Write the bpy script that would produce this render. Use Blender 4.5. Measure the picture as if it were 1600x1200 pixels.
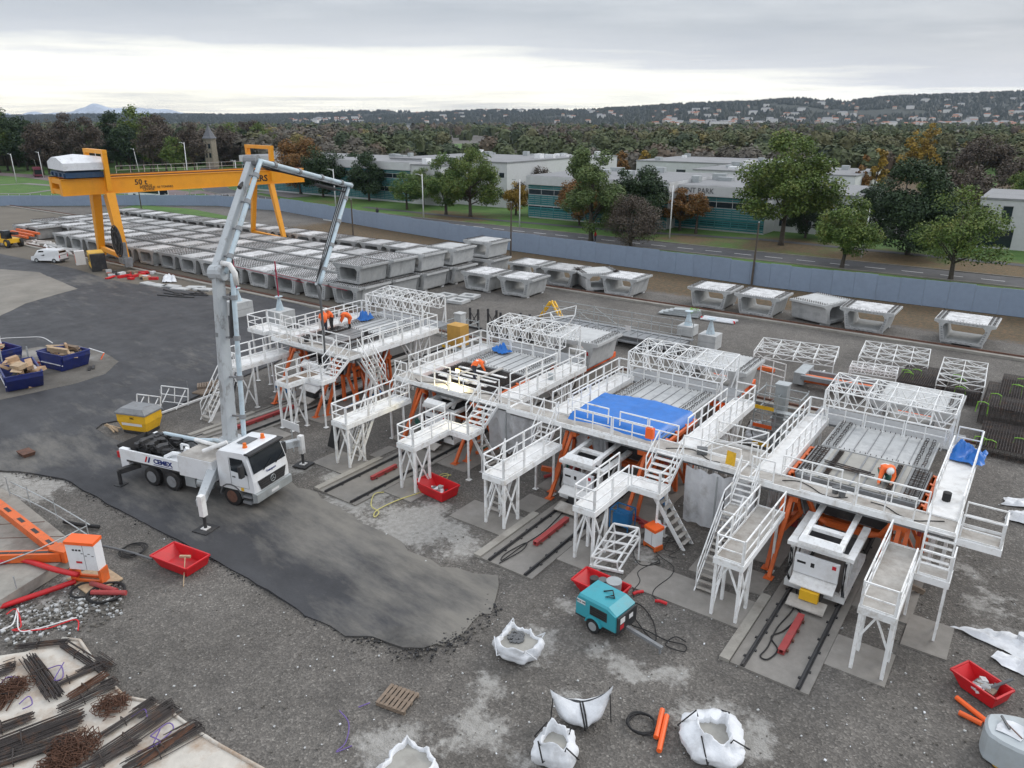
import bpy, bmesh, math, random
import numpy as np
from mathutils import Vector, Matrix, Euler, noise as mnoise
random.seed(7); np.random.seed(7)
PI = math.pi
for o in list(bpy.data.objects): bpy.data.objects.remove(o)
SC = bpy.context.scene
COL = SC.collection
# ---------------------------------------------------------------- camera, world, sun, exposure
# world axes: +X runs along the crane rails, +Y away across the yard, camera above the origin
CAM_H, CAM_F, PITCH, YAW = 19.25, 1155.0, math.radians(19.75), math.radians(36.0)
cd = bpy.data.cameras.new('camera'); cam = bpy.data.objects.new('camera', cd); COL.objects.link(cam)
cam.location = (0, 0, CAM_H); cam.rotation_euler = (PI/2-PITCH, 0, YAW)
cd.sensor_width = 36; cd.lens = 36*CAM_F/1600; cd.clip_start = .5; cd.clip_end = 30000
SC.camera = cam
SUN_AZ, SUN_EL = math.radians(62), math.radians(32)       # azimuth measured from +X towards +Y
w = bpy.data.worlds.new('World'); SC.world = w; w.use_nodes = True
nt = w.node_tree; N = nt.nodes; L = nt.links; N.clear()
out = N.new('ShaderNodeOutputWorld'); bg = N.new('ShaderNodeBackground'); L.new(bg.outputs[0], out.inputs[0])
sky = N.new('ShaderNodeTexSky'); sky.sky_type = 'NISHITA'; sky.sun_disc = False
sky.sun_elevation = SUN_EL; sky.sun_rotation = PI/2-SUN_AZ; sky.air_density = 1.5; sky.dust_density = 3
tc = N.new('ShaderNodeTexCoord'); sep = N.new('ShaderNodeSeparateXYZ'); L.new(tc.outputs['Generated'], sep.inputs[0])
def wm(op, a, b=None, c=None, clamp=False):
    n = N.new('ShaderNodeMath'); n.operation = op; n.use_clamp = clamp
    for i, x in enumerate((a, b, c)):
        if x is None: continue
        if isinstance(x, (int, float)): n.inputs[i].default_value = x
        else: L.new(x, n.inputs[i])
    return n.outputs[0]
zz = wm('MAXIMUM', sep.outputs[2], 0.0)
den = wm('ADD', zz, 0.035)
cx = wm('DIVIDE', sep.outputs[0], den); cy = wm('DIVIDE', sep.outputs[1], den)
cmb = N.new('ShaderNodeCombineXYZ'); L.new(cx, cmb.inputs[0]); L.new(cy, cmb.inputs[1])
mp = N.new('ShaderNodeMapping'); mp.inputs['Rotation'].default_value = (0, 0, -YAW); L.new(cmb.outputs[0], mp.inputs[0])
mp2 = N.new('ShaderNodeMapping'); mp2.inputs['Scale'].default_value = (.20, .27, 1); L.new(mp.outputs[0], mp2.inputs[0])
nz = N.new('ShaderNodeTexNoise'); nz.inputs['Scale'].default_value = 1.0; nz.inputs['Detail'].default_value = 7; nz.inputs['Roughness'].default_value = .58
nz.inputs['Distortion'].default_value = .5
L.new(mp2.outputs[0], nz.inputs['Vector'])
def ramp(inp, stops, interp='LINEAR'):
    r = N.new('ShaderNodeValToRGB'); r.color_ramp.interpolation = interp
    e = r.color_ramp.elements
    while len(e) < len(stops): e.new(.5)
    for k, (p, c) in enumerate(stops):
        e[k].position = p; e[k].color = (*c, 1)
    L.new(inp, r.inputs[0]); return r.outputs[0]
# overcast: grey sheets above, a pale warm gap over the horizon
nz2 = N.new('ShaderNodeTexNoise'); nz2.inputs['Scale'].default_value = 3.2; nz2.inputs['Detail'].default_value = 6; nz2.inputs['Roughness'].default_value = .6; L.new(mp2.outputs[0], nz2.inputs['Vector'])
az = wm('ADD', wm('MULTIPLY', sep.outputs[0], math.cos(YAW)), wm('MULTIPLY', sep.outputs[1], math.sin(YAW)))     # the cloud sheet reaches lower to one side
elev = wm('ADD', wm('ADD', zz, wm('MULTIPLY', wm('MINIMUM', wm('MAXIMUM', wm('ADD', az, .02), 0.0), .5), .085)), wm('ADD', wm('MULTIPLY', wm('SUBTRACT', nz.outputs[0], .5), .10), wm('MULTIPLY', wm('SUBTRACT', nz2.outputs[0], .5), .045)))
gap = ramp(elev, [(.0, (.80, .75, .63)), (.028, (.95, .905, .75)), (.062, (.89, .87, .78)), (.086, (.47, .49, .52)), (.12, (.37, .395, .43)), (.17, (.40, .425, .46)), (.5, (.74, .77, .82))])
sheets = ramp(wm('ADD', wm('MULTIPLY', nz.outputs[0], .6), wm('MULTIPLY', nz2.outputs[0], .4)), [(.30, (.72, .75, .80)), (.5, (1, 1, 1)), (.68, (1.25, 1.22, 1.18))])
mul = N.new('ShaderNodeMix'); mul.data_type = 'RGBA'; mul.blend_type = 'MULTIPLY'; mul.inputs[0].default_value = 1
L.new(gap, mul.inputs[6]); L.new(sheets, mul.inputs[7])
nis = N.new('ShaderNodeMix'); nis.data_type = 'RGBA'; nis.blend_type = 'MULTIPLY'; nis.inputs[0].default_value = 1
L.new(sky.outputs[0], nis.inputs[6]); nis.inputs[7].default_value = (.08, .08, .08, 1)
mx = N.new('ShaderNodeMix'); mx.data_type = 'RGBA'; mx.inputs[0].default_value = .93
scl = N.new('ShaderNodeMix'); scl.data_type = 'RGBA'; scl.blend_type = 'MULTIPLY'; scl.inputs[0].default_value = 1
L.new(mul.outputs[2], scl.inputs[6]); scl.inputs[7].default_value = (11, 11, 11, 1)
L.new(sky.outputs[0], mx.inputs[6]); L.new(scl.outputs[2], mx.inputs[7]); L.new(mx.outputs[2], bg.inputs[0])
bg.inputs[1].default_value = .1
sd = bpy.data.lights.new('sun', 'SUN'); sd.energy = .9; sd.angle = math.radians(25); sd.color = (1, .96, .9)
so = bpy.data.objects.new('sun', sd); COL.objects.link(so)
sv = Vector((math.cos(SUN_EL)*math.cos(SUN_AZ), math.cos(SUN_EL)*math.sin(SUN_AZ), math.sin(SUN_EL)))
so.rotation_euler = sv.to_track_quat('Z', 'Y').to_euler(); so.location = (0, 0, 60)
SC.view_settings.view_transform = 'Standard'; SC.view_settings.look = 'None'
SC.view_settings.gamma = 1; SC.view_settings.use_curve_mapping = False; SC.view_settings.exposure = 0.55
SC.render.engine = 'CYCLES'
SC.cycles.max_bounces = 6; SC.cycles.diffuse_bounces = 3; SC.cycles.volume_bounces = 0; SC.cycles.transparent_max_bounces = 4

# ---------------------------------------------------------------- helpers
_s, _c = math.sin(PITCH), math.cos(PITCH)
_sy, _cy = math.sin(YAW), math.cos(YAW)
def at(px, py, z=0.0):
    """the point at height z that the photograph shows at pixel (px, py)"""
    u = (px-800)/CAM_F; v = (600-py)/CAM_F
    t = (z-CAM_H)/(-_s+v*_c); x, y = u*t, (_c+v*_s)*t
    return Vector((x*_cy-y*_sy, x*_sy+y*_cy, z))
def dirv(px):                       # horizontal unit vector of an image column at the horizon
    x = (px-800)/CAM_F
    v = Vector((x*_cy-_sy, x*_sy+_cy, 0)); return v
def cache(fn):
    memo = {}
    def g(*a):
        if a not in memo: memo[a] = fn(*a)
        return memo[a]
    return g
class MB:
    def __init__(s): s.v = []; s.f = []; s.m = []
    def add(s, vs, fs, mi=0):
        n = len(s.v); s.v += [tuple(p) for p in vs]
        s.f += [tuple(i+n for i in f) for f in fs]; s.m += [mi]*len(fs)
        return s
    def box(s, c, d, rz=0, mi=0, M=None):
        hx, hy, hz = d[0]/2, d[1]/2, d[2]/2
        vs = [Vector((x*hx, y*hy, z*hz)) for z in (-1, 1) for y in (-1, 1) for x in (-1, 1)]
        if M is None: M = Matrix.Rotation(rz, 3, 'Z')
        vs = [M @ p + Vector(c) for p in vs]
        return s.add(vs, [(0, 2, 3, 1), (4, 5, 7, 6), (0, 1, 5, 4), (2, 6, 7, 3), (0, 4, 6, 2), (1, 3, 7, 5)], mi)
    def slab(s, x0, x1, y0, y1, z0, z1, mi=0):
        return s.box(((x0+x1)/2, (y0+y1)/2, (z0+z1)/2), (x1-x0, y1-y0, z1-z0), 0, mi)
    def bar(s, p, q, w=.05, h=None, mi=0, w2=None, h2=None):
        p, q = Vector(p), Vector(q); h = w if h is None else h
        d = (q-p)
        if d.length < 1e-6: return s
        d.normalize()
        up = Vector((0, 0, 1)) if abs(d.z) < .95 else Vector((0, 1, 0))
        x = d.cross(up).normalized(); y = x.cross(d).normalized()
        w2 = w if w2 is None else w2; h2 = h if h2 is None else h2
        vs = [p-x*w/2-y*h/2, p+x*w/2-y*h/2, p+x*w/2+y*h/2, p-x*w/2+y*h/2,
              q-x*w2/2-y*h2/2, q+x*w2/2-y*h2/2, q+x*w2/2+y*h2/2, q-x*w2/2+y*h2/2]
        return s.add(vs, [(0, 1, 2, 3), (7, 6, 5, 4), (0, 4, 5, 1), (1, 5, 6, 2), (2, 6, 7, 3), (3, 7, 4, 0)], mi)
    def tube(s, pts, r=.03, n=6, mi=0, cap=True):
        pts = [Vector(p) for p in pts]; R = r if isinstance(r, (list, tuple)) else [r]*len(pts)
        rings = []; prev = None
        for i, p in enumerate(pts):
            d = (pts[min(i+1, len(pts)-1)]-pts[max(i-1, 0)])
            d = d.normalized() if d.length > 1e-9 else Vector((0, 0, 1))
            if prev is None:
                up = Vector((0, 0, 1)) if abs(d.z) < .9 else Vector((1, 0, 0))
                x = d.cross(up).normalized()
            else:
                x = (prev-d*prev.dot(d)); x = x.normalized() if x.length > 1e-6 else d.orthogonal().normalized()
            prev = x; y = d.cross(x)
            rings.append([p+(x*math.cos(2*PI*k/n)+y*math.sin(2*PI*k/n))*R[i] for k in range(n)])
        return s.loft(rings, cap, mi)
    def loft(s, rings, cap=True, mi=0, closed=True):
        n = len(rings[0]); vs = [p for r in rings for p in r]; fs = []
        for i in range(len(rings)-1):
            for k in range(n if closed else n-1):
                a, b = i*n+k, i*n+(k+1) % n
                fs.append((a, b, b+n, a+n))
        if cap and closed:
            fs.append(tuple(range(n-1, -1, -1))); fs.append(tuple((len(rings)-1)*n+k for k in range(n)))
        return s.add(vs, fs, mi)
    def prism(s, poly, ext, mi=0):
        poly = [Vector(p) for p in poly]; e = Vector(ext)
        return s.loft([poly, [p+e for p in poly]], True, mi)
    def cyl(s, p, q, r, n=12, mi=0, r2=None):
        return s.tube([p, q], [r, r if r2 is None else r2], n, mi)
    def xf(s, M):
        s.v = [tuple(M @ Vector(p)) for p in s.v]; return s
    def mesh(s, name, mats, off=None, smooth=False):
        me = bpy.data.meshes.new(name)
        v = s.v if off is None else [(p[0]-off[0], p[1]-off[1], p[2]-off[2]) for p in s.v]
        me.from_pydata(v, [], s.f)
        for m in (mats if isinstance(mats, (list, tuple)) else [mats]): me.materials.append(m)
        if any(s.m): me.polygons.foreach_set('material_index', s.m)
        if smooth: me.polygons.foreach_set('use_smooth', [True]*len(s.f))
        me.update(); return me
    def build(s, name, mats, parent=None, smooth=False, local=False, label=None):
        """one mesh object; coordinates are the parent's own when local, else the world's"""
        off = None
        if parent is not None and not local: off = wpos(parent)
        return link(name, s.mesh(name, mats, off, smooth), parent, label=label)
def wpos(o):
    p = Vector((0, 0, 0))
    while o is not None: p = p+o.location; o = o.parent
    return p
def link(name, data, parent=None, loc=None, rot=None, label=None):
    o = bpy.data.objects.new(name, data); COL.objects.link(o)
    if parent is not None: o.parent = parent
    if loc is not None: o.location = loc
    if rot is not None: o.rotation_euler = rot
    if label: o['label'] = label
    return o
def tag(o, label, cat, group=None):
    o['label'] = label; o['category'] = cat
    if group: o['group'] = group
    return o
def thing(name, label, cat, loc=(0, 0, 0), rz=0, group=None):
    o = bpy.data.objects.new(name, None); COL.objects.link(o); o.empty_display_size = .3
    o.location = loc; o.rotation_euler = (0, 0, rz)
    return tag(o, label, cat, group)
def struct(o): o['kind'] = 'structure'; return o
def stuff(o): o['kind'] = 'stuff'; return o
def dup(root, loc=None, rz=None, label=None, group=None):
    def cp(o, par):
        c = o.copy(); COL.objects.link(c)
        if par is not None: c.parent = par
        for ch in list(o.children): cp(ch, c)
        return c
    r = cp(root, None)
    if loc is not None: r.location = loc
    if rz is not None: r.rotation_euler = (0, 0, rz)
    if label: r['label'] = label
    if group: r['group'] = group
    return r
ORD = ['first', 'second', 'third', 'fourth', 'fifth', 'sixth', 'seventh', 'eighth', 'ninth', 'tenth', 'eleventh', 'twelfth', 'thirteenth',
       'fourteenth', 'fifteenth', 'sixteenth', 'seventeenth', 'eighteenth', 'nineteenth', 'twentieth', 'twenty first', 'twenty second', 'twenty third', 'twenty fourth']

# ---------------------------------------------------------------- materials
def newmat(name):
    m = bpy.data.materials.new(name); m.use_nodes = True
    return m, m.node_tree.nodes, m.node_tree.links, m.node_tree.nodes['Principled BSDF']
def mat(name, col, rough=.7, metal=0., var=.12, scale=2., dirt=None, damt=.5, dscale=1.2, dlo=.52, dhi=.66, bump=0., bscale=25., obvar=.06, stretch=None):
    """painted or mineral surface: base colour, broad mottling, patchy dirt and fine relief"""
    m, n, l, p = newmat(name)
    tcn = n.new('ShaderNodeTexCoord'); oi = n.new('ShaderNodeObjectInfo')
    mul = n.new('ShaderNodeVectorMath'); mul.operation = 'MULTIPLY_ADD'
    mul.inputs[0].default_value = (1, 1, 1)
    cb = n.new('ShaderNodeCombineXYZ')
    for k, f in enumerate((37., 91., 53.)):
        q = n.new('ShaderNodeMath'); q.operation = 'MULTIPLY'; q.inputs[1].default_value = f
        l.new(oi.outputs['Random'], q.inputs[0]); l.new(q.outputs[0], cb.inputs[k])
    ad = n.new('ShaderNodeVectorMath'); ad.operation = 'ADD'
    l.new(tcn.outputs['Object'], ad.inputs[0]); l.new(cb.outputs[0], ad.inputs[1]); vec = ad.outputs[0]
    if stretch:
        mp = n.new('ShaderNodeMapping'); mp.inputs['Scale'].default_value = stretch; l.new(vec, mp.inputs[0]); vec = mp.outputs[0]
    nz = n.new('ShaderNodeTexNoise'); nz.inputs['Scale'].default_value = scale; nz.inputs['Detail'].default_value = 6; nz.inputs['Roughness'].default_value = .62
    l.new(vec, nz.inputs['Vector'])
    mr = n.new('ShaderNodeMapRange'); mr.inputs[1].default_value = .3; mr.inputs[2].default_value = .7
    mr.inputs[3].default_value = 1-var; mr.inputs[4].default_value = 1+var; l.new(nz.outputs[0], mr.inputs[0])
    ov = n.new('ShaderNodeMapRange'); ov.inputs[3].default_value = 1-obvar; ov.inputs[4].default_value = 1+obvar; l.new(oi.outputs['Random'], ov.inputs[0])
    mm = n.new('ShaderNodeMath'); mm.operation = 'MULTIPLY'; l.new(mr.outputs[0], mm.inputs[0]); l.new(ov.outputs[0], mm.inputs[1])
    vm = n.new('ShaderNodeVectorMath'); vm.operation = 'SCALE'; vm.inputs[0].default_value = col; l.new(mm.outputs[0], vm.inputs['Scale'])
    colout = vm.outputs[0]
    if dirt:
        dz = n.new('ShaderNodeTexNoise'); dz.inputs['Scale'].default_value = dscale; dz.inputs['Detail'].default_value = 8; dz.inputs['Roughness'].default_value = .7
        l.new(vec, dz.inputs['Vector'])
        dr = n.new('ShaderNodeMapRange'); dr.inputs[1].default_value = dlo; dr.inputs[2].default_value = dhi; dr.inputs[4].default_value = damt
        l.new(dz.outputs[0], dr.inputs[0])
        mx = n.new('ShaderNodeMix'); mx.data_type = 'RGBA'; l.new(dr.outputs[0], mx.inputs[0]); l.new(colout, mx.inputs[6]); mx.inputs[7].default_value = (*dirt, 1)
        colout = mx.outputs[2]
    l.new(colout, p.inputs['Base Color'])
    p.inputs['Roughness'].default_value = rough; p.inputs['Metallic'].default_value = metal
    if bump:
        bz = n.new('ShaderNodeTexNoise'); bz.inputs['Scale'].default_value = bscale; bz.inputs['Detail'].default_value = 4; l.new(vec, bz.inputs['Vector'])
        b = n.new('ShaderNodeBump'); b.inputs['Strength'].default_value = bump; b.inputs['Distance'].default_value = .05
        l.new(bz.outputs[0], b.inputs['Height']); l.new(b.outputs[0], p.inputs['Normal'])
    return m
M = {}
M['white'] = mat('white_paint', (.82, .83, .83), .5, dirt=(.42, .37, .31), damt=.6, dscale=2.2, var=.06, dlo=.5, dhi=.68)
M['white_floor'] = mat('white_steel_floor', (.76, .76, .75), .6, dirt=(.33, .29, .25), damt=.5, dscale=1.3, dlo=.5, dhi=.68, var=.08, bump=.1)
M['mortar_floor'] = mat('mortar_stained_floor', (.43, .41, .38), .8, dirt=(.23, .2, .17), damt=.75, dscale=1.2, dlo=.42, dhi=.66, var=.12, bump=.2)
M['concrete'] = mat('cast_concrete', (.37, .38, .38), .85, dirt=(.2, .205, .21), damt=.6, dscale=1.1, dlo=.48, dhi=.7, var=.14, bump=.15, obvar=.2, stretch=(1, 1, .45))
M['concrete_pale'] = mat('pale_concrete', (.47, .48, .48), .85, dirt=(.27, .28, .29), damt=.55, dscale=.9, var=.1, bump=.1, obvar=.06)
M['concrete_top'] = mat('roughened_slab_top', (.53, .535, .54), .9, dirt=(.24, .24, .24), damt=.85, dscale=1.5, dlo=.44, dhi=.68, var=.12, bump=.4, bscale=14, obvar=.28)
M['wet_concrete'] = mat('fresh_wet_concrete', (.33, .32, .29), .45, dirt=(.22, .21, .19), damt=.6, dscale=.8, var=.1, bump=.1)
M['slab'] = mat('foundation_concrete', (.245, .23, .21), .6, dirt=(.15, .14, .125), damt=.75, dscale=.35, dlo=.42, dhi=.7, var=.14, bump=.15)
M['rail_conc'] = mat('rail_beam_concrete', (.30, .285, .255), .9, dirt=(.17, .15, .13), damt=.6, dscale=.7, var=.12)
M['rust'] = mat('rusty_steel', (.13, .065, .045), .85, var=.3, scale=4, dirt=(.06, .04, .035), damt=.7)
M['rebar'] = mat('dark_reinforcement_steel', (.06, .052, .05), .75, .3, var=.3, scale=3, dirt=(.15, .075, .04), damt=.6, dscale=2)
M['rebar_rust'] = mat('rusted_reinforcement', (.095, .045, .027), .85, var=.3, scale=5)
M['orange'] = mat('orange_paint', (.66, .13, .025), .5, dirt=(.28, .1, .05), damt=.5, dscale=1.6, var=.08)
M['orange_bright'] = mat('bright_orange_plastic', (.85, .13, .02), .5, var=.06)
M['crane'] = mat('crane_yellow_paint', (.80, .33, .012), .45, dirt=(.5, .2, .02), damt=.35, dscale=.5, var=.05)
M['yellow'] = mat('yellow_paint', (.80, .46, .02), .5, dirt=(.4, .24, .05), damt=.5, dscale=1.5, var=.06)
M['red'] = mat('red_paint', (.55, .012, .018), .45, dirt=(.3, .03, .03), damt=.5, dscale=1.4, var=.1)
M['red_worn'] = mat('worn_red_steel', (.36, .05, .05), .7, dirt=(.16, .06, .055), damt=.7, dscale=2, var=.15)
M['truck'] = mat('truck_white_paint', (.76, .78, .80), .3, dirt=(.5, .48, .45), damt=.35, dscale=.9, var=.03)
M['boom'] = mat('boom_grey_paint', (.45, .48, .50), .45, dirt=(.16, .15, .14), damt=.65, dscale=1.5, dlo=.55, dhi=.63, var=.08, stretch=(1, 1, .6))
M['pipe'] = mat('pale_blue_pipe', (.48, .58, .64), .4, dirt=(.3, .3, .3), damt=.5, dscale=1.6, var=.06)
M['grey'] = mat('grey_steel', (.24, .25, .26), .55, .2, dirt=(.12, .1, .09), damt=.5, var=.12)
M['galv'] = mat('galvanised_steel', (.42, .45, .46), .45, .4, var=.12, dirt=(.25, .25, .25), damt=.4)
M['dark'] = mat('dark_greasy_steel', (.03, .03, .032), .6, var=.3, dirt=(.1, .09, .08), damt=.5)
M['black'] = mat('black_rubber', (.016, .016, .017), .75, var=.2, dirt=(.07, .065, .06), damt=.4)
M['plastic_grey'] = mat('dark_grey_plastic', (.12, .125, .13), .55, var=.08)
M['glass'] = mat('dark_glass', (.012, .016, .02), .08, var=.05)
M['brick_red'] = mat('clay_red', (.3, .1, .07), .85, var=.2)
M['blue_tarp'] = mat('blue_tarpaulin', (.010, .15, .52), .45, var=.12, scale=2, bump=.2, bscale=5)
M['navy'] = mat('navy_skip_paint', (.018, .03, .16), .45, dirt=(.06, .06, .09), damt=.6, dscale=1.3, var=.15)
M['tealpaint'] = mat('turquoise_paint', (.04, .33, .40), .4, dirt=(.1, .22, .24), damt=.4, var=.06)
M['cloth'] = mat('white_woven_bag', (.72, .74, .77), .75, dirt=(.4, .4, .4), damt=.5, dscale=1.4, var=.06, bump=.5, bscale=6)
M['cloth_dirty'] = mat('soiled_white_sheet', (.62, .63, .65), .75, dirt=(.3, .28, .26), damt=.6, dscale=.9, var=.1, bump=.5, bscale=4)
M['sheet_beige'] = mat('stained_ground_sheet', (.52, .49, .44), .8, dirt=(.30, .19, .11), damt=.75, dscale=.8, dlo=.46, var=.12, bump=.4, bscale=2.5)
M['wood'] = mat('weathered_wood', (.21, .16, .12), .85, var=.25, scale=6, dirt=(.1, .08, .06), damt=.5, stretch=(1, 1, 1))
M['wood_new'] = mat('pale_timber', (.42, .31, .2), .8, var=.2, scale=5)
M['cardboard'] = mat('cardboard', (.42, .28, .17), .85, var=.15, scale=3, dirt=(.25, .16, .1), damt=.4)
M['hivis'] = mat('orange_workwear', (.9, .16, .03), .7, var=.08, bump=.3, bscale=14)
M['reflective'] = mat('silver_reflective_band', (.7, .72, .7), .4, var=.05)
M['navycloth'] = mat('dark_workwear', (.035, .04, .06), .85, var=.2, bump=.3, bscale=14)
M['greencloth'] = mat('dark_green_workwear', (.03, .13, .10), .8, var=.2)
M['skin'] = mat('skin', (.45, .26, .18), .6, var=.05)
M['helmet'] = mat('white_helmet', (.78, .78, .77), .35, var=.03)
M['helmet_orange'] = mat('orange_helmet', (.85, .14, .03), .35, var=.03)
M['green'] = mat('lime_strap', (.2, .45, .04), .6, var=.1)
M['purple'] = mat('violet_strap', (.15, .10, .30), .7, var=.15)
M['hose_yellow'] = mat('yellow_hose', (.55, .5, .18), .6, var=.08)
M['fence'] = mat('grey_blue_hoarding', (.235, .30, .40), .6, dirt=(.2, .25, .33), damt=.4, dscale=.3, var=.05, obvar=.025)
M['render_white'] = mat('white_render', (.55, .56, .57), .85, dirt=(.42, .42, .42), damt=.4, dscale=.2, var=.05)
M['roof_grey'] = mat('grey_flat_roof', (.24, .245, .255), .9, dirt=(.16, .16, .16), damt=.5, dscale=.15, var=.1)
M['louvre'] = mat('teal_glass_louvre', (.06, .24, .27), .3, var=.15, scale=.4)
M['window'] = mat('window_glass', (.02, .03, .035), .1, var=.2)
M['terracotta'] = mat('terracotta_roof', (.32, .14, .085), .9, var=.25)
M['stone'] = mat('tower_stone', (.27, .235, .19), .9, var=.2)
M['slate'] = mat('slate_roof', (.12, .125, .14), .7, var=.15)
M['pole_white'] = mat('white_lamp_paint', (.74, .75, .76), .4, var=.03)
M['timber_pole'] = mat('dark_timber_pole', (.085, .07, .055), .9, var=.2)
M['carpaint_dark'] = mat('dark_car_paint', (.02, .02, .025), .25, var=.05)
M['carpaint_grey'] = mat('grey_car_paint', (.25, .26, .27), .3, var=.05)
M['carpaint_blue'] = mat('blue_car_paint', (.03, .12, .4), .3, var=.05)
M['bus_red'] = mat('dark_red_bus_paint', (.16, .03, .05), .35, var=.05)
M['amber'] = mat('amber_plastic', (.8, .17, .02), .3, var=.03)
M['print_black'] = mat('black_print', (.012, .012, .014), .6, var=.05)
M['print_blue'] = mat('blue_print', (.015, .03, .16), .6, var=.05)
M['print_red'] = mat('red_print', (.5, .02, .03), .6, var=.05)
M['print_white'] = mat('white_print', (.7, .7, .7), .6, var=.05)
M['bluebox'] = mat('blue_machine_paint', (.02, .16, .38), .45, var=.1)
M['rope_red'] = mat('crimson_sling', (.32, .02, .05), .7, var=.1)
def leafmat(name, cols, trans=0.0):
    m, n, l, p = newmat(name)
    g = n.new('ShaderNodeNewGeometry'); r = n.new('ShaderNodeValToRGB'); e = r.color_ramp.elements
    while len(e) < len(cols): e.new(.5)
    for k, c in enumerate(cols): e[k].position = k/(len(cols)-1); e[k].color = (*c, 1)
    tcn = n.new('ShaderNodeTexCoord'); nz = n.new('ShaderNodeTexNoise'); nz.inputs['Scale'].default_value = .55; nz.inputs['Detail'].default_value = 2
    l.new(tcn.outputs['Object'], nz.inputs['Vector'])
    a = n.new('ShaderNodeMath'); a.operation = 'MULTIPLY_ADD'; a.inputs[1].default_value = 1.8; a.inputs[2].default_value = -.65; l.new(nz.outputs[0], a.inputs[0])
    b = n.new('ShaderNodeMath'); b.operation = 'MULTIPLY_ADD'; b.inputs[1].default_value = .5; l.new(g.outputs['Random Per Island'], b.inputs[0]); l.new(a.outputs[0], b.inputs[2]); b.use_clamp = True
    l.new(b.outputs[0], r.inputs[0]); l.new(r.outputs[0], p.inputs['Base Color']); p.inputs['Roughness'].default_value = .75
    return m
LF = {
 'green': leafmat('mid_green_leaves', [(.04, .085, .018), (.07, .135, .028), (.115, .185, .04), (.16, .18, .05)]),
 'olive': leafmat('olive_green_leaves', [(.05, .09, .018), (.085, .14, .026), (.13, .18, .035), (.17, .18, .04)]),
 'dark': leafmat('dark_evergreen_leaves', [(.014, .032, .012), (.026, .055, .018), (.042, .072, .024)]),
 'autumn': leafmat('autumn_orange_leaves', [(.09, .06, .02), (.17, .09, .025), (.24, .11, .025), (.12, .1, .03)]),
 'yellow': leafmat('yellow_autumn_leaves', [(.16, .11, .025), (.30, .20, .03), (.38, .25, .04)]),
 'brown': leafmat('bare_brown_twigs', [(.05, .04, .03), (.085, .065, .05), (.11, .085, .06)]),
 'pale': leafmat('pale_birch_leaves', [(.06, .095, .03), (.10, .15, .045), (.15, .19, .06)]),
}
M['bark'] = mat('tree_bark', (.075, .062, .05), .9, var=.3, scale=5)
# ================================================================ SETTING
from mathutils.geometry import delaunay_2d_cdt
def blobmask(xy, blobs):
    r = np.zeros(len(xy))
    for (x, y, rad, amt) in blobs:
        d = np.sqrt((xy[:, 0]-x)**2+(xy[:, 1]-y)**2)/rad
        r = np.maximum(r, amt*np.clip(1.25-d, 0, 1))
    return r
def wblobs(lst): return [(at(px, py).x, at(px, py).y, r, a) for px, py, r, a in lst]
DUST = wblobs([(640, 815, 3.4, 1), (560, 775, 2.6, 1), (720, 850, 2.2, .8), (600, 740, 2.4, .9), (540, 745, 2, .8), (690, 830, 2, .9), (470, 730, 1.5, .8), (790, 850, 1.2, .7), (830, 1010, 1.6, .9), (900, 945, 1.0, .8), (855, 960, .8, .6),
  (935, 1010, .9, .8), (975, 1045, .9, .9), (890, 1090, .8, .8), (770, 1065, 1.1, .8), (600, 1165, 1.6, .95), (690, 1165, 1.0, .8), (750, 1130, 1.5, .85), (830, 1185, 1.0, .7),
  (1110, 1120, 1.6, 1), (1180, 1150, 1.3, .95), (1060, 1075, .5, .6), (1050, 1050, .8, .9), (1000, 1060, .5, .6), (560, 1050, 1.5, .45), (1540, 940, 1.8, .7), (1500, 880, 2.2, .55), (1580, 990, 1.5, .6),
  (60, 760, 2.4, .9), (20, 745, 2.6, .8), (90, 800, 1.2, .5), (60, 950, 2.2, .75), (120, 905, 1.4, .7), (160, 600, 1.6, .95), (142, 560, 1.5, .8), (175, 590, 1.3, .7), (50, 553, 2.2, .9),
  (890, 770, 1.2, .6), (1010, 860, 2.0, .7), (1140, 590, 2.2, .7), (700, 640, 2, .5), (980, 700, 1.5, .5), (1090, 840, 1.5, .4), (1420, 890, 1.2, .6), (330, 690, 1.2, .5), (1200, 560, 2.5, .3), (870, 480, 3, .25)])
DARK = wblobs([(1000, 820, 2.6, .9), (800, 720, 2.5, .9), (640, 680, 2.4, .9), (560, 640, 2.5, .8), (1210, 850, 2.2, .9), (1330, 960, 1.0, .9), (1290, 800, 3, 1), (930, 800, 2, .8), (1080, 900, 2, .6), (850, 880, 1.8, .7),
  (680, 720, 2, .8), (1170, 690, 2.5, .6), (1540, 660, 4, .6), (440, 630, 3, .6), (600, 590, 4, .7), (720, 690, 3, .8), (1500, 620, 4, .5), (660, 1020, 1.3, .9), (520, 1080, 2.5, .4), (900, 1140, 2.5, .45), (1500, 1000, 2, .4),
  (1380, 1010, 1.4, .6), (1020, 760, 3.4, .8), (300, 700, 1.5, .5), (640, 780, 1.2, .4)])  # damp ground; beneath the decks also shade put into the colour
def grid_axis(lo, hi, step, far, grow=1.35):
    xs = list(np.arange(lo, hi+1e-6, step)); d = step; x = xs[-1]; right = []
    while x < far: d *= grow; x += d; right.append(x)
    d = step; x = lo; left = []
    while x > -far: d *= grow; x -= d; left.append(x)
    return np.array(left[::-1]+xs+right)
gx = grid_axis(-75, 30, .5, 9000); gy = grid_axis(5, 75, .5, 9000)
X, Y = np.meshgrid(gx, gy); nxg, nyg = len(gx), len(gy)
xy = np.stack([X.ravel(), Y.ravel()], 1)
rough = (np.array([mnoise.noise((x*.35, y*.35, 0)) for x, y in xy])*.05+np.array([mnoise.noise((x*1.3, y*1.3, 3)) for x, y in xy])*.02)
near = (np.abs(xy[:, 0]+22) < 54) & (xy[:, 1] < 76)
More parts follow.
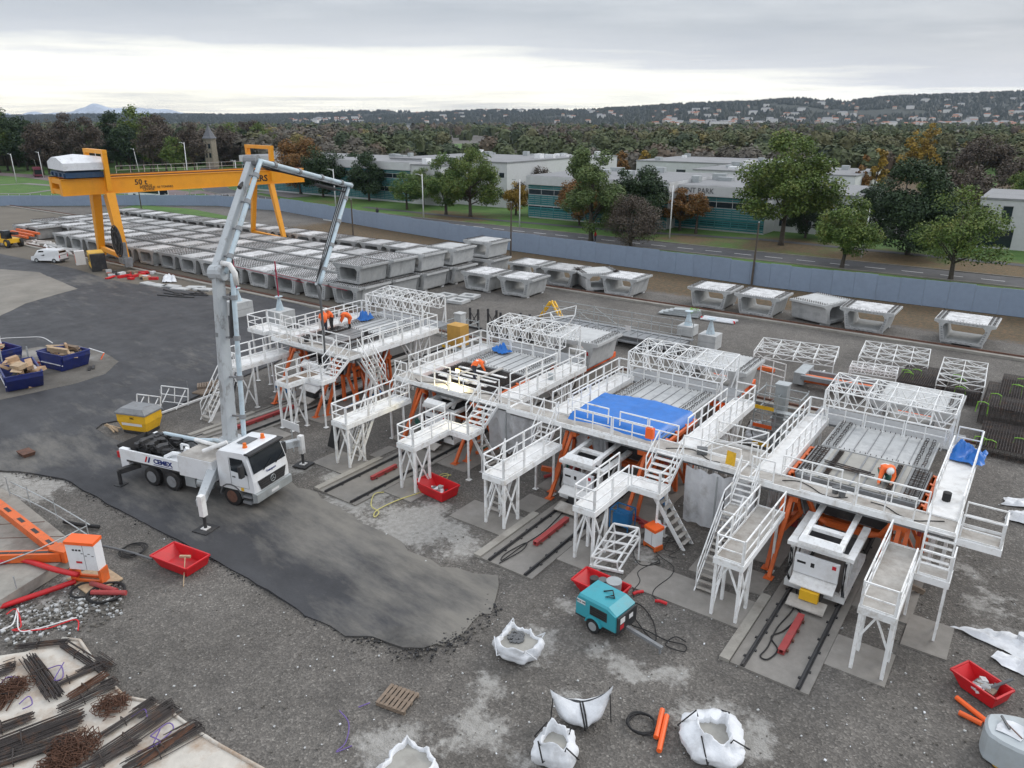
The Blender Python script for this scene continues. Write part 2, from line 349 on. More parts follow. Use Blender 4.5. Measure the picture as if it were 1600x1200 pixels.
slabzone = (xy[:, 0] > -47) & (xy[:, 0] < 2) & (xy[:, 1] > 22) & (xy[:, 1] < 50)
zz_ = np.where(near & ~slabzone, rough-.05, np.where(near, rough*.3-.03, -.05))
gi = np.arange(nxg*nyg).reshape(nyg, nxg)
fc = np.stack([gi[:-1, :-1], gi[:-1, 1:], gi[1:, 1:], gi[1:, :-1]], -1).reshape(-1, 4)
def npmesh(name, v, f, mats, matidx=None, smooth=False):
    me = bpy.data.meshes.new(name); k = f.shape[1]
    me.vertices.add(len(v)); me.vertices.foreach_set('co', np.ascontiguousarray(v, dtype=np.float32).ravel())
    me.loops.add(f.size); me.loops.foreach_set('vertex_index', np.ascontiguousarray(f, dtype=np.int32).ravel())
    me.polygons.add(len(f)); me.polygons.foreach_set('loop_start', np.arange(0, f.size, k, dtype=np.int32))
    me.polygons.foreach_set('loop_total', np.full(len(f), k, dtype=np.int32))
    for m_ in mats: me.materials.append(m_)
    if matidx is not None: me.polygons.foreach_set('material_index', matidx.astype(np.int32))
    if smooth: me.polygons.foreach_set('use_smooth', [True]*len(f))
    me.update(calc_edges=True); return me
def setmask(me, r, g, b, a=None):
    c = np.stack([r, g, b, np.ones_like(r) if a is None else a], 1).astype(np.float32)
    at_ = me.color_attributes.new('mask', 'FLOAT_COLOR', 'POINT'); at_.data.foreach_set('color', c.ravel())
# the ground's materials: loose gravel with cement spills (r), damp fines plus painted shade under the decks (g) and brown soil with leaf litter (b)
def groundmat():
    m, n, l, p = newmat('yard_gravel')
    tcn = n.new('ShaderNodeTexCoord'); P_ = tcn.outputs['Object']
    at_ = n.new('ShaderNodeVertexColor'); at_.layer_name = 'mask'; sp = n.new('ShaderNodeSeparateColor'); l.new(at_.outputs[0], sp.inputs[0])
    def noise(s, d=6, r=.6):
        q = n.new('ShaderNodeTexNoise'); q.inputs['Scale'].default_value = s; q.inputs['Detail'].default_value = d; q.inputs['Roughness'].default_value = r
        l.new(P_, q.inputs['Vector']); return q.outputs[0]
    def mth(op, a, b, clamp=False):
        q = n.new('ShaderNodeMath'); q.operation = op; q.use_clamp = clamp
        for i, x in enumerate((a, b)):
            if isinstance(x, (int, float)): q.inputs[i].default_value = x
            else: l.new(x, q.inputs[i])
        return q.outputs[0]
    def cr(inp, stops):
        r = n.new('ShaderNodeValToRGB'); e = r.color_ramp.elements
        while len(e) < len(stops): e.new(.5)
        for k, (q, c) in enumerate(stops): e[k].position = q; e[k].color = (*c, 1)
        l.new(inp, r.inputs[0]); return r.outputs[0]
    def mix(f, a, b, blend='MIX'):
        q = n.new('ShaderNodeMix'); q.data_type = 'RGBA'; q.blend_type = blend
        if isinstance(f, (int, float)): q.inputs[0].default_value = f
        else: l.new(f, q.inputs[0])
        for i, x in ((6, a), (7, b)):
            if isinstance(x, tuple): q.inputs[i].default_value = (*x, 1)
            else: l.new(x, q.inputs[i])
        return q.outputs[2]
    big = noise(.16, 8, .65); mid = noise(1.1, 8, .72)
    base = cr(big, [(.3, (.100, .094, .086)), (.5, (.130, .122, .113)), (.7, (.165, .156, .145))])
    base = mix(.5, base, cr(mid, [(.3, (.55, .55, .55)), (.72, (1.45, 1.43, 1.4))]), 'MULTIPLY')
    v = n.new('ShaderNodeTexVoronoi'); v.inputs['Scale'].default_value = 15; v.inputs['Randomness'].default_value = 1; l.new(P_, v.inputs['Vector'])
    st = cr(v.outputs['Color'], [(.15, (.5, .49, .48)), (.55, (.95, .93, .9)), (.8, (1.5, 1.48, 1.45)), (.95, (2.6, 2.6, 2.55))])
    base = mix(.55, base, st, 'MULTIPLY')
    # brown soil, leaves
    soil = cr(noise(2.2, 8, .75), [(.3, (.05, .038, .022)), (.5, (.10, .075, .04)), (.62, (.16, .09, .045)), (.75, (.08, .085, .03))])
    sf = mth('MULTIPLY', mth('SUBTRACT', mth('ADD', sp.outputs[2], mth('MULTIPLY', mth('SUBTRACT', mid, .5), .8)), .35), 4.0, True)
    base = mix(sf, base, soil)
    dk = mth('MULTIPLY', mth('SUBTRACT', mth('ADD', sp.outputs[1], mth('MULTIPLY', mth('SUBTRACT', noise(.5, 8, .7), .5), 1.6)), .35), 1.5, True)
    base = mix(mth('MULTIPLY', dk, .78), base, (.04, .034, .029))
    n1 = noise(.7, 9, .7); n2 = noise(3.5, 6, .7)
    dd = mth('ADD', sp.outputs[0], mth('ADD', mth('MULTIPLY', mth('SUBTRACT', n1, .5), 2.2), mth('MULTIPLY', mth('SUBTRACT', n2, .5), .9)))
    df = mth('MULTIPLY', mth('SUBTRACT', dd, .45), 3.2, True)
    base = mix(mth('MULTIPLY', df, .88), base, cr(n2, [(.3, (.25, .24, .22)), (.7, (.42, .41, .39))]))
    l.new(base, p.inputs['Base Color']); l.new(mth('SUBTRACT', .92, mth('MULTIPLY', dk, .5)), p.inputs['Roughness'])
    b = n.new('ShaderNodeBump'); b.inputs['Strength'].default_value = .6; b.inputs['Distance'].default_value = .06
    l.new(mth('ADD', v.outputs['Distance'], mth('MULTIPLY', mid, 1.5)), b.inputs['Height']); l.new(b.outputs[0], p.inputs['Normal'])
    return m
M['ground'] = groundmat()
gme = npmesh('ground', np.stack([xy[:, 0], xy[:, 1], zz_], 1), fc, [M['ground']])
soilm = np.where((xy[:, 1] > 81) & (xy[:, 0] > -125), .75, 0)+np.where((xy[:, 1] > 79) & (xy[:, 1] <= 81) & (xy[:, 0] > -125), .45, 0)
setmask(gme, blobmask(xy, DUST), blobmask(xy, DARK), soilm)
ground = struct(link('ground', gme))

def sheet(name, poly, z, step, material, dust=(), dark=(), edge=0.0, third=None, fade=None):
    """a flat sheet filling the outline, meshed finely so that stains can be laid on it; edge > 0 gives it a cut side"""
    P_ = [Vector((p[0], p[1])) for p in poly]
    dense = []
    for i, p in enumerate(P_):
        q = P_[(i+1) % len(P_)]; k = max(1, int((q-p).length/step))
        for j in range(k): dense.append(p.lerp(q, j/k))
    n0 = len(dense)
    amp_ = [.12+(.5 if fade and min((p-q).length for q in fade) < 4.5 else 0) for p in dense]
    wob = [Vector((p.x+k_*mnoise.noise((p.x*.8, p.y*.8, 1)), p.y+k_*mnoise.noise((p.x*.8, p.y*.8, 9)))) for p, k_ in zip(dense, amp_)]
    xs = [p.x for p in wob]; ys = [p.y for p in wob]
    arr = np.array([(p.x, p.y) for p in wob]); pts = []
    gxx, gyy = np.meshgrid(np.arange(min(xs), max(xs), step), np.arange(min(ys), max(ys), step)); c = np.stack([gxx.ravel(), gyy.ravel()], 1)
    c = c+(np.random.rand(*c.shape)-.5)*step*.3
    ins = np.zeros(len(c), bool); j = len(arr)-1
    for i in range(len(arr)):
        cond = ((arr[i, 1] > c[:, 1]) != (arr[j, 1] > c[:, 1]))
        with np.errstate(divide='ignore', invalid='ignore'):
            xi = (arr[j, 0]-arr[i, 0])*(c[:, 1]-arr[i, 1])/(arr[j, 1]-arr[i, 1])+arr[i, 0]
        ins ^= cond & (c[:, 0] < xi); j = i
    c = c[ins]
    vs, es, fs, *_ = delaunay_2d_cdt(wob+[Vector(p) for p in c], [(i, (i+1) % n0) for i in range(n0)], [list(range(n0))], 1, 1e-4)
    def fdist(p): return min((p-(a+(b-a)*max(0, min(1, (p-a).dot(b-a)/(b-a).length_squared)))).length for a, b in zip(fade, fade[1:]))
    fd = [fdist(p) for p in vs] if fade else [99]*len(vs)
    v = [(p.x, p.y, z-.06*max(0, 1-q/1.2)) for p, q in zip(vs, fd)]
    f = [tuple(q) for q in fs]
    if edge:
        base = len(v)
        v += [(p.x, p.y, z-edge) for p in wob]
        top = {}
        for i, p in enumerate(vs): top[(round(p.x, 3), round(p.y, 3))] = i
        ids = [top.get((round(p.x, 3), round(p.y, 3)), None) for p in wob]
        for i in range(n0):
            k = (i+1) % n0
            if ids[i] is not None and ids[k] is not None: f.append((ids[i], ids[k], base+k, base+i))
    me = bpy.data.meshes.new(name); me.from_pydata(v, [], f); me.materials.append(material); me.update()
    a = np.array(v)[:, :2]
    fdm = np.clip(1.35-np.array(fd+[99]*(len(a)-len(fd)))/3.2, 0, 1.3)
    setmask(me, np.maximum(fdm, blobmask(a, dust)) if len(dust) else np.zeros(len(a)), blobmask(a, dark) if len(dark) else np.zeros(len(a)), np.zeros(len(a)) if third is None else third(a))
    return struct(link(name, me))
def surfmat(name, lo, hi, spill, rough=.8, speck=0., sc=.25, streak=None, amt=.8):
    m, n, l, p = newmat(name)
    tcn = n.new('ShaderNodeTexCoord'); P_ = tcn.outputs['Object']
    at_ = n.new('ShaderNodeVertexColor'); at_.layer_name = 'mask'; sp = n.new('ShaderNodeSeparateColor'); l.new(at_.outputs[0], sp.inputs[0])
    def noise(s, d=7, r=.65, st=None):
        q = n.new('ShaderNodeTexNoise'); q.inputs['Scale'].default_value = s; q.inputs['Detail'].default_value = d; q.inputs['Roughness'].default_value = r
        src = P_
        if st:
            mp = n.new('ShaderNodeMapping'); mp.vector_type = 'TEXTURE'; mp.inputs['Scale'].default_value = st[:3]; mp.inputs['Rotation'].default_value = (0, 0, st[3]); l.new(P_, mp.inputs[0]); src = mp.outputs[0]
        l.new(src, q.inputs['Vector']); return q.outputs[0]
    def rmp(i, a, b, c, d):
        q = n.new('ShaderNodeMapRange'); q.inputs[1].default_value = a; q.inputs[2].default_value = b; q.inputs[3].default_value = c; q.inputs[4].default_value = d; l.new(i, q.inputs[0]); return q.outputs[0]
    def mix(f, a, b):
        q = n.new('ShaderNodeMix'); q.data_type = 'RGBA'; l.new(f, q.inputs[0])
        for i, x in ((6, a), (7, b)):
            if isinstance(x, tuple): q.inputs[i].default_value = (*x, 1)
            else: l.new(x, q.inputs[i])
        return q.outputs[2]
    c = mix(rmp(noise(sc, st=streak), .32, .68, 0, 1), lo, hi)
    if speck: c = mix(rmp(noise(9, 4), .6, .72, 0, speck), c, tuple(min(1, x*2.2) for x in hi))
    ad = n.new('ShaderNodeMath'); ad.operation = 'MULTIPLY_ADD'; ad.inputs[1].default_value = 2.7 if streak else 1.9; l.new(noise(.9, 9, .72, streak), ad.inputs[0]); l.new(sp.outputs[0], ad.inputs[2])
    c = mix(rmp(ad.outputs[0], 1.6 if streak else 1.2, 2.7 if streak else 1.95, 0, amt), c, spill)
    ad = n.new('ShaderNodeMath'); ad.operation = 'MULTIPLY_ADD'; ad.inputs[1].default_value = 1.5; l.new(noise(.5, 8, .7), ad.inputs[0]); l.new(sp.outputs[1], ad.inputs[2])
    c = mix(rmp(ad.outputs[0], 1.2, 1.7, 0, .75), c, tuple(x*.45 for x in lo))
    l.new(c, p.inputs['Base Color']); l.new(rmp(noise(.6), .3, .7, rough-.15, rough+.1), p.inputs['Roughness'])
    b = n.new('ShaderNodeBump'); b.inputs['Strength'].default_value = .3; b.inputs['Distance'].default_value = .03; l.new(noise(12, 4), b.inputs['Height']); l.new(b.outputs[0], p.inputs['Normal'])
    return m
_a = at(655, 1000)-at(330, 780)
M['asphalt'] = surfmat('haul_road_asphalt', (.027, .028, .032), (.052, .053, .058), (.20, .188, .166), .72, sc=.5, speck=.25, streak=(3.2, 1, 1, math.atan2(_a.y, _a.x)), amt=.9)
M['apron'] = surfmat('worn_concrete_apron', (.17, .16, .14), (.27, .25, .22), (.36, .34, .31), .9, sc=.2)
M['gravel_pad'] = surfmat('gravel_pad', (.09, .083, .072), (.15, .14, .125), (.34, .33, .31), .95, speck=.7, sc=.5)
M['gravel_brown'] = surfmat('brown_gravel', (.105, .092, .074), (.16, .142, .115), (.3, .28, .25), .95, speck=.4, sc=.15)
ROADPX = [(-60, 393), (0, 397), (60, 409), (120, 421), (165, 436), (215, 445), (262, 447), (330, 462), (400, 456), (440, 468), (500, 487), (545, 497), (500, 530), (420, 572), (345, 603), (245, 648), (160, 662), (150, 671),
  (170, 684), (230, 704), (330, 694), (430, 722), (470, 757), (540, 797), (620, 848), (700, 880), (782, 903), (772, 950), (724, 990), (655, 1018), (608, 1009), (560, 995), (480, 962), (390, 905), (330, 872), (290, 850), (205, 808), (100, 749), (30, 737), (-60, 733)]
RDUST = wblobs([(300, 770, 2, .7), (230, 765, 1.5, .7), (350, 800, 2, .75), (430, 780, 2.2, .85), (500, 830, 2.5, .9), (560, 850, 2.3, .85), (640, 880, 2.2, .9), (700, 920, 2.2, .9), (600, 930, 1.6, .6), (680, 985, 1.8, .85), (760, 920, 1.6, 1), (560, 965, 1.5, .6), (440, 850, 1.5, .5),
  (90, 700, 3, .6), (40, 715, 3, .7), (170, 720, 2, .45), (180, 640, 4, .3), (300, 560, 6, .22), (120, 470, 6, .2), (150, 437, 4, .6), (190, 440, 3, .5), (260, 450, 3, .3), (620, 850, 1.5, 1), (540, 800, 1.4, 1), (480, 765, 1.3, .9)])
RDARK = wblobs([(330, 790, 2.2, .5), (420, 880, 2.5, .5), (520, 930, 2.0, .5), (620, 1000, 1.4, .9), (250, 800, 2.2, .45), (580, 890, 1.5, .5), (655, 1012, 1, .9)])
RDUST = [(x, y, r*1.35, min(1, a*1.15)) for x, y, r, a in RDUST]
haul = sheet('haul_road', [at(*p) for p in ROADPX], .055, .6, M['asphalt'], RDUST, RDARK, edge=.16, fade=[at(*p).xy for p in [(440, 735), (470, 757), (540, 797), (620, 848), (700, 880), (782, 903), (772, 950), (724, 990), (690, 1008)]])
sheet('concrete_apron', [at(*p) for p in [(-60, 425), (0, 421), (60, 426), (122, 452), (88, 461), (40, 475), (0, 495), (-60, 520)]], .07, .9, M['apron'], edge=.1)
sheet('gravel_island', [at(*p) for p in [(-60, 640), (0, 626), (60, 613), (120, 600), (165, 585), (186, 566), (165, 553), (125, 541), (60, 543), (0, 555), (-60, 562)]], .066, .5, M['gravel_pad'], DUST, edge=.02)
sheet('gravel_strip', [(-260, 52.2), (-60, 52.2), (-60, 73.2), (-260, 73.2)], -.02, 4, M['gravel_brown'])
sheet('gravel_strip', [(-200, 44), (-104, 43.0), (-86, 45.5), (-66, 47.5), (-66, 50.4), (-200, 50.4)], -.015, 2, M['gravel_brown'])
# foundations of the four casting lines with their rails
CST = {1: -40.6, 2: -28.2, 3: -16.9, 4: -5.0}
for k, C0 in CST.items():
    x0 = C0-1.67; b0 = 23.1
    m_ = MB(); m_.slab(x0, x0+2.87, b0, 48.8, -.2, .05)
    base = struct(m_.build('casting_line_slab', M['slab']))
    for xr in (x0+.46, x0+2.48):
        r_ = MB(); r_.slab(xr-.035, xr+.035, b0+.02, 48.5, .052, .17); r_.slab(xr-.09, xr+.09, b0+.02, 48.5, .052, .075)
        for y in np.arange(b0+.6, 40, 1.3): r_.slab(xr-.16, xr-.09, y, y+.1, .052, .1); r_.slab(xr+.09, xr+.16, y+.5, y+.6, .052, .1)
        r_.build('rail', M['dark'], base)
    m_ = MB()
    m_.slab(x0-.42, x0-.03, b0-.0, 28, -.2, .12)
    m_.build('kerb_beam', M['rail_conc'], base)
    m_ = MB(); xl = {1: -44.6, 2: -33.0, 3: -22.3, 4: -12.4}[k]
    m_.slab(xl, x0-.43, 25.2, 27.3, -.2, .035); m_.slab(x0+2.88, C0+3.3, 25.1, 27.2, -.2, .03)
    if k == 4: m_.slab(C0+3.31, C0+4.9, 28.0, 30.3, -.2, .04)
    m_.slab(xl+2, x0-.43, 27.9, 29.6, -.2, .028); m_.slab(C0-3.6, x0-.43, 30.5, 44, -.2, .03); m_.slab(x0+2.88, C0+3.4, 29.5, 44, -.2, .03)
    m_.build('footing_strip', M['slab'], base)
# crane runway
for y, xa, xb in ((51.05, -175, 10), (74.0, -215, 40)):
    m_ = MB(); m_.slab(xa, xb, y-.62, y+.30, -.3, .16)
    rb = struct(m_.build('crane_runway_beam', M['rail_conc']))
    m_ = MB(); m_.slab(xa, xb, y+.33, y+.75, -.3, .07); m_.build('gravel_margin', M['rust'], rb)
    m_ = MB(); m_.slab(xa, xb, y-.05, y+.05, .16, .30); m_.slab(xa, xb, y-.12, y+.12, .16, .185); m_.build('rail', M['rust'], rb)

# ---------------------------------------------------------------- grass, road and paths beyond the hoarding
FEN = [(-290, 44), (-200.7, 72.6), (-188.6, 81.4), (-176, 92), (-160, 102.5), (-139, 104.8), (-99.3, 97.4), (-67, 92.6), (-26.7, 89.6), (-0.8, 90.4), (70, 94)]
def grassmat():
    m, n, l, p = newmat('autumn_lawn')
    tcn = n.new('ShaderNodeTexCoord'); P_ = tcn.outputs['Object']
    def noise(s, d, r=.6):
        q = n.new('ShaderNodeTexNoise'); q.inputs['Scale'].default_value = s; q.inputs['Detail'].default_value = d; q.inputs['Roughness'].default_value = r; l.new(P_, q.inputs['Vector']); return q.outputs[0]
    def cr(i, stops):
        r = n.new('ShaderNodeValToRGB'); e = r.color_ramp.elements
        while len(e) < len(stops): e.new(.5)
        for k, (q, c) in enumerate(stops): e[k].position = q; e[k].color = (*c, 1)
        l.new(i, r.inputs[0]); return r.outputs[0]
    at_ = n.new('ShaderNodeVertexColor'); at_.layer_name = 'mask'; sp = n.new('ShaderNodeSeparateColor'); l.new(at_.outputs[0], sp.inputs[0])
    g = cr(noise(.25, 8, .7), [(.3, (.04, .095, .016)), (.5, (.065, .14, .022)), (.7, (.10, .165, .035))])
    lit = cr(noise(1.6, 8, .75), [(.35, (.06, .055, .025)), (.5, (.12, .085, .04)), (.62, (.17, .10, .045)), (.75, (.07, .085, .03))])
    ad = n.new('ShaderNodeMath'); ad.operation = 'MULTIPLY_ADD'; ad.inputs[1].default_value = 1.5; l.new(noise(.3, 8, .7), ad.inputs[0]); l.new(sp.outputs[0], ad.inputs[2])
    mr = n.new('ShaderNodeMapRange'); mr.inputs[1].default_value = 1.0; mr.inputs[2].default_value = 1.45; l.new(ad.outputs[0], mr.inputs[0])
    q = n.new('ShaderNodeMix'); q.data_type = 'RGBA'; l.new(mr.outputs[0], q.inputs[0]); l.new(g, q.inputs[6]); l.new(lit, q.inputs[7])
    l.new(q.outputs[2], p.inputs['Base Color']); p.inputs['Roughness'].default_value = .9
    b = n.new('ShaderNodeBump'); b.inputs['Strength'].default_value = .8; b.inputs['Distance'].default_value = .1; l.new(noise(6, 5), b.inputs['Height']); l.new(b.outputs[0], p.inputs['Normal'])
    return m
M['grass'] = grassmat()
LIT = [(-35, 123, 11, .9), (-20, 118, 12, 1), (-5, 118, 12, 1), (10, 118, 14, 1), (-50, 120, 8, .8), (-100, 119, 10, .9), (-108, 122, 8, .7), (-145, 125, 10, .5)]
sheet('lawn', [(-420, 20)]+[(x, y+.2) for x, y in FEN[1:]]+[(140, 97), (140, 230), (-420, 230)], 0.0, 3.0, M['grass'], LIT)
sheet('bank', [at(130, 344), at(170, 330), at(215, 320), at(300, 327), at(380, 343), at(330, 352), at(300, 346), at(230, 338)], .06, 1.5, M['grass'], [(-110, 92, 8, .9)])
M['road'] = surfmat('road_asphalt', (.055, .056, .06), (.085, .085, .09), (.12, .115, .11), .85, sc=.12)
M['paved'] = surfmat('pale_path', (.16, .15, .15), (.22, .205, .2), (.25, .24, .23), .9, sc=.2)
M['pink'] = surfmat('pinkish_path', (.13, .10, .10), (.18, .14, .14), (.2, .18, .17), .9, sc=.2)
def strip(name, cl, w, z, material, step=1.5):
    cl = [Vector(p) for p in cl]; Lf, Rt = [], []
    for i, p in enumerate(cl):
        d = (cl[min(i+1, len(cl)-1)]-cl[max(i-1, 0)]).normalized(); nn = Vector((-d.y, d.x))
        Lf.append(p+nn*w/2); Rt.append(p-nn*w/2)
    return sheet(name, Lf+Rt[::-1], z, step, material)
RD = [(130, 114), (0, 110.6), (-60, 110.4), (-110, 110.4), (-150, 114), (-195, 126), (-240, 150), (-290, 185)]
road = strip('road', RD, 6.6, .05, M['road'])
for cx_ in np.arange(-126, 110, 4.6):
    m_ = MB(); yy = 110.4+(.0266*(cx_) if cx_ > 0 else 0)
    m_.slab(cx_, cx_+2.6, yy-.09, yy+.09, .054, .062); m_.build('lane_mark', M['print_white'], road)
for s_ in (-3.5, 3.5):
    m_ = MB()
    for i in range(len(RD)-1):
        p, q = Vector(RD[i]), Vector(RD[i+1]); d = (q-p).normalized(); nn = Vector((-d.y, d.x))*s_
        m_.bar((p.x+nn.x, p.y+nn.y, .08), (q.x+nn.x, q.y+nn.y, .08), .2, .16)
    m_.build('kerb', M['apron'], road)
strip('footpath', [(120, 128), (0, 124.5), (-40, 126.5), (-62, 122), (-100, 120), (-130, 121)], 2.0, .04, M['road'])
strip('cycle_path', [(-90, 104.3), (-115, 105.0), (-140, 108.5), (-170, 114), (-200, 122)], 2.6, .045, M['pink'])
strip('footpath', [at(-40, 291).xy, at(40, 287).xy, at(110, 292).xy, at(160, 300).xy, at(240, 304).xy], 3.2, .045, M['paved'])
strip('footpath', [at(-40, 303).xy, at(40, 303).xy, at(90, 296).xy], 2.4, .05, M['paved'])
strip('roundabout_lane', [at(310, 318).xy, at(350, 304).xy, at(420, 300).xy, at(470, 308).xy], 7, .052, M['paved'])
strip('car_park', [(-26, 150), (-10, 150), (8, 148)], 14, .04, M['road'])
strip('roundabout_lane', [at(-60, 268).xy, at(60, 276).xy, at(160, 290).xy, at(300, 304).xy], 9, .05, M['pink'])
# hoarding: one fence, every board panel a part
fence = thing('perimeter_fence', 'long grey blue panel hoarding along the far side of the yard', 'fence', (-60, 92, 0))
def fpanel(w_, hh):
    m_ = MB(); m_.slab(-w_/2+.01, w_/2-.01, -.03, .03, .05, hh)
    return m_.mesh('fence_panel', M['fence'])
fpm = {}
for i in range(1, len(FEN)-1):
    p, q = Vector(FEN[i]), Vector(FEN[i+1]); Ls = (q-p).length; k = max(1, round(Ls/2.45)); ang = math.atan2((q-p).y, (q-p).x)
    for j in range(k):
        c = p.lerp(q, (j+.5)/k); w_ = Ls/k
        hh = 2.92-.035*((j*7+i*3) % 4)-(0.45 if c.x < -140 else 0)
        key = (round(w_, 2), round(hh, 2))
        if key not in fpm: fpm[key] = fpanel(w_, hh)
        link('fence_panel', fpm[key], fence, (c.x+60, c.y-92, 0), (0, 0, ang))
    m_ = MB()
    for j in range(k+1):
        c = p.lerp(q, j/k); m_.slab(c.x-.05, c.x+.05, c.y+.05, c.y+.15, 0, 2.75)
    for h_ in (.5, 1.5, 2.4):
        nn = Vector((-(q-p).y, (q-p).x)).normalized()*.09
        m_.bar((p.x+nn.x, p.y+nn.y, h_), (q.x+nn.x, q.y+nn.y, h_), .06)
    m_.build('rear_frame', M['galv'], fence)

# ---------------------------------------------------------------- trees
def branch_mesh(mb, rng, base, h, cr, ch, tr, nl=9, lean=0., fork=.3):
    """trunk and limbs; returns the points the leaves gather round"""
    tips = []
    top = Vector((base[0]+lean*h, base[1], base[2]+h-ch*.35))
    p0 = Vector(base); mid = p0.lerp(top, .45)+Vector((rng.uniform(-.3, .3), rng.uniform(-.3, .3), 0))
    mb.tube([p0-Vector((0, 0, .2)), p0.lerp(mid, .12), mid, top], [tr*1.5, tr, tr*.7, tr*.18], 6)
    zb = h-ch
    for k in range(nl):
        f = rng.uniform(0.0, .85); st = Vector(base)+Vector((lean*(zb+f*ch*.5), 0, zb*.85+f*ch*.45))
        st = p0.lerp(top, min(1, max(.15, (zb*.8+f*ch*.5)/(top.z-base[2]+1e-6))))
        a = k*2.4+rng.uniform(-.4, .4); el = rng.uniform(.15, 1.1)
        ln = cr*rng.uniform(.7, 1.0)*(1.0-.35*f)
        e = st+Vector((math.cos(a)*math.cos(el)*ln, math.sin(a)*math.cos(el)*ln, math.sin(el)*ln*ch/(cr*1.6)+.3))
        m1 = st.lerp(e, .5)+Vector((0, 0, .12*ln))
        mb.tube([st, m1, e], [tr*.42, tr*.25, tr*.06], 5); tips += [m1.lerp(e, .5), e]
        for j in range(3):
            a2 = a+rng.uniform(-1, 1); e2 = m1.lerp(e, rng.uniform(0, .8)); q = e2+Vector((math.cos(a2), math.sin(a2), rng.uniform(-.1, .9)))*ln*.42
            mb.tube([e2, q], [tr*.14, tr*.03], 4); tips.append(q)
    return tips
def leaf_np(rng, centers, radii, n, size, flat=.8):
    c = np.array(centers); r = np.array(radii); w_ = r**2; idx = rng.choice(len(c), n, p=w_/w_.sum())
    d = rng.normal(size=(n, 3)); d /= np.linalg.norm(d, axis=1)[:, None]
    rad = r[idx]*rng.random(n)**.38
    pos = c[idx]+d*rad[:, None]*np.array([1, 1, flat])
    t = rng.normal(size=(n, 3)); t /= np.linalg.norm(t, axis=1)[:, None]
    b = np.cross(t, rng.normal(size=(n, 3))); b /= np.linalg.norm(b, axis=1)[:, None]
    nn = rng.normal(size=(n, 3))*.75+np.array([0, 0, .9])+d*.5; nn /= np.linalg.norm(nn, axis=1)[:, None]
    t = np.cross(nn, rng.normal(size=(n, 3))); t /= np.linalg.norm(t, axis=1)[:, None]; b = np.cross(nn, t)
    s = size*(.6+.8*rng.random(n))[:, None]
    v = np.stack([pos-t*s-b*s*.6, pos+t*s-b*s*.6, pos+t*s+b*s*.6, pos-t*s+b*s*.6], 1).reshape(-1, 3)
    return v, np.arange(n*4).reshape(n, 4)
def tree(name, label, x, y, h, cr, ch, leaf='green', n=6000, size=.17, tr=.3, seed=0, nl=10, group=None, lobes=26, cat='tree', lean=0., crown_lobe=.36, tall=1., z=0.):
    rng = np.random.default_rng(seed); rr = random.Random(seed)
    t = thing(name, label, cat, (x, y, z), 0, group)
    mb = MB(); tips = branch_mesh(mb, rr, (0, 0, 0), h, cr, ch, tr, nl, lean)
    mb.build('trunk', M['bark'], t, local=True, smooth=True)
    if n:
        cen = []; rad = []
        zc = h-ch/2
        for p in tips:
            cen.append((p.x, p.y, min(p.z, h-.4))); rad.append(cr*crown_lobe*rr.uniform(.5, .95))
        for k in range(lobes):
            a = rr.uniform(0, 2*PI); u = rr.uniform(-1, 1); q = math.sqrt(1-u*u)*rr.uniform(.45, .86)
            # egg-shaped crown, fuller below the middle
            wv = 1.0-.28*max(0, u)
            cen.append((math.cos(a)*q*cr*wv+lean*h, math.sin(a)*q*cr*wv, zc+u*ch*.42*tall)); rad.append(cr*crown_lobe*rr.uniform(.55, 1.05))
        v, f = leaf_np(rng, cen, rad, n, size)
        link('crown', npmesh('crown', v, f, [LF[leaf]]), t)
    return t
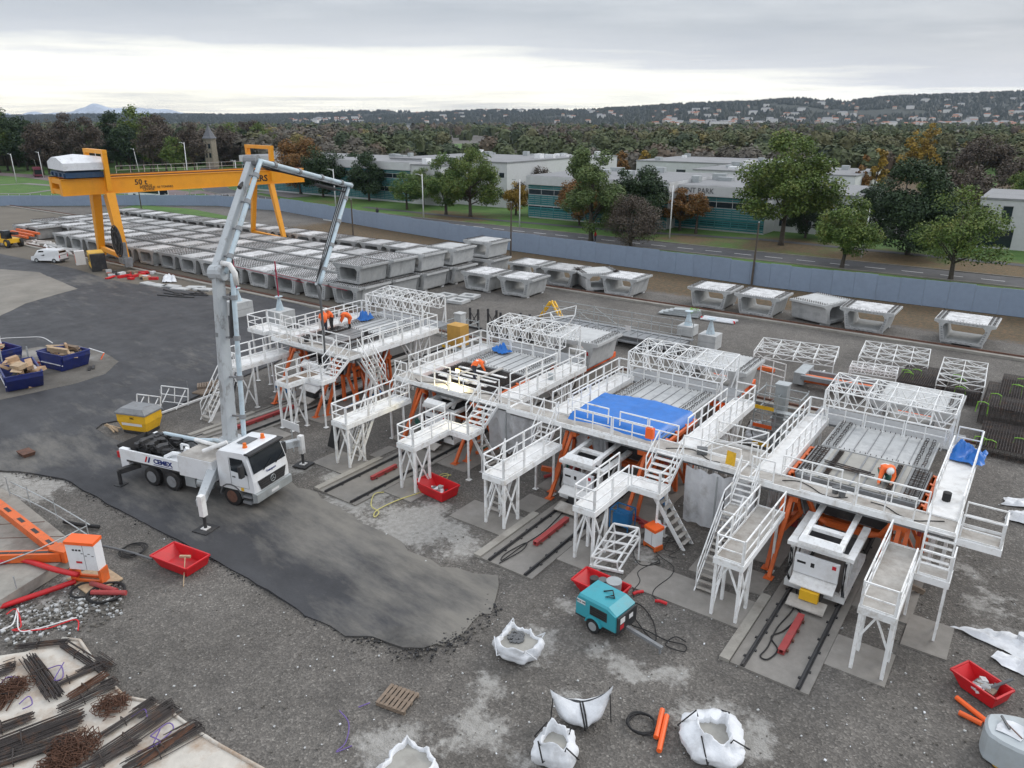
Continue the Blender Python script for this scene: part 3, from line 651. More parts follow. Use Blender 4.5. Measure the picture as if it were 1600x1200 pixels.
TREES = [  # px, py of the foot, height, crown radius, crown height, leaves, count, seed, label
 ((923, 378), 16.2, 5.6, 14.5, 'pale', 8500, 3, 'tall airy pale green birch with hanging branches beside the road', .17),
 ((985, 386), 7.8, 5.4, 7.2, 'brown', 6500, 4, 'low round brown nearly leafless shrub tree beside the hoarding', .11),
 ((1220, 383), 17.5, 7.6, 14.0, 'olive', 12000, 5, 'largest spreading green oak standing in front of the white office block', .19),
 ((1315, 419), 9.6, 4.5, 7.6, 'olive', 5500, 6, 'small rounded olive green tree on the verge between hoarding and road', .16),
 ((1418, 398), 13.6, 7.2, 12.6, 'dark', 11000, 7, 'dense dark green tree right of the white lamp post on the verge', .19),
 ((1485, 438), 11.2, 5.6, 9.0, 'olive', 4300, 8, 'half bare olive tree with bent trunk nearest to the right edge', .15),
 ((735, 338), 14.6, 6.6, 12.6, 'olive', 8500, 9, 'tall open crowned green oak at the corner of the teal office', .18),
 ((697, 335), 12.4, 5.0, 10.5, 'green', 6500, 10, 'green oak to the left of the tall open crowned oak', .17),
 ((577, 314), 11.5, 5.4, 10.0, 'dark', 6500, 11, 'dark green tree in front of the left teal office facade', .2),
 ((505, 308), 12.5, 6.6, 11.0, 'dark', 7000, 12, 'wide dark green tree behind the folded concrete boom', .2),
 ((636, 327), 8.6, 4.0, 7.0, 'green', 3500, 13, 'slim young green tree before the teal facade', .15),
 ((470, 303), 15.2, 8.0, 13.0, 'autumn', 9000, 14, 'big orange and green autumn tree left of the teal office', .22),
 ((806, 336), 6.8, 3.0, 6.0, 'yellow', 2800, 15, 'small bright yellow tree beside the white lamp post', .15),
 ((1062, 360), 7.4, 3.2, 5.6, 'autumn', 2400, 16, 'small golden brown tree in front of the right teal facade', .15),
 ((1087, 365), 7.2, 2.6, 4.6, 'autumn', 1300, 17, 'thin reddish young tree in front of the right teal facade', .15),
 ((985, 362), 11.8, 6.4, 11.0, 'dark', 10000, 18, 'round dense dark green tree between the two teal facades', .2),
 ((1600, 330), 9.5, 5.0, 7.0, 'olive', 3200, 19, 'overhanging olive branches behind the white building at the right edge', .18),
 ((795, 322), 6.5, 3.8, 5.2, 'brown', 2000, 20, 'brown bushy tree in front of the pale two storey office', .16),
]
for (px, py), h, cr, ch, lf, n_, sd_, lab, sz in TREES:
    p = at(px, py)
    tree({'brown': 'shrub_tree', 'pale': 'birch_tree'}.get(lf, 'broadleaf_tree'), lab, p.x, p.y, h, cr, ch, lf, int(n_*2.6), sz*.74, tr=.16+h*.014, seed=sd_, nl=12, lobes=26, tall=1.08, crown_lobe=.31)
# more trees among the offices, copies of the ones above with their own turn and size
SRC = {o['label'].split(' ')[0]+str(i): o for i, o in enumerate(x for x in bpy.data.objects if x.get('category') == 'tree')}
srcs = list(SRC.values())
for k, (px, py, i, s_, lab) in enumerate([(556, 300, 7, .9, 'dark tree before the left end of the teal office'), (612, 305, 6, .75, 'green tree before the middle of the left teal office'), (662, 322, 5, .62, 'small green tree beside the white annexe'), (770, 312, 17, 1.2, 'brown bush below the pale two storey office'), (846, 318, 17, 1.3, 'brown bush right of the pale two storey office'), (866, 300, 9, .8, 'reddish tree behind the brown bush'), (905, 352, 10, .6, 'small green tree left of the birch'), (1258, 372, 8, .6, 'small dark tree right of the largest oak'),
    (1372, 366, 8, .75, 'dark tree behind the round olive tree'), (1455, 372, 15, .8, 'dark tree before the white building'), (1500, 344, 17, 1.6, 'brown scrub left of the white building'), (1590, 318, 17, 1.7, 'brown scrub behind the white building'), (1120, 300, 17, 1.1, 'brown scrub on the white roofed court'), (1452, 318, 2, .8, 'tall green tree beyond the car park'), (1525, 290, 17, 2.2, 'brown thicket beside the green meadow'), (1602, 280, 15, 1.1, 'dark tree at the right edge beyond the meadow'), (880, 262, 17, 2.0, 'brown thicket beyond the pale office'), (930, 262, 17, 1.9, 'second brown thicket beyond the pale office')]):
    p = at(px, py); o = dup(srcs[i], p, k*1.3, lab); o.scale = (s_,)*3
# yellow poplars behind the offices
for k, (px, py, h, r_, lf) in enumerate([(1340, 330, 13, 1.9, 'autumn'), (1362, 325, 15, 2.0, 'yellow'), (1415, 300, 17, 3.4, 'yellow'), (1440, 300, 19, 3.2, 'yellow'), (1095, 290, 8, 2.2, 'yellow'), (1070, 292, 7, 2.4, 'autumn'), (970, 285, 10, 2.6, 'autumn'), (1005, 282, 10, 2.4, 'yellow'), (1150, 300, 6, 1.8, 'yellow')]):
    p = at(px, py)
    tree('poplar_tree', ['rusty narrow poplar left of the brightest yellow poplar', 'brightest tall yellow poplar behind the white offices', 'wide golden poplar behind the dark green tree', 'tallest golden poplar behind the dark green tree', 'yellow shrubby tree on the white roofed court', 'orange shrubby tree on the white roofed court', 'orange tree behind the birch', 'narrow yellow tree right of the orange tree', 'small yellow tree before the long white hall'][k],
         p.x, p.y, h, r_, h*.9, lf, 2200, .24, tr=.2, seed=40+k, nl=8, lobes=22, group='yellow poplars behind the offices')
# the dark tree belt at the left, every tree its own
rb = random.Random(5); kinds = []
for k in range(6):
    lf = ['dark', 'olive', 'dark', 'brown', 'green', 'brown'][k]
    t = tree('belt_tree', '', 0, 0, 17+k % 3*1.5, 6.2, 15, lf, 9000 if lf != 'brown' else 5500, .21, tr=.35, seed=70+k, nl=10, lobes=34)
    kinds.append((t, lf))
words = {'dark': 'dark evergreen', 'olive': 'dull olive', 'brown': 'brown nearly bare', 'green': 'deep green'}
cnt = {}
used = set()
for k in range(46):
    px = -40+k*10.5+rb.uniform(-4, 4); py = rb.choice([272, 268, 263, 259])+rb.uniform(-2, 2)
    if k > 33: py -= 8
    if 316 < px < 352: continue
    p = at(px, py); i = rb.choice([0, 0, 1, 2, 2, 3, 4, 5] if px < 230 else [0, 1, 3, 3, 5, 5, 1])
    src, lf = kinds[i]; cnt[lf] = cnt.get(lf, 0)+1
    lab = f'{words[lf]} tree of the belt behind the crane, {ORD[min(cnt[lf]-1, 23)]} from the left'
    o = src if i not in used else dup(src); used.add(i)
    s_ = rb.uniform(.85, 1.15)*(1.12 if px < 60 or 160 < px < 235 else .95)
    o.location = (p.x, p.y, 0); o.rotation_euler = (0, 0, rb.uniform(0, 6)); o.scale = (s_, s_, s_*rb.uniform(.85, 1.1)); tag(o, lab, 'tree', 'trees in the dark belt')
for i, (t, lf) in enumerate(kinds):
    if i not in used:
        for c in list(t.children): bpy.data.objects.remove(c)
        bpy.data.objects.remove(t)
# far woods: one mass of crowns out to the foot of the hills
def inpoly(p, poly):
    c = False; j = len(poly)-1
    for i in range(len(poly)):
        if (poly[i].y > p[1]) != (poly[j].y > p[1]) and p[0] < (poly[j].x-poly[i].x)*(p[1]-poly[i].y)/(poly[j].y-poly[i].y)+poly[i].x: c = not c
        j = i
    return c
FIELDS = [[at(*p) for p in q] for q in ([(1490, 312), (1545, 306), (1580, 258), (1545, 256)], [(850, 256), (1010, 254), (1010, 243), (850, 245)], [(1330, 232), (1700, 238), (1700, 218), (1330, 216)], [(520, 238), (760, 236), (800, 224), (560, 226)], [(1050, 222), (1300, 222), (1300, 214), (1050, 214)])]
for k, fp in enumerate(FIELDS): sheet('field', fp, .1, 8, M['grass'] if k in (0, 3) else M['gravel_brown'])
def farwood():
    rng = np.random.default_rng(3); V, F, C = [], [], []; n0 = 0
    pal = np.array([(.065, .080, .036), (.085, .078, .060), (.095, .095, .045), (.11, .085, .062), (.045, .062, .034), (.16, .135, .05), (.10, .09, .075), (.075, .09, .042)])
    dome = []
    for (z0, s0), (z1, s1) in (((-.9, .75), (-.1, .92)), ((-.1, .92), (.5, .72)), ((.5, .72), (.8, .3))):
        for k in range(7):
            a, b_ = k*2*PI/7, (k+1)*2*PI/7; dome += [(s0*math.cos(a), s0*math.sin(a), z0), (s0*math.cos(b_), s0*math.sin(b_), z0), (s1*math.cos(b_), s1*math.sin(b_), z1), (s1*math.cos(a), s1*math.sin(a), z1)]
    dome = np.array(dome)*.88
    def put(x, y, h, r_, q, col, dep=500):
        nonlocal n0
        V.append(np.array([x, y, h-r_*1.1])+dome*np.array([r_, r_, r_*1.15])); F.append(np.arange(n0, n0+len(dome)).reshape(-1, 4)); n0 += len(dome); C.append(np.repeat(col[None], len(dome), 0))
        d = rng.normal(size=(q, 3)); d /= np.linalg.norm(d, axis=1)[:, None]; d[:, 2] = np.abs(d[:, 2])*1.0-.25*rng.random(q)
        pos = np.array([x, y, h-r_*1.1])+d*np.array([r_, r_, r_*1.1])*(.55+.5*rng.random((q, 1)))
        t = rng.normal(size=(q, 3)); t /= np.linalg.norm(t, axis=1)[:, None]; b = np.cross(t, rng.normal(size=(q, 3))); b /= np.linalg.norm(b, axis=1)[:, None]
        nn = rng.normal(size=(q, 3))*.6+np.array([0, 0, .9])+d*.7; nn /= np.linalg.norm(nn, axis=1)[:, None]; t = np.cross(nn, rng.normal(size=(q, 3))); t /= np.linalg.norm(t, axis=1)[:, None]; b = np.cross(nn, t)
        s = r_*(.115 if dep < 450 else .16 if dep < 900 else .24)*(.6+.8*rng.random((q, 1)))
        V.append(np.stack([pos-t*s-b*s*.7, pos+t*s-b*s*.7, pos+t*s+b*s*.7, pos-t*s+b*s*.7], 1).reshape(-1, 3))
        F.append(np.arange(n0, n0+q*4).reshape(q, 4)); n0 += q*4
        C.append(np.repeat(np.clip(col*(.88+.24*rng.random((q, 1))), 0, 1), 4, 0))
    for k in range(6000):
        px = rng.uniform(-250, 1850); u = (px-800)/CAM_F
        lo = 330 if px < 430 else (250 if px > 1230 else 240)
        dep = lo*(1700/lo)**(rng.random()**1.25)
        q = dirv(px)*dep
        if mnoise.noise((q.x*.006, q.y*.006, 2)) > .22 and dep > 330: continue
        if -200 < q.x < 20 and q.y < 235: continue
        if any(inpoly((q.x, q.y), fp) for fp in FIELDS): continue
        h = rng.uniform(9, 15)*(1 if dep > 300 else .8); r_ = rng.uniform(2.6, 4.8)*(1+dep/2500)
        zone = mnoise.noise((q.x*.004, q.y*.004, 7))
        ci = rng.choice(8) if rng.random() < .12 else rng.choice([1, 6, 1, 3] if zone > .14 else [0, 4, 7] if zone > -.12 else [2, 0, 2, 7])
        put(q.x, q.y, h, r_, 230 if dep < 450 else (100 if dep < 900 else 36), pal[ci]*1.2, dep)
    V_, F_, C_ = np.concatenate(V), np.concatenate(F), np.concatenate(C)
    m, n, l, p = newmat('far_wood_leaves'); vc = n.new('ShaderNodeVertexColor'); vc.layer_name = 'mask'; l.new(vc.outputs[0], p.inputs['Base Color']); p.inputs['Roughness'].default_value = .9
    me = npmesh('far_wood', V_, F_, [m]); setmask(me, C_[:, 0], C_[:, 1], C_[:, 2]); return stuff(link('far_wood', me))
farwood()
# ---------------------------------------------------------------- hills, their woods and houses, the far mountains
RIDGE = [(-500, 184), (0, 183.5), (200, 182), (400, 182), (520, 181), (600, 179.5), (700, 180), (760, 177), (900, 176.5), (1000, 172), (1100, 168), (1150, 167), (1215, 162), (1290, 166), (1350, 160), (1450, 157), (1520, 155), (1600, 152), (1800, 147), (2100, 150)]
def ridge(px):
    for (a, ya), (b, yb) in zip(RIDGE, RIDGE[1:]):
        if px <= b: return ya+(yb-ya)*(px-a)/(b-a)
    return RIDGE[-1][1]
def hillh(px, dep):
    rd = 4600-1500*min(1, max(0, (px-350)/800)); foot = rd*.55
    top = CAM_H+(186-ridge(px))/CAM_F/_c*rd
    f = min(1, max(0, (dep-foot)/(rd-foot))); f = f*f*(3-2*f)
    q = dirv(px)*dep
    return top*f*(1-.10*max(0, (dep-rd)/rd))+(mnoise.noise((q.x*.0016, q.y*.0016, 0))*14+mnoise.noise((q.x*.005, q.y*.005, 0))*5)*f*(1 if dep < rd*.93 else .25)
pxs = np.arange(-560, 2160, 14); deps = np.linspace(1500, 6200, 64)
hv = np.array([[*(dirv(px)*d_).xy, hillh(px, d_)-.8] for d_ in deps for px in pxs]); npx = len(pxs)
gi = np.arange(len(hv)).reshape(len(deps), npx); hf = np.stack([gi[:-1, :-1], gi[:-1, 1:], gi[1:, 1:], gi[1:, :-1]], -1).reshape(-1, 4)
M['hill'] = surfmat('wooded_hillside', (.014, .022, .016), (.03, .038, .024), (.1, .1, .05), .95, sc=.006)
hm = npmesh('hills', hv, hf, [M['hill']], smooth=True); setmask(hm, np.zeros(len(hv)), np.zeros(len(hv)), np.zeros(len(hv)))
struct(link('hills', hm))
def hillwood():
    rng = np.random.default_rng(11); V, F = [], []; n0 = 0
    oc = np.array([(1, 0, 0), (-.5, .87, 0), (-.5, -.87, 0), (0, 0, 1.2)])
    for k in range(13000):
        px = rng.uniform(-300, 1900); rd = 4600-1500*min(1, max(0, (px-350)/800)); d_ = rd*(.58+.45*rng.random()**.8); q = dirv(px)*d_
        if mnoise.noise((q.x*.003, q.y*.003, 5)) > .28: continue
        z = hillh(px, d_); r_ = rng.uniform(5, 11)
        for j in range(2):
            ang = rng.random()*6; R_ = np.array([[math.cos(ang), -math.sin(ang), 0], [math.sin(ang), math.cos(ang), 0], [0, 0, 1]])
            V.append((oc*np.array([r_, r_, r_*1.1]))@R_.T+np.array([q.x+rng.normal()*4, q.y+rng.normal()*4, z])); F.append(np.array([(0, 1, 3), (1, 2, 3), (2, 0, 3)])+n0); n0 += 4
    return stuff(link('hill_wood', npmesh('hill_wood', np.concatenate(V), np.concatenate(F), [leafmat('hillside_wood', [(.010, .017, .013), (.018, .027, .018), (.032, .036, .022)])])))
hillwood()
def housemesh(w_, d_, h_, rm, wm_):
    m_ = MB(); m_.slab(-w_/2, w_/2, -d_/2, d_/2, -3, h_, 0)
    m_.add([(-w_/2-.4, -d_/2-.4, h_), (w_/2+.4, -d_/2-.4, h_), (w_/2+.4, d_/2+.4, h_), (-w_/2-.4, d_/2+.4, h_), (-w_/2+1, 0, h_+2.4), (w_/2-1, 0, h_+2.4)], [(0, 1, 5, 4), (2, 3, 4, 5), (1, 2, 5), (3, 0, 4), (3, 2, 1, 0)], 1)
    return m_.mesh('hillside_house', [wm_, rm])
M['house_wall'] = mat('pale_house_wall', (.52, .47, .41), .9, var=.05, obvar=.15); M['house_white'] = mat('white_house_wall', (.68, .67, .65), .9, var=.05)
HM = [housemesh(14, 10, 5.5, M['terracotta'], M['house_wall']), housemesh(18, 11, 6, M['terracotta'], M['house_white']), housemesh(26, 12, 7.5, M['roof_grey'], M['house_white']), housemesh(11, 9, 4.5, M['terracotta'], M['house_wall'])]
rh = random.Random(8)
for k in range(270):
    if k < 165: px = rh.uniform(1000, 1620); fr = rh.uniform(.60, .86) if k % 3 else rh.uniform(.56, .66)
    elif k < 205: px = rh.uniform(560, 1000); fr = rh.uniform(.62, .92)
    elif k < 240: px = rh.gauss(530, 45); fr = rh.uniform(.62, .72)
    else: px = rh.gauss(1480, 60); fr = rh.uniform(.55, .6)
    rd = 4600-1500*min(1, max(0, (px-350)/800)); d_ = rd*fr; q = dirv(px)*d_
    o = link('hillside_house', HM[rh.choice([0, 1, 1, 2, 2, 3])], None, (q.x, q.y, hillh(px, d_)+5), (0, 0, YAW+rh.uniform(-.7, .7)))
    s_ = rh.uniform(.6, 1.0); o.scale = (s_, s_, s_)
    tag(o, 'tiny pale house scattered on the far wooded hillside', 'house', 'houses on the far hillside')
# mountains
mpx = np.arange(-420, 760, 6); rows = []
for d_, f in ((8200, 0), (8600, .55), (9000, 1), (9400, .7)):
    for px in mpx:
        hh = 8+6*mnoise.noise((px*.011, .3, 1))+5*mnoise.noise((px*.035, 1, 1))+10*math.exp(-((px-190)/34)**2)+7*math.exp(-((px-260)/40)**2)
        hh *= max(0, min(1, (520-px)/260)); hh *= 1+.25*mnoise.noise((px*.06, d_*.004, 4))
        q = dirv(px)*d_; rows.append((q.x, q.y, max(0, hh)*f*9000/CAM_F/_c+CAM_H*f))
rows = np.array(rows); gi = np.arange(len(rows)).reshape(4, len(mpx)); mf = np.stack([gi[:-1, :-1], gi[:-1, 1:], gi[1:, 1:], gi[1:, :-1]], -1).reshape(-1, 4)
M['snow'] = mat('snowy_rock', (.40, .45, .52), .9, var=.25, scale=.004)
struct(link('mountains', npmesh('mountains', rows, mf, [M['snow']], smooth=True)))
# ================================================================ LARGE OBJECTS
# ---------------------------------------------------------------- office buildings
def slat(mb, x0, x1, y, z0, z1, k, mi=0):
    for i in range(k):
        zc = z0+(i+.5)*(z1-z0)/k; mb.box(((x0+x1)/2, y, zc), (x1-x0, .05, (z1-z0)/k*.72), 0, mi, Matrix.Rotation(math.radians(20), 3, 'X'))
def teal_office(name, label, x0, x1, y0, depth, h, skew=0.0):
    t = thing(name, label, 'office building', (x0, y0, 0))
    m_ = MB(); m_.slab(x0, x1, y0+.35, y0+depth, 0, h-1.75); m_.build('wall', M['render_white'], t)
    m_ = MB(); m_.slab(x0-.3, x1+.3, y0-.3, y0+depth+.3, h-1.75, h); m_.build('fascia', M['render_white'], t)
    m_ = MB(); m_.slab(x0-.1, x1+.1, y0-.1, y0+depth+.1, h+.003, h+.06); r_ = m_.build('roof', M['roof_grey'], t)
    rr = random.Random(int(x1*10))
    for k in range(6):
        m_ = MB(); xx = rr.uniform(x0+3, x1-4); yy = rr.uniform(y0+4, y0+depth-3); m_.slab(xx, xx+rr.uniform(1, 3), yy, yy+rr.uniform(1, 2), h+.06, h+rr.uniform(.6, 1.3)); m_.build('roof_unit', M['galv'], r_)
    nb = max(2, round((x1-x0)/3.0)); bw = (x1-x0)/nb
    lv = MB(); slat(lv, -bw/2+.05, bw/2-.05, 0, 0, .75, 2); lm1 = lv.mesh('louvre_band', M['louvre'])
    lv = MB(); slat(lv, -bw/2+.05, bw/2-.05, 0, 0, 2.0, 5)
    for q in (-bw/2+.05, 0, bw/2-.05): lv.slab(q-.03, q+.03, .05, .12, 0, 2.0)
    lm2 = lv.mesh('louvre_panel', M['louvre'])
    wv = MB(); wv.slab(-bw/2+.06, bw/2-.06, 0, .06, 0, .95); wm_ = wv.mesh('window', M['window'])
    fr = MB(); fr.slab(-bw/2, -bw/2+.06, -.03, .1, 0, .95); fr.slab(-bw/2, bw/2, -.03, .03, .95, 1.02); frm = fr.mesh('frame', M['pole_white'])
    for k in range(nb):
        xc = x0+(k+.5)*bw-x0
        link('louvre_band', lm1, t, (xc, .1, h-2.6))
        for z_, f in ((h-3.65, 1), (h-6.9, 1)):
            if z_ < .3: continue
            w_ = link('window', wm_, t, (xc, .26, z_)); link('frame', frm, w_)
        for z_ in (h-5.75, h-8.95):
            if z_ > -1.2: link('louvre_panel', lm2, t, (xc, .1, max(z_, .25)))
    return t
OFF = []
p = at(642, 318); OFF.append(teal_office('office_building', 'left teal louvred office block with long white roof edge', p.x-66, p.x, 133.2, 24, 9.4))
p0, p1 = at(822, 340), at(975, 352); OFF.append(teal_office('office_building', 'middle teal louvred office half hidden by the pale birch', p0.x, p1.x+9, 128.0, 26, 8.4))
p0, p1 = at(1042, 355), at(1192, 367); B3 = teal_office('office_building', 'right teal louvred office with black lettering on its white fascia', p0.x-6, p1.x, 131.8, 30, 7.8)
def text(s, size, parent, loc, rot, material, name='lettering', ext=.01, bold=0.0, sx=1.0):
    c = bpy.data.curves.new('lettering', 'FONT'); c.body = s; c.size = size; c.extrude = ext; c.offset = bold; c.align_x = 'CENTER'; c.align_y = 'CENTER'; c.resolution_u = 2
    o = bpy.data.objects.new('tmp', c); COL.objects.link(o)
    me = bpy.data.meshes.new_from_object(o.evaluated_get(bpy.context.evaluated_depsgraph_get())); bpy.data.objects.remove(o)
    me.materials.clear(); me.materials.append(material); me.name = name
    ob = link(name, me, parent, loc, rot); ob.scale = (sx, 1, 1); return ob
text('REGENT PARK', 1.25, B3, (10.4, -.345, 6.95), (PI/2, 0, 0), M['plastic_grey'], bold=.02)
def plain_block(label, x0, x1, y0, depth, h, rows, name='office_building', win=(1.6, 1.1), gap=2.6, mats_=('render_white', 'roof_grey')):
    t = thing(name, label, 'office building', (x0, y0, 0))
    m_ = MB(); m_.slab(x0, x1, y0, y0+depth, 0, h); m_.build('wall', M[mats_[0]], t)
    m_ = MB(); m_.slab(x0-.15, x1+.15, y0-.15, y0+depth+.15, h+.003, h+.28); r_ = m_.build('roof', M[mats_[1]], t)
    rr = random.Random(int(abs(x0)*7))
    for k in range(9):
        m_ = MB(); xx = rr.uniform(x0+1, x1-3); yy = rr.uniform(y0+1, y0+depth-2); m_.slab(xx, xx+rr.uniform(.8, 2.6), yy, yy+rr.uniform(.8, 2), h+.28, h+rr.uniform(.7, 1.6)); m_.build('roof_unit', M['pole_white'] if k % 2 else M['galv'], r_)
    wv = MB(); wv.slab(-win[0]/2, win[0]/2, -.05, .0, 0, win[1]); wm_ = wv.mesh('window', M['window'])
    fv = MB()
    for q in (-win[0]/2, win[0]/2): fv.slab(q-.06, q+.06, -.09, -.02, -.06, win[1]+.06)
    fv.slab(-win[0]/2, win[0]/2, -.09, -.02, -.08, 0); fm = fv.mesh('frame', M['pole_white'])
    for z_ in rows:
        k = int((x1-x0-1)/gap)
        for i in range(k):
            w_ = link('window', wm_, t, ((i+.5)*(x1-x0)/k, -.003, z_)); link('frame', fm, w_)
    # the end wall that faces right
    return t
p0, p1 = at(690, 318), at(846, 318)
plain_block('pale two storey office with two dark window bands behind the trees', p0.x-18, p1.x-1, 139, 30, 9.8, (2.2, 6.6))
p0 = at(690, 322); m_ = MB(); 
plain_block('white windowless annexe at the right end of the left teal office', at(642, 318).x+.15, at(690, 322).x, 133.4, 18, 8.9, ())
p0, p1 = at(1010, 290), at(1480, 300)
plain_block('long low white industrial hall far behind the offices', p0.x, p1.x-30, 205, 30, 7.5, (3.0,), win=(3, 2.6), gap=9)
plain_block('white roofed long hall behind the right teal office', -72, -36, 172, 25, 7.8, (2.0,), win=(2.4, 1.2), gap=4)
plain_block('grey white flat hall left of the long industrial hall', -128, -108, 175, 26, 8.8, (5.5,), win=(2.4, 1.2), gap=4)
# the white stepped wing to the right of the sign
t = thing('office_wing', 'white stepped office wing behind the largest oak', 'office building', (-41, 136, 0))
m_ = MB(); m_.slab(-41.4, -28, 138, 160, 0, 6.8); m_.build('wall', M['render_white'], t)
m_ = MB(); m_.slab(-41.6, -27.8, 137.8, 160.2, 6.803, 7.0); m_.build('roof', M['roof_grey'], t)
for z_ in (1.0, 4.2):
    for i in range(4):
        m_ = MB(); m_.slab(-40.6+i*3.2, -38.2+i*3.2, 137.94, 137.998, z_, z_+1.2); m_.build('window', M['window'], t)
# white house at the right edge with deep openings
wx = at(1515, 388).x
t = thing('white_building', 'white rendered building with tall dark openings at the right edge', 'building', (wx, 139, 0))
m_ = MB(); m_.slab(wx, wx+34, 139, 158, 0, 7.4); m_.build('wall', M['render_white'], t)
m_ = MB(); m_.slab(wx-.1, wx+34, 138.9, 158, 7.403, 7.7); m_.build('roof', M['roof_grey'], t)
for xx, z0, z1, w_ in ((.3, 4, 6.4, 1.0), (3.2, 3.9, 6.5, 1.3), (7.0, 3.9, 6.5, 1.4), (11, 3.9, 6.5, 1.4), (15, 3.9, 6.5, 1.4), (8.0, .2, 2.8, 1.6), (13, .2, 2.8, 1.6), (-0.0, .3, 2.9, 5.2), (18, .2, 2.8, 1.6)):
    m_ = MB(); m_.slab(wx+xx+.05, wx+xx+w_, 138.96, 138.998, z0, z1); f_ = m_.build('window', M['window'], t)
    m_ = MB(); m_.slab(wx+xx-.05, wx+xx+.05, 138.9, 138.997, z0, z1); m_.slab(wx+xx, wx+xx+w_, 138.9, 138.997, z1+.002, z1+.1); m_.build('frame', M['grey'], f_)
# tower
p = at(333, 262); tx, ty = p.x, p.y
t = thing('stone_tower', 'old stone tower with slate spire rising from the dark trees', 'tower', (tx, ty, 0))
m_ = MB(); m_.loft([[Vector((tx+2.5*s_*math.cos(a), ty+2.5*s_*math.sin(a), z_)) for a in np.arange(8)*PI/4+PI/8] for z_, s_ in ((0, 1.05), (11.0, 1), (11.1, 1.1), (11.6, 1.1))]); m_.build('wall', M['stone'], t)
m_ = MB(); m_.loft([[Vector((tx+r_*math.cos(a), ty+r_*math.sin(a), z_)) for a in np.arange(8)*PI/4+PI/8] for z_, r_ in ((11.61, 3.1), (12.5, 2.3), (14.6, 1.1), (16.4, .3), (18.4, .05))]); m_.build('roof', M['slate'], t)
for a in (YAW-1.1, YAW-.4, YAW+.2):
    for z_ in (5, 8.6):
        q = Vector((tx+2.4*math.sin(a), ty-2.4*math.cos(a), z_)); m_ = MB(); m_.box(q, (.8, .3, 1.8), a); m_.build('window', M['window'], t)
# ---------------------------------------------------------------- street lamps and poles
def lamp(px, py, h=8.7, lean=0., label='', n=0):
    p = at(px, py); t = thing('street_lamp', label, 'street lamp', p, 0, 'white street lamps along the road')
    m_ = MB(); m_.tube([p, p+Vector((lean*h*.5, 0, h*.5)), p+Vector((lean*h, 0, h))], [.13, .11, .08], 8); m_.build('post', M['pole_white'], t, smooth=True)
    m_ = MB(); m_.bar(p+Vector((lean*h, 0, h-.35)), p+Vector((lean*h-.9, -.2, h-.1)), .07); m_.build('arm', M['pole_white'], t)
    m_ = MB(); m_.box(p+Vector((lean*h-1.15, -.25, h-.06)), (.8, .26, .14), .2); m_.build('lamp_head', M['galv'], t)
for q in ((812, 355, 8.7, 0, 'white lamp post beside the small yellow tree'), (1046, 373, 8.8, 0, 'white lamp post left of the lettered teal office'), (662, 340, 8.7, 0, 'white lamp post left of the tall oaks'), (525, 325, 8.6, 0, 'white lamp post below the bend of the concrete boom'),
          (1346, 402, 7.0, .02, 'white lamp post between the round olive tree and dark tree'), (26, 285, 8.8, .01, 'leftmost white lamp post by the lawn'), (68, 278, 8.6, 0, 'second white lamp post from the left'), (57, 262, 8.6, -.25, 'leaning white mast behind the second lamp'),
          (108, 252, 8.4, -.2, 'leaning white mast behind the tarped trolley'), (158, 274, 9.2, -.2, 'leaning white mast close left of the first orange portal'), (218, 272, 9, -.15, 'leaning white mast right of the first orange portal'), (297, 306, 13.5, .05, 'tall white mast behind the crane girder'), (373, 300, 8.5, .0, 'white lamp just left of the second orange portal')):
    lamp(*q[:4], label=q[4])
for (px, py, h, lab) in ((1174, 446, 7.6, 'dark timber pole before the hoarding at the right'), (798, 400, 7.8, 'dark timber pole behind the double stacked segments'), (553, 386, 7.4, 'dark timber pole below the boom tip'), (221, 326, 6.5, 'dark timber pole on the grass bank')):
    p = at(px, py); t = thing('timber_pole', lab, 'pole', p)
    m_ = MB(); m_.tube([p-Vector((0, 0, .3)), p+Vector((0.1, 0, h))], [.14, .09], 7); m_.build('pole', M['timber_pole'], t)
    m_ = MB(); m_.cyl(p+Vector((.1, 0, h)), p+Vector((.1, 0, h+.1)), .11, 7); m_.build('cap', M['galv'], t)
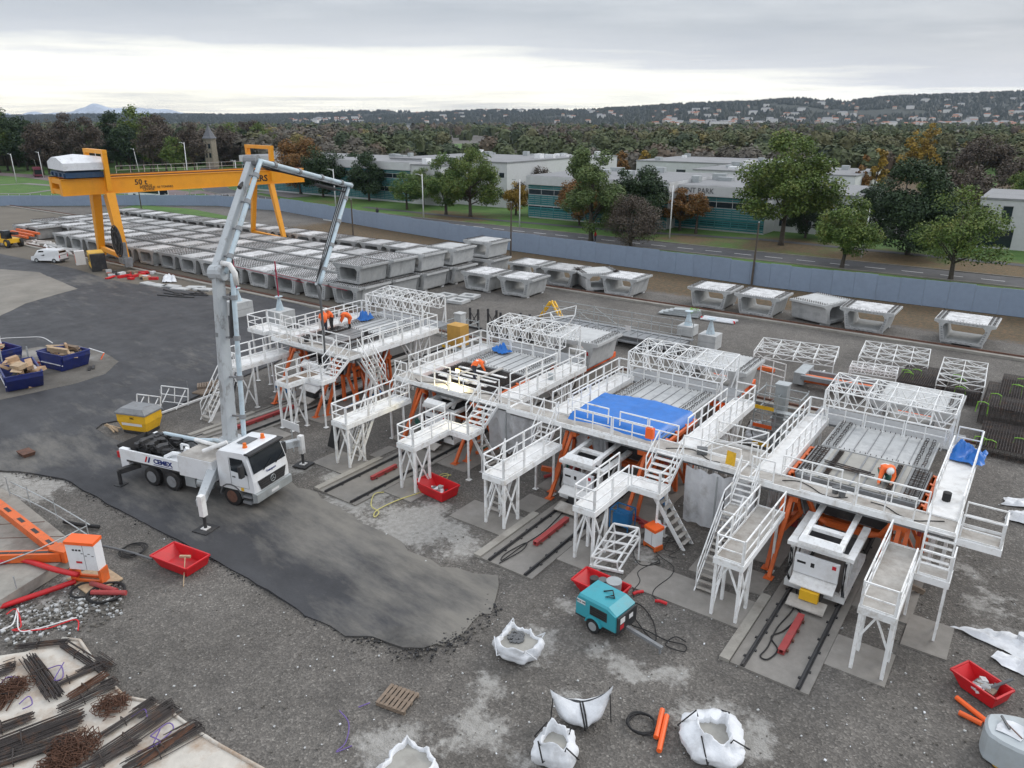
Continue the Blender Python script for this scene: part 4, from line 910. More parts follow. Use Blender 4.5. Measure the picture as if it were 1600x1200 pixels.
# ---------------------------------------------------------------- vehicles on the road and small things beyond the fence
def car(label, x, y, rz, material, L_=4.2, W_=1.75, H_=1.45, van=False, name='parked_car', cat='car', group=None):
    t = thing(name, label, cat, (x, y, .0), rz, group); hl_ = L_/2
    if van: prof = [(-hl_, .35), (-hl_, 1.15), (-hl_+.1, H_-.05), (-hl_+.35, H_), (hl_*.28, H_), (hl_*.5, H_-.12), (hl_*.74, .98), (hl_*.96, .86), (hl_, .6), (hl_-.02, .3)]
    else: prof = [(-hl_, .4), (-hl_, .85), (-hl_*.8, .98), (-hl_*.55, H_-.05), (-hl_*.3, H_), (hl_*.15, H_-.03), (hl_*.48, .95), (hl_*.92, .8), (hl_, .6), (hl_-.02, .3)]
    rings = []
    for yy, s_ in ((-W_/2, .93), (-W_/2+.12, 1.0), (W_/2-.12, 1.0), (W_/2, .93)):
        rings.append([Vector((x_*(.985 if s_ < 1 else 1), yy*(1 if z_ < 1.0 else .88), z_*(s_ if z_ > 1 else 1))) for x_, z_ in prof])
    m_ = MB(); m_.loft(rings); m_.build('body', material, t, local=True)
    a, b = (prof[5], prof[6])
    m_ = MB(); n_ = Vector((b[1]-a[1], 0, a[0]-b[0])).normalized()*-.015
    for q in (0,): m_.add([Vector((a[0]+.05, -W_*.39, a[1]-.05))-n_, Vector((a[0]+.05, W_*.39, a[1]-.05))-n_, Vector((b[0]-.03, W_*.42, b[1]+.04))-n_, Vector((b[0]-.03, -W_*.42, b[1]+.04))-n_], [(0, 1, 2, 3)])
    m_.build('windscreen', M['glass'], t, local=True)
    for s_ in (-1, 1):
        m_ = MB(); x0, x1 = ((hl_*.0, hl_*.55) if van else (-hl_*.5, hl_*.38)); yy = s_*(W_/2*.93+.012)
        m_.add([(x0, s_*(W_/2*.96), 1.0), (x1, s_*(W_/2*.96), .98), (x1-.4, s_*(W_/2*.88+.01), H_-.17), (x0+.1, s_*(W_/2*.88+.01), H_-.17)], [(0, 1, 2, 3)]); m_.build('side_window', M['glass'], t, local=True)
        for x_ in (-hl_*.62, hl_*.62):
            m_ = MB(); m_.cyl((x_, s_*(W_/2-.18), .32), (x_, s_*(W_/2+.015), .32), .32, 14); w_ = m_.build('wheel', M['black'], t, local=True)
            m_ = MB(); m_.cyl((x_, s_*(W_/2), .32), (x_, s_*(W_/2+.025), .32), .2, 10); m_.build('rim', M['galv'], w_, local=True)
        m_ = MB(); m_.box((hl_*.93, s_*W_*.34, .66), (.2, .34, .16)); m_.build('headlight', M['print_white'], t, local=True)
        m_ = MB(); m_.box((-hl_, s_*W_*.42, .9), (.05, .15, .4 if van else .16)); m_.build('tail_light', M['print_red'], t, local=True)
    if van:
        m_ = MB(); m_.add([(-hl_-.008, -W_*.36, 1.05), (-hl_-.008, W_*.36, 1.05), (-hl_+.07, W_*.36, H_-.2), (-hl_+.07, -W_*.36, H_-.2)], [(0, 3, 2, 1)]); m_.build('rear_window', M['glass'], t, local=True)
        m_ = MB(); m_.slab(-hl_-.06, -hl_+.1, -W_/2+.05, W_/2-.05, .3, .52); m_.build('bumper', M['plastic_grey'], t, local=True)
    return t
p = at(79, 409); car('white panel van parked beside the crane rail', p.x, p.y, math.radians(207), M['truck'], 4.5, 1.85, 1.85, True, 'white_van', 'van')
p = at(352, 313); car('dark car driving on the roundabout behind the hoarding', p.x, p.y, 2.4, M['carpaint_dark'], name='dark_car')
rc = random.Random(2)
for k, (px, py, mt) in enumerate([(1357, 352, 'carpaint_grey'), (1363, 346, 'truck'), (1370, 338, 'carpaint_blue'), (1352, 340, 'truck'), (1560, 330, 'truck'), (1548, 326, 'carpaint_grey'), (1540, 322, 'carpaint_dark'), (1575, 333, 'truck'), (1527, 320, 'carpaint_grey')]):
    p = at(px, py); nm = {'carpaint_grey': 'grey', 'truck': 'white', 'carpaint_blue': 'blue', 'carpaint_dark': 'black'}[mt]
    car(f'small {nm} car parked in the distant lot, {["nearest below", "second below", "right side of", "left side of", "right of", "middle right of", "far end right of", "rightmost beyond", "furthest beyond"][k]} the dark green tree', p.x, p.y, rc.uniform(0, .5), M[mt], group='cars in the distant car park')
def bus(label, px, py, rz, material, L_=12, H_=3.0):
    p = at(px, py); t = thing('bus', label, 'bus', (p.x, p.y, 0), rz)
    m_ = MB(); m_.slab(-L_/2, L_/2, -1.25, 1.25, .45, H_); m_.slab(-L_/2+.1, L_/2-.1, -1.15, 1.15, H_, H_+.15); m_.build('body', material, t, local=True)
    for s_ in (-1, 1):
        m_ = MB(); m_.slab(-L_/2+.3, L_/2-.3, s_*1.25-.012, s_*1.25+.012, 1.35, 2.5); m_.build('side_window', M['glass'], t, local=True)
        for x_ in (-L_*.3, L_*.32):
            m_ = MB(); m_.cyl((x_, s_*.95, .5), (x_, s_*1.27, .5), .5, 12); m_.build('wheel', M['black'], t, local=True)
    m_ = MB(); m_.slab(L_/2-.012, L_/2+.012, -1.1, 1.1, 1.1, 2.6); m_.slab(-L_/2-.012, -L_/2+.012, -1.1, 1.1, 1.2, 2.6); m_.build('windscreen', M['glass'], t, local=True)
bus('dark red bus on the road behind the tarped trolley', 60, 276, -.35, M['bus_red'], 11)
bus('long white coach with dark windows behind the crane legs', 232, 309, .05, M['truck'], 14, 3.2)

# ---------------------------------------------------------------- precast box segments
def seg_mesh(kind, L_=3.95, seed=0):
    """trapezoidal box section with chamfered cell, edge wings, shear keys on the faces"""
    rr = random.Random(seed)
    outer = [(-2.42, 2.0), (2.42, 2.0), (2.42, 1.80), (2.02, 1.66), (1.70, .12), (1.62, 0), (-1.62, 0), (-1.70, .12), (-2.02, 1.66), (-2.42, 1.80)]
    if kind == 'thin': inner = [(-1.45, 1.74), (1.45, 1.74), (1.62, 1.55), (1.66, 1.35), (1.36, .32), (1.22, .2), (-1.22, .2), (-1.36, .32), (-1.66, 1.35), (-1.62, 1.55)]
    else: inner = [(-1.1, 1.66), (1.1, 1.66), (1.38, 1.38), (1.36, 1.1), (1.22, .42), (1.02, .26), (-1.02, .26), (-1.22, .42), (-1.36, 1.1), (-1.38, 1.38)]
    m_ = MB()
    def ringp(prof, y): return [Vector((x, y, z)) for x, z in prof]
    n = len(outer); yf, yb = -L_/2, L_/2
    vs = ringp(outer, yf)+ringp(inner, yf)+ringp(outer, yb)+ringp(inner, yb); f = []; mi = []
    for i in range(n):
        k = (i+1) % n
        f.append((i, k, n+k, n+i)); mi.append(0)
        f.append((2*n+k, 2*n+i, 3*n+i, 3*n+k)); mi.append(0)
        f.append((k, i, 2*n+i, 2*n+k)); mi.append(1 if i == 0 else 0)
        f.append((n+i, n+k, 3*n+k, 3*n+i)); mi.append(0)
    m_.v = [tuple(p) for p in vs]; m_.f = f; m_.m = mi
    # shear keys: rows of small recess blocks on webs and slabs, both faces
    for yy in (yf, yb):
        for s_ in (-1, 1):
            for j in range(6):
                z_ = .32+j*.21; xo = 1.62+(z_-.1)*.205; xc = s_*(xo-(.13 if kind == 'thin' else .2))
                m_.box((xc, yy, z_), (.2 if kind != 'thin' else .14, .07, .1), 0, 2)
        for j in range(7): m_.box((-1.0+j*.33, yy, 1.84 if kind != 'thin' else 1.87), (.12, .06, .07), 0, 2)
        for j in range(5): m_.box((-.8+j*.4, yy, .12), (.16, .06, .07), 0, 2)
    return m_.mesh('concrete_segment', [M['concrete'], M['concrete_top'], M['grey']])
def bars_mesh(kind, L_=3.95, seed=0):
    """looped starter bars standing from the slab edges, and the recessed strip they grow from"""
    m_ = MB(); rr = random.Random(seed); z = 2.003
    for s_ in (-1, 1):
        m_.slab(s_*2.04-.33, s_*2.04+.33, -L_/2+.04, L_/2-.04, z, z+.012, 1)
        for row in (1.84, 2.18):
            for j in range(16):
                y = -L_/2+.15+j*(L_-.3)/15; h = .10+rr.random()*.05; x = s_*row+rr.uniform(-.02, .02)
                m_.bar((x-.06, y, z), (x-.06, y, z+h), .025); m_.bar((x-.06, y, z+h), (x+.06, y, z+h), .025); m_.bar((x+.06, y, z+h), (x+.06, y, z), .025)
    if kind == 'rough':
        for k in range(9):
            x = -1.5+k*.375
            for j in range(16):
                y = -L_/2+.2+j*(L_-.4)/15; m_.bar((x+rr.uniform(-.05, .05), y, z), (x+rr.uniform(-.05, .05), y+.02, z+.1), .05)
    for y in (-L_/2+.1, L_/2-.1):
        for k in range(14): m_.bar((-1.6+k*.245, y, z), (-1.6+k*.245, y, z+.08), .03)
    return m_.mesh('starter_bars', [M['rebar'], M['concrete']])
SEGM = {'plain': seg_mesh('plain'), 'rough': seg_mesh('plain', seed=2), 'thin': seg_mesh('thin'), 'pale': None}
SEGM['pale'] = SEGM['plain'].copy(); SEGM['pale'].materials.clear()
for q in ('concrete_pale', 'concrete_top', 'grey'): SEGM['pale'].materials.append(M[q])
BARM = {k: bars_mesh(k) for k in ('plain', 'rough')}; BARM['thin'] = BARM['pale'] = BARM['plain']
rs = random.Random(12)
def segment(label, x, y, z=0., rz=0., kind='plain', group='concrete segments stored in the yard'):
    o = link('concrete_segment', SEGM[kind], None, (x, y, z), (0, 0, rz+rs.uniform(-.012, .012))); tag(o, label, 'concrete segment', group)
    stuff(link('starter_bars', BARM[kind], o)); return o
BLK = MB(); BLK.slab(-.45, .45, -.22, .22, 0, .2); BLKM = BLK.mesh('bearing_block', M['concrete_pale'])
def blocks(x, y, who, rz=0):
    for j, (dx, dy) in enumerate(((-1.2, -1.5), (1.2, -1.5), (1.2, 1.5))):
        o = link('bearing_block', BLKM, None, (x+dx*math.cos(rz)-dy*math.sin(rz), y+dy*math.cos(rz)+dx*math.sin(rz), -.06), (0, 0, rs.uniform(-.15, .15)))
        tag(o, f'bearing block under the {["left front", "right front", "right rear"][j]} of {who}', 'bearing block', 'bearing blocks under the segments')
rown = ['row nearest the crane rail', 'second row from the near rail', 'third row from the near rail', 'fourth row from the near rail', 'row beyond the far rail']
ry = [53.3, 58.3, 63.1, 67.9, 75.2]
for r_ in range(5):
    n_ = 18 if r_ < 4 else 19
    for k in range(n_):
        x = -61.3-5.05*k+[0, .2, -.1, .3, -3.6][r_]
        if r_ == 4 and k > 17: continue
        if r_ == 0 and x < -128: continue
        kind = 'rough' if (k*3+r_*5) % 7 == 0 or (r_ < 2 and k in (1, 2, 4)) else 'plain'
        y = ry[r_]+1.98+rs.uniform(-.12, .12)
        segment(f'grey concrete box segment in the {rown[r_]}, {ORD[k]} from the right', x+rs.uniform(-.12, .12), y, .14, rs.choice([0, 0, PI]), kind)
        if r_ == 0 and k < 14: blocks(x, y, f'{ORD[k]} front row segment from the right')
for r_, lab in enumerate(['nearest upper segment of the double stack', 'second upper segment of the double stack', 'third upper segment of the double stack', 'fourth upper segment of the double stack', 'furthest upper segment of the double stack by the hoarding']):
    y = [54.1, 58.65, 63.4, 68.5, 75.0][r_]+1.98
    x = [-61.4, -61.3, -60.9, -60.5, -60.0][r_]
    segment(lab, x, y, 2.36, 0, 'rough' if r_ < 2 else 'pale')
    segment(lab.replace('upper', 'lower'), x+.25, y-.1, .16, 0, 'pale'); blocks(x+.25, y, lab.replace('upper', 'lower').split(' of the')[0]+' in stack')
for (lab, x, y, rz, kd) in (('left one of two single segments right of the double stack', -54.1, 69.3, 0, 'plain'), ('right one of two single segments right of the double stack', -48.8, 69.5, .03, 'plain'),
    ('first segment beyond the far rail right of the stack', -53.0, 77.2, 0, 'thin'), ('second segment beyond the far rail right of the stack', -47.6, 76.9, .02, 'thin'),
    ('segment turned sideways beyond the far rail, its side towards the camera', -43.6, 77.2, .85, 'pale'), ('segment right of the sideways turned one beyond the far rail', -39.3, 76.7, 0, 'thin'),
    ('left segment of the open pair on the bare runway', -28.6, 77.0, 0, 'thin'), ('right segment of the open pair on the bare runway', -23.3, 76.8, -.04, 'thin'), ('segment turned sideways right of the open pair', -17.7, 77.4, 1.25, 'pale'),
    ('open segment between the turned one and the last one', -12.9, 76.9, -.02, 'thin'), ('last open segment alone at the right end of the runway', -4.8, 77.3, -.03, 'thin')):
    segment(lab, x, y, .14, rz, kd); blocks(x, y, ' '.join(lab.split(' beyond')[0].split(' on the')[0].split(' at the')[0].split(' right of')[0].split()[:7]), rz)
for (lab, px, py) in (('leftmost of three lone segments by the far lawn', 43, 371), ('middle of three lone segments by the far lawn', 62, 373), ('rightmost of three lone segments by the far lawn', 112, 366)):
    p = at(px, py); segment(lab, p.x, p.y+1, .1, 0.05, 'plain')

# ---------------------------------------------------------------- gantry crane
CA, CB = Vector((-106.6, 51.2, 0)), Vector((-102.2, 74.0, 0))
crd = (CB-CA).normalized(); CRZ = math.atan2(crd.y, crd.x)-PI/2; span = (CB-CA).length
cr = thing('gantry_crane', 'orange yellow gantry crane straddling the rows of segments', 'gantry crane', CA, CRZ)
gy0, gy1, gz0, gz1 = -5.4, span+5.6, 9.85, 11.8
for s_ in (-1, 1):
    m_ = MB(); m_.slab(s_*2.5-.55, s_*2.5+.55, gy0, gy1, gz0, gz1); m_.slab(s_*2.5-.7, s_*2.5+.7, gy0, gy1, gz1+.002, gz1+.08); m_.slab(s_*2.5-.66, s_*2.5+.66, gy0, gy1, gz0-.08, gz0-.002)
    g_ = m_.build('girder', M['crane'], cr, local=True)
    m_ = MB(); m_.slab(s_*2.5-.06, s_*2.5+.06, gy0, gy1, gz1+.08, gz1+.2); m_.build('rail', M['rust'], g_, local=True)
for yy in (gy0+.35, gy1-.4):
    for zz2 in (gz0+.35, gz1-.3): 
        m_ = MB(); m_.slab(-1.95, 1.95, yy-.3, yy+.3, zz2-.3, zz2+.3); m_.build('end_tie', M['crane'], cr, local=True)
for yi, yy in enumerate((0, span)):
    w0, w1 = (1.75, .95) if yi == 0 else (.8, .62)
    for s_ in (-1, 1):
        bx = s_*(5.5 if yi == 0 else 5.6)
        m_ = MB(); m_.bar((bx, yy, 1.25), (s_*(3.3 if yi == 0 else 2.9), yy, gz0-.09), w1, w1*.9, w2=w0, h2=w1*1.15); m_.build('leg', M['crane'], cr, local=True)
        m_ = MB(); m_.slab(bx-.75, bx+.75, yy-.42, yy+.42, .55, 1.25); bo = m_.build('bogie', M['crane'], cr, local=True)
        for q in (-.45, .45):
            m_ = MB(); m_.cyl((bx+q, yy-.12, .55), (bx+q, yy+.12, .55), .26, 12); m_.build('wheel', M['dark'], bo, local=True)
    m_ = MB(); m_.bar((-5.0, yy, 1.55), (5.0, yy, 1.55), .45, .6); m_.build('sill_beam', M['crane'], cr, local=True)
    m_ = MB()
    for s_ in (-1, 1): m_.bar((s_*3.75, yy, gz0+.4), (s_*4.05, yy, gz1+3.1), .75, .6, w2=.7, h2=.55)
    m_.slab(-4.4, 4.4, yy-.3, yy+.3, gz1+3.1, gz1+3.6); m_.build('portal_frame', M['crane'], cr, local=True)
m_ = MB()
for y in np.arange(3.2, span+3, 1.9): m_.bar((-3.15, y, gz1), (-3.15, y, gz1+1.15), .06)
for h in (.6, 1.15): m_.bar((-3.15, 3.2, gz1+h), (-3.15, span+3, gz1+h), .05)
m_.build('guard_rail', M['galv'], cr, local=True)
m_ = MB(); m_.slab(-3.6, -3.08, 3.0, span+3, gz1-.1, gz1-.04); m_.build('walkway', M['galv'], cr, local=True)
# hoist trolley under its tarpaulin
tr_ = MB(); tr_.slab(-3.6, 3.6, gy0+.6, gy0+5.4, gz1+.22, gz1+.9); tr_.slab(-2.8, 2.8, gy0+1.0, gy0+5.0, gz1+.9, gz1+1.3)
for q in (-3, -1, 1, 3): tr_.slab(q-.3, q+.3, gy0+.4, gy0+5.6, gz1+.3, gz1+.75)
trolley = tr_.build('hoist_trolley', mat('dark_blue_machine', (.02, .06, .13), .5, var=.2, dirt=(.1, .1, .1), damt=.4), cr, local=True)
tp = MB(); ya, yb_ = gy0+.4, gy0+5.7; tp.loft([[Vector((-3.9, y, gz1+1.15)), Vector((-3.9, y, gz1+2.05)), Vector((-1.2, y, gz1+3.0-abs(y-(ya+yb_)/2)*.12)), Vector((1.2, y, gz1+3.0-abs(y-(ya+yb_)/2)*.12)), Vector((3.9, y, gz1+2.05)), Vector((3.9, y, gz1+1.15))] for y in (ya, (ya+yb_)/2, yb_)]); tp.build('tarpaulin_cover', M['cloth'], trolley, local=True)
# festoon reel
m_ = MB()
for k in range(16):
    a = 2*PI*k/16; m_.bar((6.3, -.9, 3.9), (6.3+2.05*math.cos(a), -.9, 3.9+2.05*math.sin(a)), .07)
for r_ in (2.05, 1.3): m_.tube([(6.3+r_*math.cos(a), -.9, 3.9+r_*math.sin(a)) for a in np.linspace(0, 2*PI, 25)], .09, 5)
m_.cyl((6.3, -1.05, 3.9), (6.3, -.5, 3.9), .4, 12); m_.cyl((6.3, -.80, 3.9), (6.3, -.86, 3.9), 1.9, 24); m_.build('cable_reel', M['dark'], cr, local=True)
m_ = MB(); m_.slab(5.2, 7.0, -.8, .5, .9, 1.6); m_.slab(5.6, 6.1, -.5, .2, 1.6, 3.6); m_.slab(6.6, 7.2, -.6, .3, .5, 1.7); m_.build('drive_unit', M['grey'], cr, local=True)
text('50 t', 1.0, cr, (3.07, 4.3, 11.05), (PI/2, 0, PI/2), M['print_black'], bold=.015)
for k, (s_, y_) in enumerate((('CHARGE', 4.9), ('PORTIQUE  50 TONNES', 6.3), ('LEVAGE', 5.2))): 
    text(s_, .42, cr, (3.07, y_, 10.55-k*.27), (PI/2, 0, PI/2), M['print_black'])
text('ERS', 1.25, cr, (3.07, span-1.5, 10.65), (PI/2, 0, PI/2), M['print_black'], bold=.03)
# ================================================================ CASTING STATIONS
@cache
def rail_panel(Lr, h, mid, toe):
    m_ = MB(); r_ = .053
    for x in (0, Lr): m_.bar((x, 0, 0), (x, 0, h), r_)
    n_ = max(1, round(Lr/1.15))
    for i in range(1, n_): m_.bar((i*Lr/n_, 0, 0), (i*Lr/n_, 0, h-.02), r_*.9)
    m_.bar((-.02, 0, h), (Lr+.02, 0, h), r_*1.1)
    for k in range(mid): m_.bar((0, 0, h*(k+1)/(mid+1)), (Lr, 0, h*(k+1)/(mid+1)), r_*.85)
    if toe: m_.slab(0, Lr, -.012, .012, .01, .14)
    return m_.mesh('guard_rail', M['white'])
def guard(par, p, q, h=1.1, mid=1, toe=1, plen=2.0, gap=.1):
    p, q = Vector(p), Vector(q); d = q-p; Ls = d.length; n_ = max(1, round(Ls/plen)); a = math.atan2(d.y, d.x); u = d.normalized()
    w0 = wpos(par)
    for i in range(n_):
        L_ = round(Ls/n_-gap, 2)
        link('guard_rail', rail_panel(L_, h, mid, toe), par, p+u*(i*Ls/n_+gap/2)-w0, (0, 0, a))
def hand(par, p, q, h=1.05, n_=3, name='handrail'):
    """sloping stair rail between two floor points"""
    p, q = Vector(p), Vector(q); m_ = MB(); up = Vector((0, 0, h))
    for i in range(n_+1): 
        c = p.lerp(q, i/n_); m_.bar(c, c+up, .045)
    m_.bar(p+up, q+up, .05); m_.bar(p+up*.5, q+up*.5, .04); m_.build(name, M['white'], par)
@cache
def tread_mesh(w_, d_, white=False): 
    m_ = MB(); m_.slab(-w_/2, w_/2, -d_/2, d_/2, -.035, 0); return m_.mesh('tread', M['white_floor' if white else 'mortar_floor'])
def flight(par, foot, direction, w_, rise, run, n_, rails=(1, 1)):
    short = rise < 1.6
    """a straight flight: foot = centre of the lowest edge"""
    d = Vector((*direction, 0)).normalized(); s_ = Vector((d.y, -d.x, 0)); foot = Vector(foot); w0 = wpos(par); a = math.atan2(d.y, d.x)-PI/2
    for i in range(n_):
        c = foot+d*(run*(i+.5)/n_)+Vector((0, 0, rise*(i+1)/n_-.02)); link('tread', tread_mesh(round(w_-.08, 2), round(run/n_*(.8 if short else .92), 2), short), par, c-w0, (0, 0, a))
    for k, sg in enumerate((-1, 1)):
        o_ = s_*sg*w_/2; m_ = MB(); m_.bar(foot+o_-Vector((0, 0, .05)), foot+o_+d*run+Vector((0, 0, rise-.08)), .05, .2); m_.build('stringer', M['white'], par)
        if rails[k]: hand(par, foot+o_+d*.1+Vector((0, 0, .1)), foot+o_+d*run+Vector((0, 0, rise)), n_=max(2, n_//4))
def deckplate(par, x0, x1, y0, y1, z, name='floor', material='white_floor', fas=.22):
    m_ = MB(); m_.slab(x0, x1, y0, y1, z-.04, z); f_ = m_.build(name, M[material], par)
    m_ = MB(); e = .003
    m_.slab(x0-.05-e, x0-e, y0, y1, z-fas, z+.06); m_.slab(x1+e, x1+.05+e, y0, y1, z-fas, z+.06)
    m_.slab(x0-.05, x1+.05, y0-.05-e, y0-e, z-fas, z+.06); m_.slab(x0-.05, x1+.05, y1+e, y1+.05+e, z-fas, z+.06)
    m_.build('edge_channel', M['white'], f_)
    return f_
def legs(par, pts, ztop, r=.11, z0=0., splay=(0, 0)):
    for (x, y) in pts:
        m_ = MB(); m_.bar((x+splay[0], y+splay[1], z0+.02), (x, y, ztop), r); m_.slab(x+splay[0]-.14, x+splay[0]+.14, y+splay[1]-.14, y+splay[1]+.14, z0, z0+.025); m_.build('leg', M['white'], par)
def brace(par, segs, r=.07):
    m_ = MB()
    for p, q in segs: m_.bar(p, q, r)
    m_.build('bracing', M['white'], par)
def access_platform(label, x0, x1, y0, y1, z, landing=None, material='white_floor', gap_end=True, ladder=True, group='low white access platforms'):
    t = thing('access_platform', label, 'access platform', ((x0+x1)/2, y0, 0), 0, group)
    deckplate(t, x0, x1, y0, y1, z, 'floor', material)
    guard(t, (x0, y0, z), (x1, y0, z)); guard(t, (x0, y0, z), (x0, y1, z)); 
    if landing is None: guard(t, (x1, y0, z), (x1, y1, z))
    else: guard(t, (x1, y0, z), (x1, landing[1], z))
    yb = y0+1.25
    for s_, x in ((1, x0+.06), (-1, x1-.06)):
        legs(t, [(x, y0+.08), (x, yb)], z-.2, .12)
    zt = z-.22
    brace(t, [((x0+.06, y0+.08, .1), (x0+.06, yb, zt-.2)), ((x1-.06, y0+.08, .1), (x1-.06, yb, zt-.2)), ((x0+.06, y0+.08, zt*.52), ((x0+x1)/2, y0+.08, zt)), ((x1-.06, y0+.08, zt*.52), ((x0+x1)/2, y0+.08, zt)), ((x1-.06, yb, .15), (x1-.06, y0+.1, zt))])
    if y1-y0 > 4.6: legs(t, [(x0+.06, y1-.6), (x1-.06, y1-.6)], z-.2, .1)
    if landing:
        lx0, ly0, lx1, ly1 = landing
        deckplate(t, lx0+.06, lx1, ly0, ly1, z-.006, 'landing', material)
        guard(t, (lx0+.1, ly0, z), (lx1, ly0, z)); guard(t, (lx1, ly0, z), (lx1, ly1, z))
        legs(t, [(lx1-.06, ly0+.06), (lx1-.06, ly1-.06)], z-.2, .09)
    return t
def side_stair(label, cx_, y0, z0, z1, w_, direction=(0, 1), run=None, n_=None, rails=(1, 1), group=None):
    t = thing('stair', label, 'stair', (cx_, y0, 0), 0, group); r_ = z1-z0; n_ = n_ or max(3, round(r_/.2)); flight(t, (cx_, y0, z0), direction, w_, r_, run or r_*.95, n_, rails); return t
WS = .0
def station(k, C0, zd, y0=31.1, yend=40.6, texts=None):
    """the raised deck round one mould: front walkway, two side walkways, posts and rails"""
    nm = {1: 'leftmost', 2: 'second from the left', 3: 'blue sheeted', 4: 'nearest right hand'}[k]
    t = thing('casting_platform', {1: 'leftmost white steel casting platform, three workers standing on it', 2: 'second white casting platform from the left with open reinforcement', 3: 'white casting platform with the blue tarpaulin spread over its front', 4: 'nearest white casting platform at the right with one kneeling worker'}[k], 'casting platform', (C0, y0, 0), 0, 'white casting platforms')
    lx0, lx1 = C0-4.1, C0-3.05; rx0, rx1 = C0+3.05, C0+4.15
    if k == 2: rx0, rx1 = C0+3.4, C0+4.75
    if k == 3: rx0, rx1 = C0+3.6, C0+4.75
    fx0 = lx0; fx1 = rx1 if k in (1, 4) else C0+5.1
    if k == 3: fx1 = C0+7.2; fx0 = lx0-2.2
    if k == 2: fx1 = C0+5.0
    fy1 = y0+1.15
    f_ = deckplate(t, fx0, fx1, y0, fy1, zd, 'front_walkway', 'mortar_floor', .2)
    deckplate(t, lx0, lx1, fy1+.06, yend, zd, 'side_walkway', 'white_floor', .28)
    deckplate(t, rx0, rx1, fy1+.06, yend, zd, 'side_walkway', 'white_floor', .28)
    # rails: outer front, outer sides, inner sides along the mould
    guard(t, (fx0, y0, zd), (C0-3.0 if k > 1 else C0-2.2, y0, zd)); guard(t, (C0-1.9, y0, zd), (C0+2.7, y0, zd), plen=2.3); 
    if fx1-C0 > 4.4: guard(t, (C0+4.3, y0, zd), (fx1, y0, zd))
    guard(t, (fx0 if k != 3 else lx0, fy1+.1, zd), (lx0 if k != 3 else lx0, yend, zd)); guard(t, (rx1, fy1+.1, zd), (rx1, yend, zd))
    guard(t, (lx1, fy1+.5, zd), (lx1, yend-1.4, zd), toe=0); guard(t, (rx0, fy1+1.0, zd), (rx0, yend-1.4, zd), toe=0)
    guard(t, (lx0, yend, zd), (lx1, yend, zd)); guard(t, (rx0, yend, zd), (rx1, yend, zd))
    guard(t, (lx1, fy1, zd), (C0-.4, fy1, zd), h=1.0, toe=0); guard(t, (C0+.2, fy1, zd), (rx0, fy1, zd), h=1.0, toe=0)
    # edge tubes along the front beam
    m_ = MB(); m_.bar((fx0, y0+.35, zd-.36), (fx1, y0+.35, zd-.36), .14, .2); m_.bar((fx0, fy1-.2, zd-.42), (fx1, fy1-.2, zd-.42), .14, .2); m_.build('front_beam', M['grey'], t)
    # posts in pairs leaning to a point
    for x in (lx0+.3, lx1-.3, rx0+.3, rx1-.3):
        for yb in (34.2, 38.6):
            brace(t, [((x, yb-.6, zd*.2), (x, yb+1.4, zd-.35)), ((x, yb+.6, zd*.2), (x, yb-1.4, zd-.35))], .08)
            m_ = MB(); m_.bar((x, yb-.75, 0.02), (x, yb-.1, zd-.3), .12); m_.bar((x, yb+.75, 0.02), (x, yb+.1, zd-.3), .12); m_.build('leg', M['white'], t)
    # orange raking struts under the front corners
    for s_, xs_ in ((-1, -2.25), (1, 2.2)):
        for dx in (0, .32):
            m_ = MB(); m_.bar((C0+xs_+dx*s_, y0-1.7+dx*2.2, .04), (C0+xs_+dx*s_, y0+.5, zd-.55), .17, .15); m_.slab(C0+xs_+dx*s_-.2, C0+xs_+dx*s_+.2, y0-1.9+dx*2.2, y0-1.5+dx*2.2, .03, .06); m_.build('raking_strut', M['orange'], t)
        m_ = MB(); m_.slab(C0+xs_-.25*s_-.2, C0+xs_+.3, y0+.35, y0+.75, zd-.75, zd-.35); m_.build('strut_head', M['orange'], t)
    return t
ZD = {1: 4.2, 2: 3.7, 3: 3.7, 4: 3.7}; ZL = {1: 3.2, 2: 2.7, 3: 2.7, 4: 2.7}
Y0 = {1: 31.7, 2: 31.75, 3: 31.5, 4: 31.1}
PL = {k: station(k, CST[k], ZD[k], Y0[k]) for k in CST}
# right walkway end platform of the nearest station
deckplate(PL[4], -.75, .75, 31.0, 32.3, 3.55, 'side_balcony', 'mortar_floor'); guard(PL[4], (-.7, 32.3, 3.55), (.75, 32.3, 3.55)); guard(PL[4], (.75, 31.0, 3.55), (.75, 32.3, 3.55)); guard(PL[4], (-.7, 31.0, 3.55), (.75, 31.0, 3.55))
# link bridge between the two right hand stations
t = thing('link_bridge', 'white footbridge joining the two nearest casting platforms', 'footbridge', (-10.4, 31.2, 0))
deckplate(t, -9.62, -9.16, 31.12, 32.4, 3.69, 'floor', 'mortar_floor', .3); guard(t, (-9.6, 32.4, 3.7), (-9.2, 32.4, 3.7))
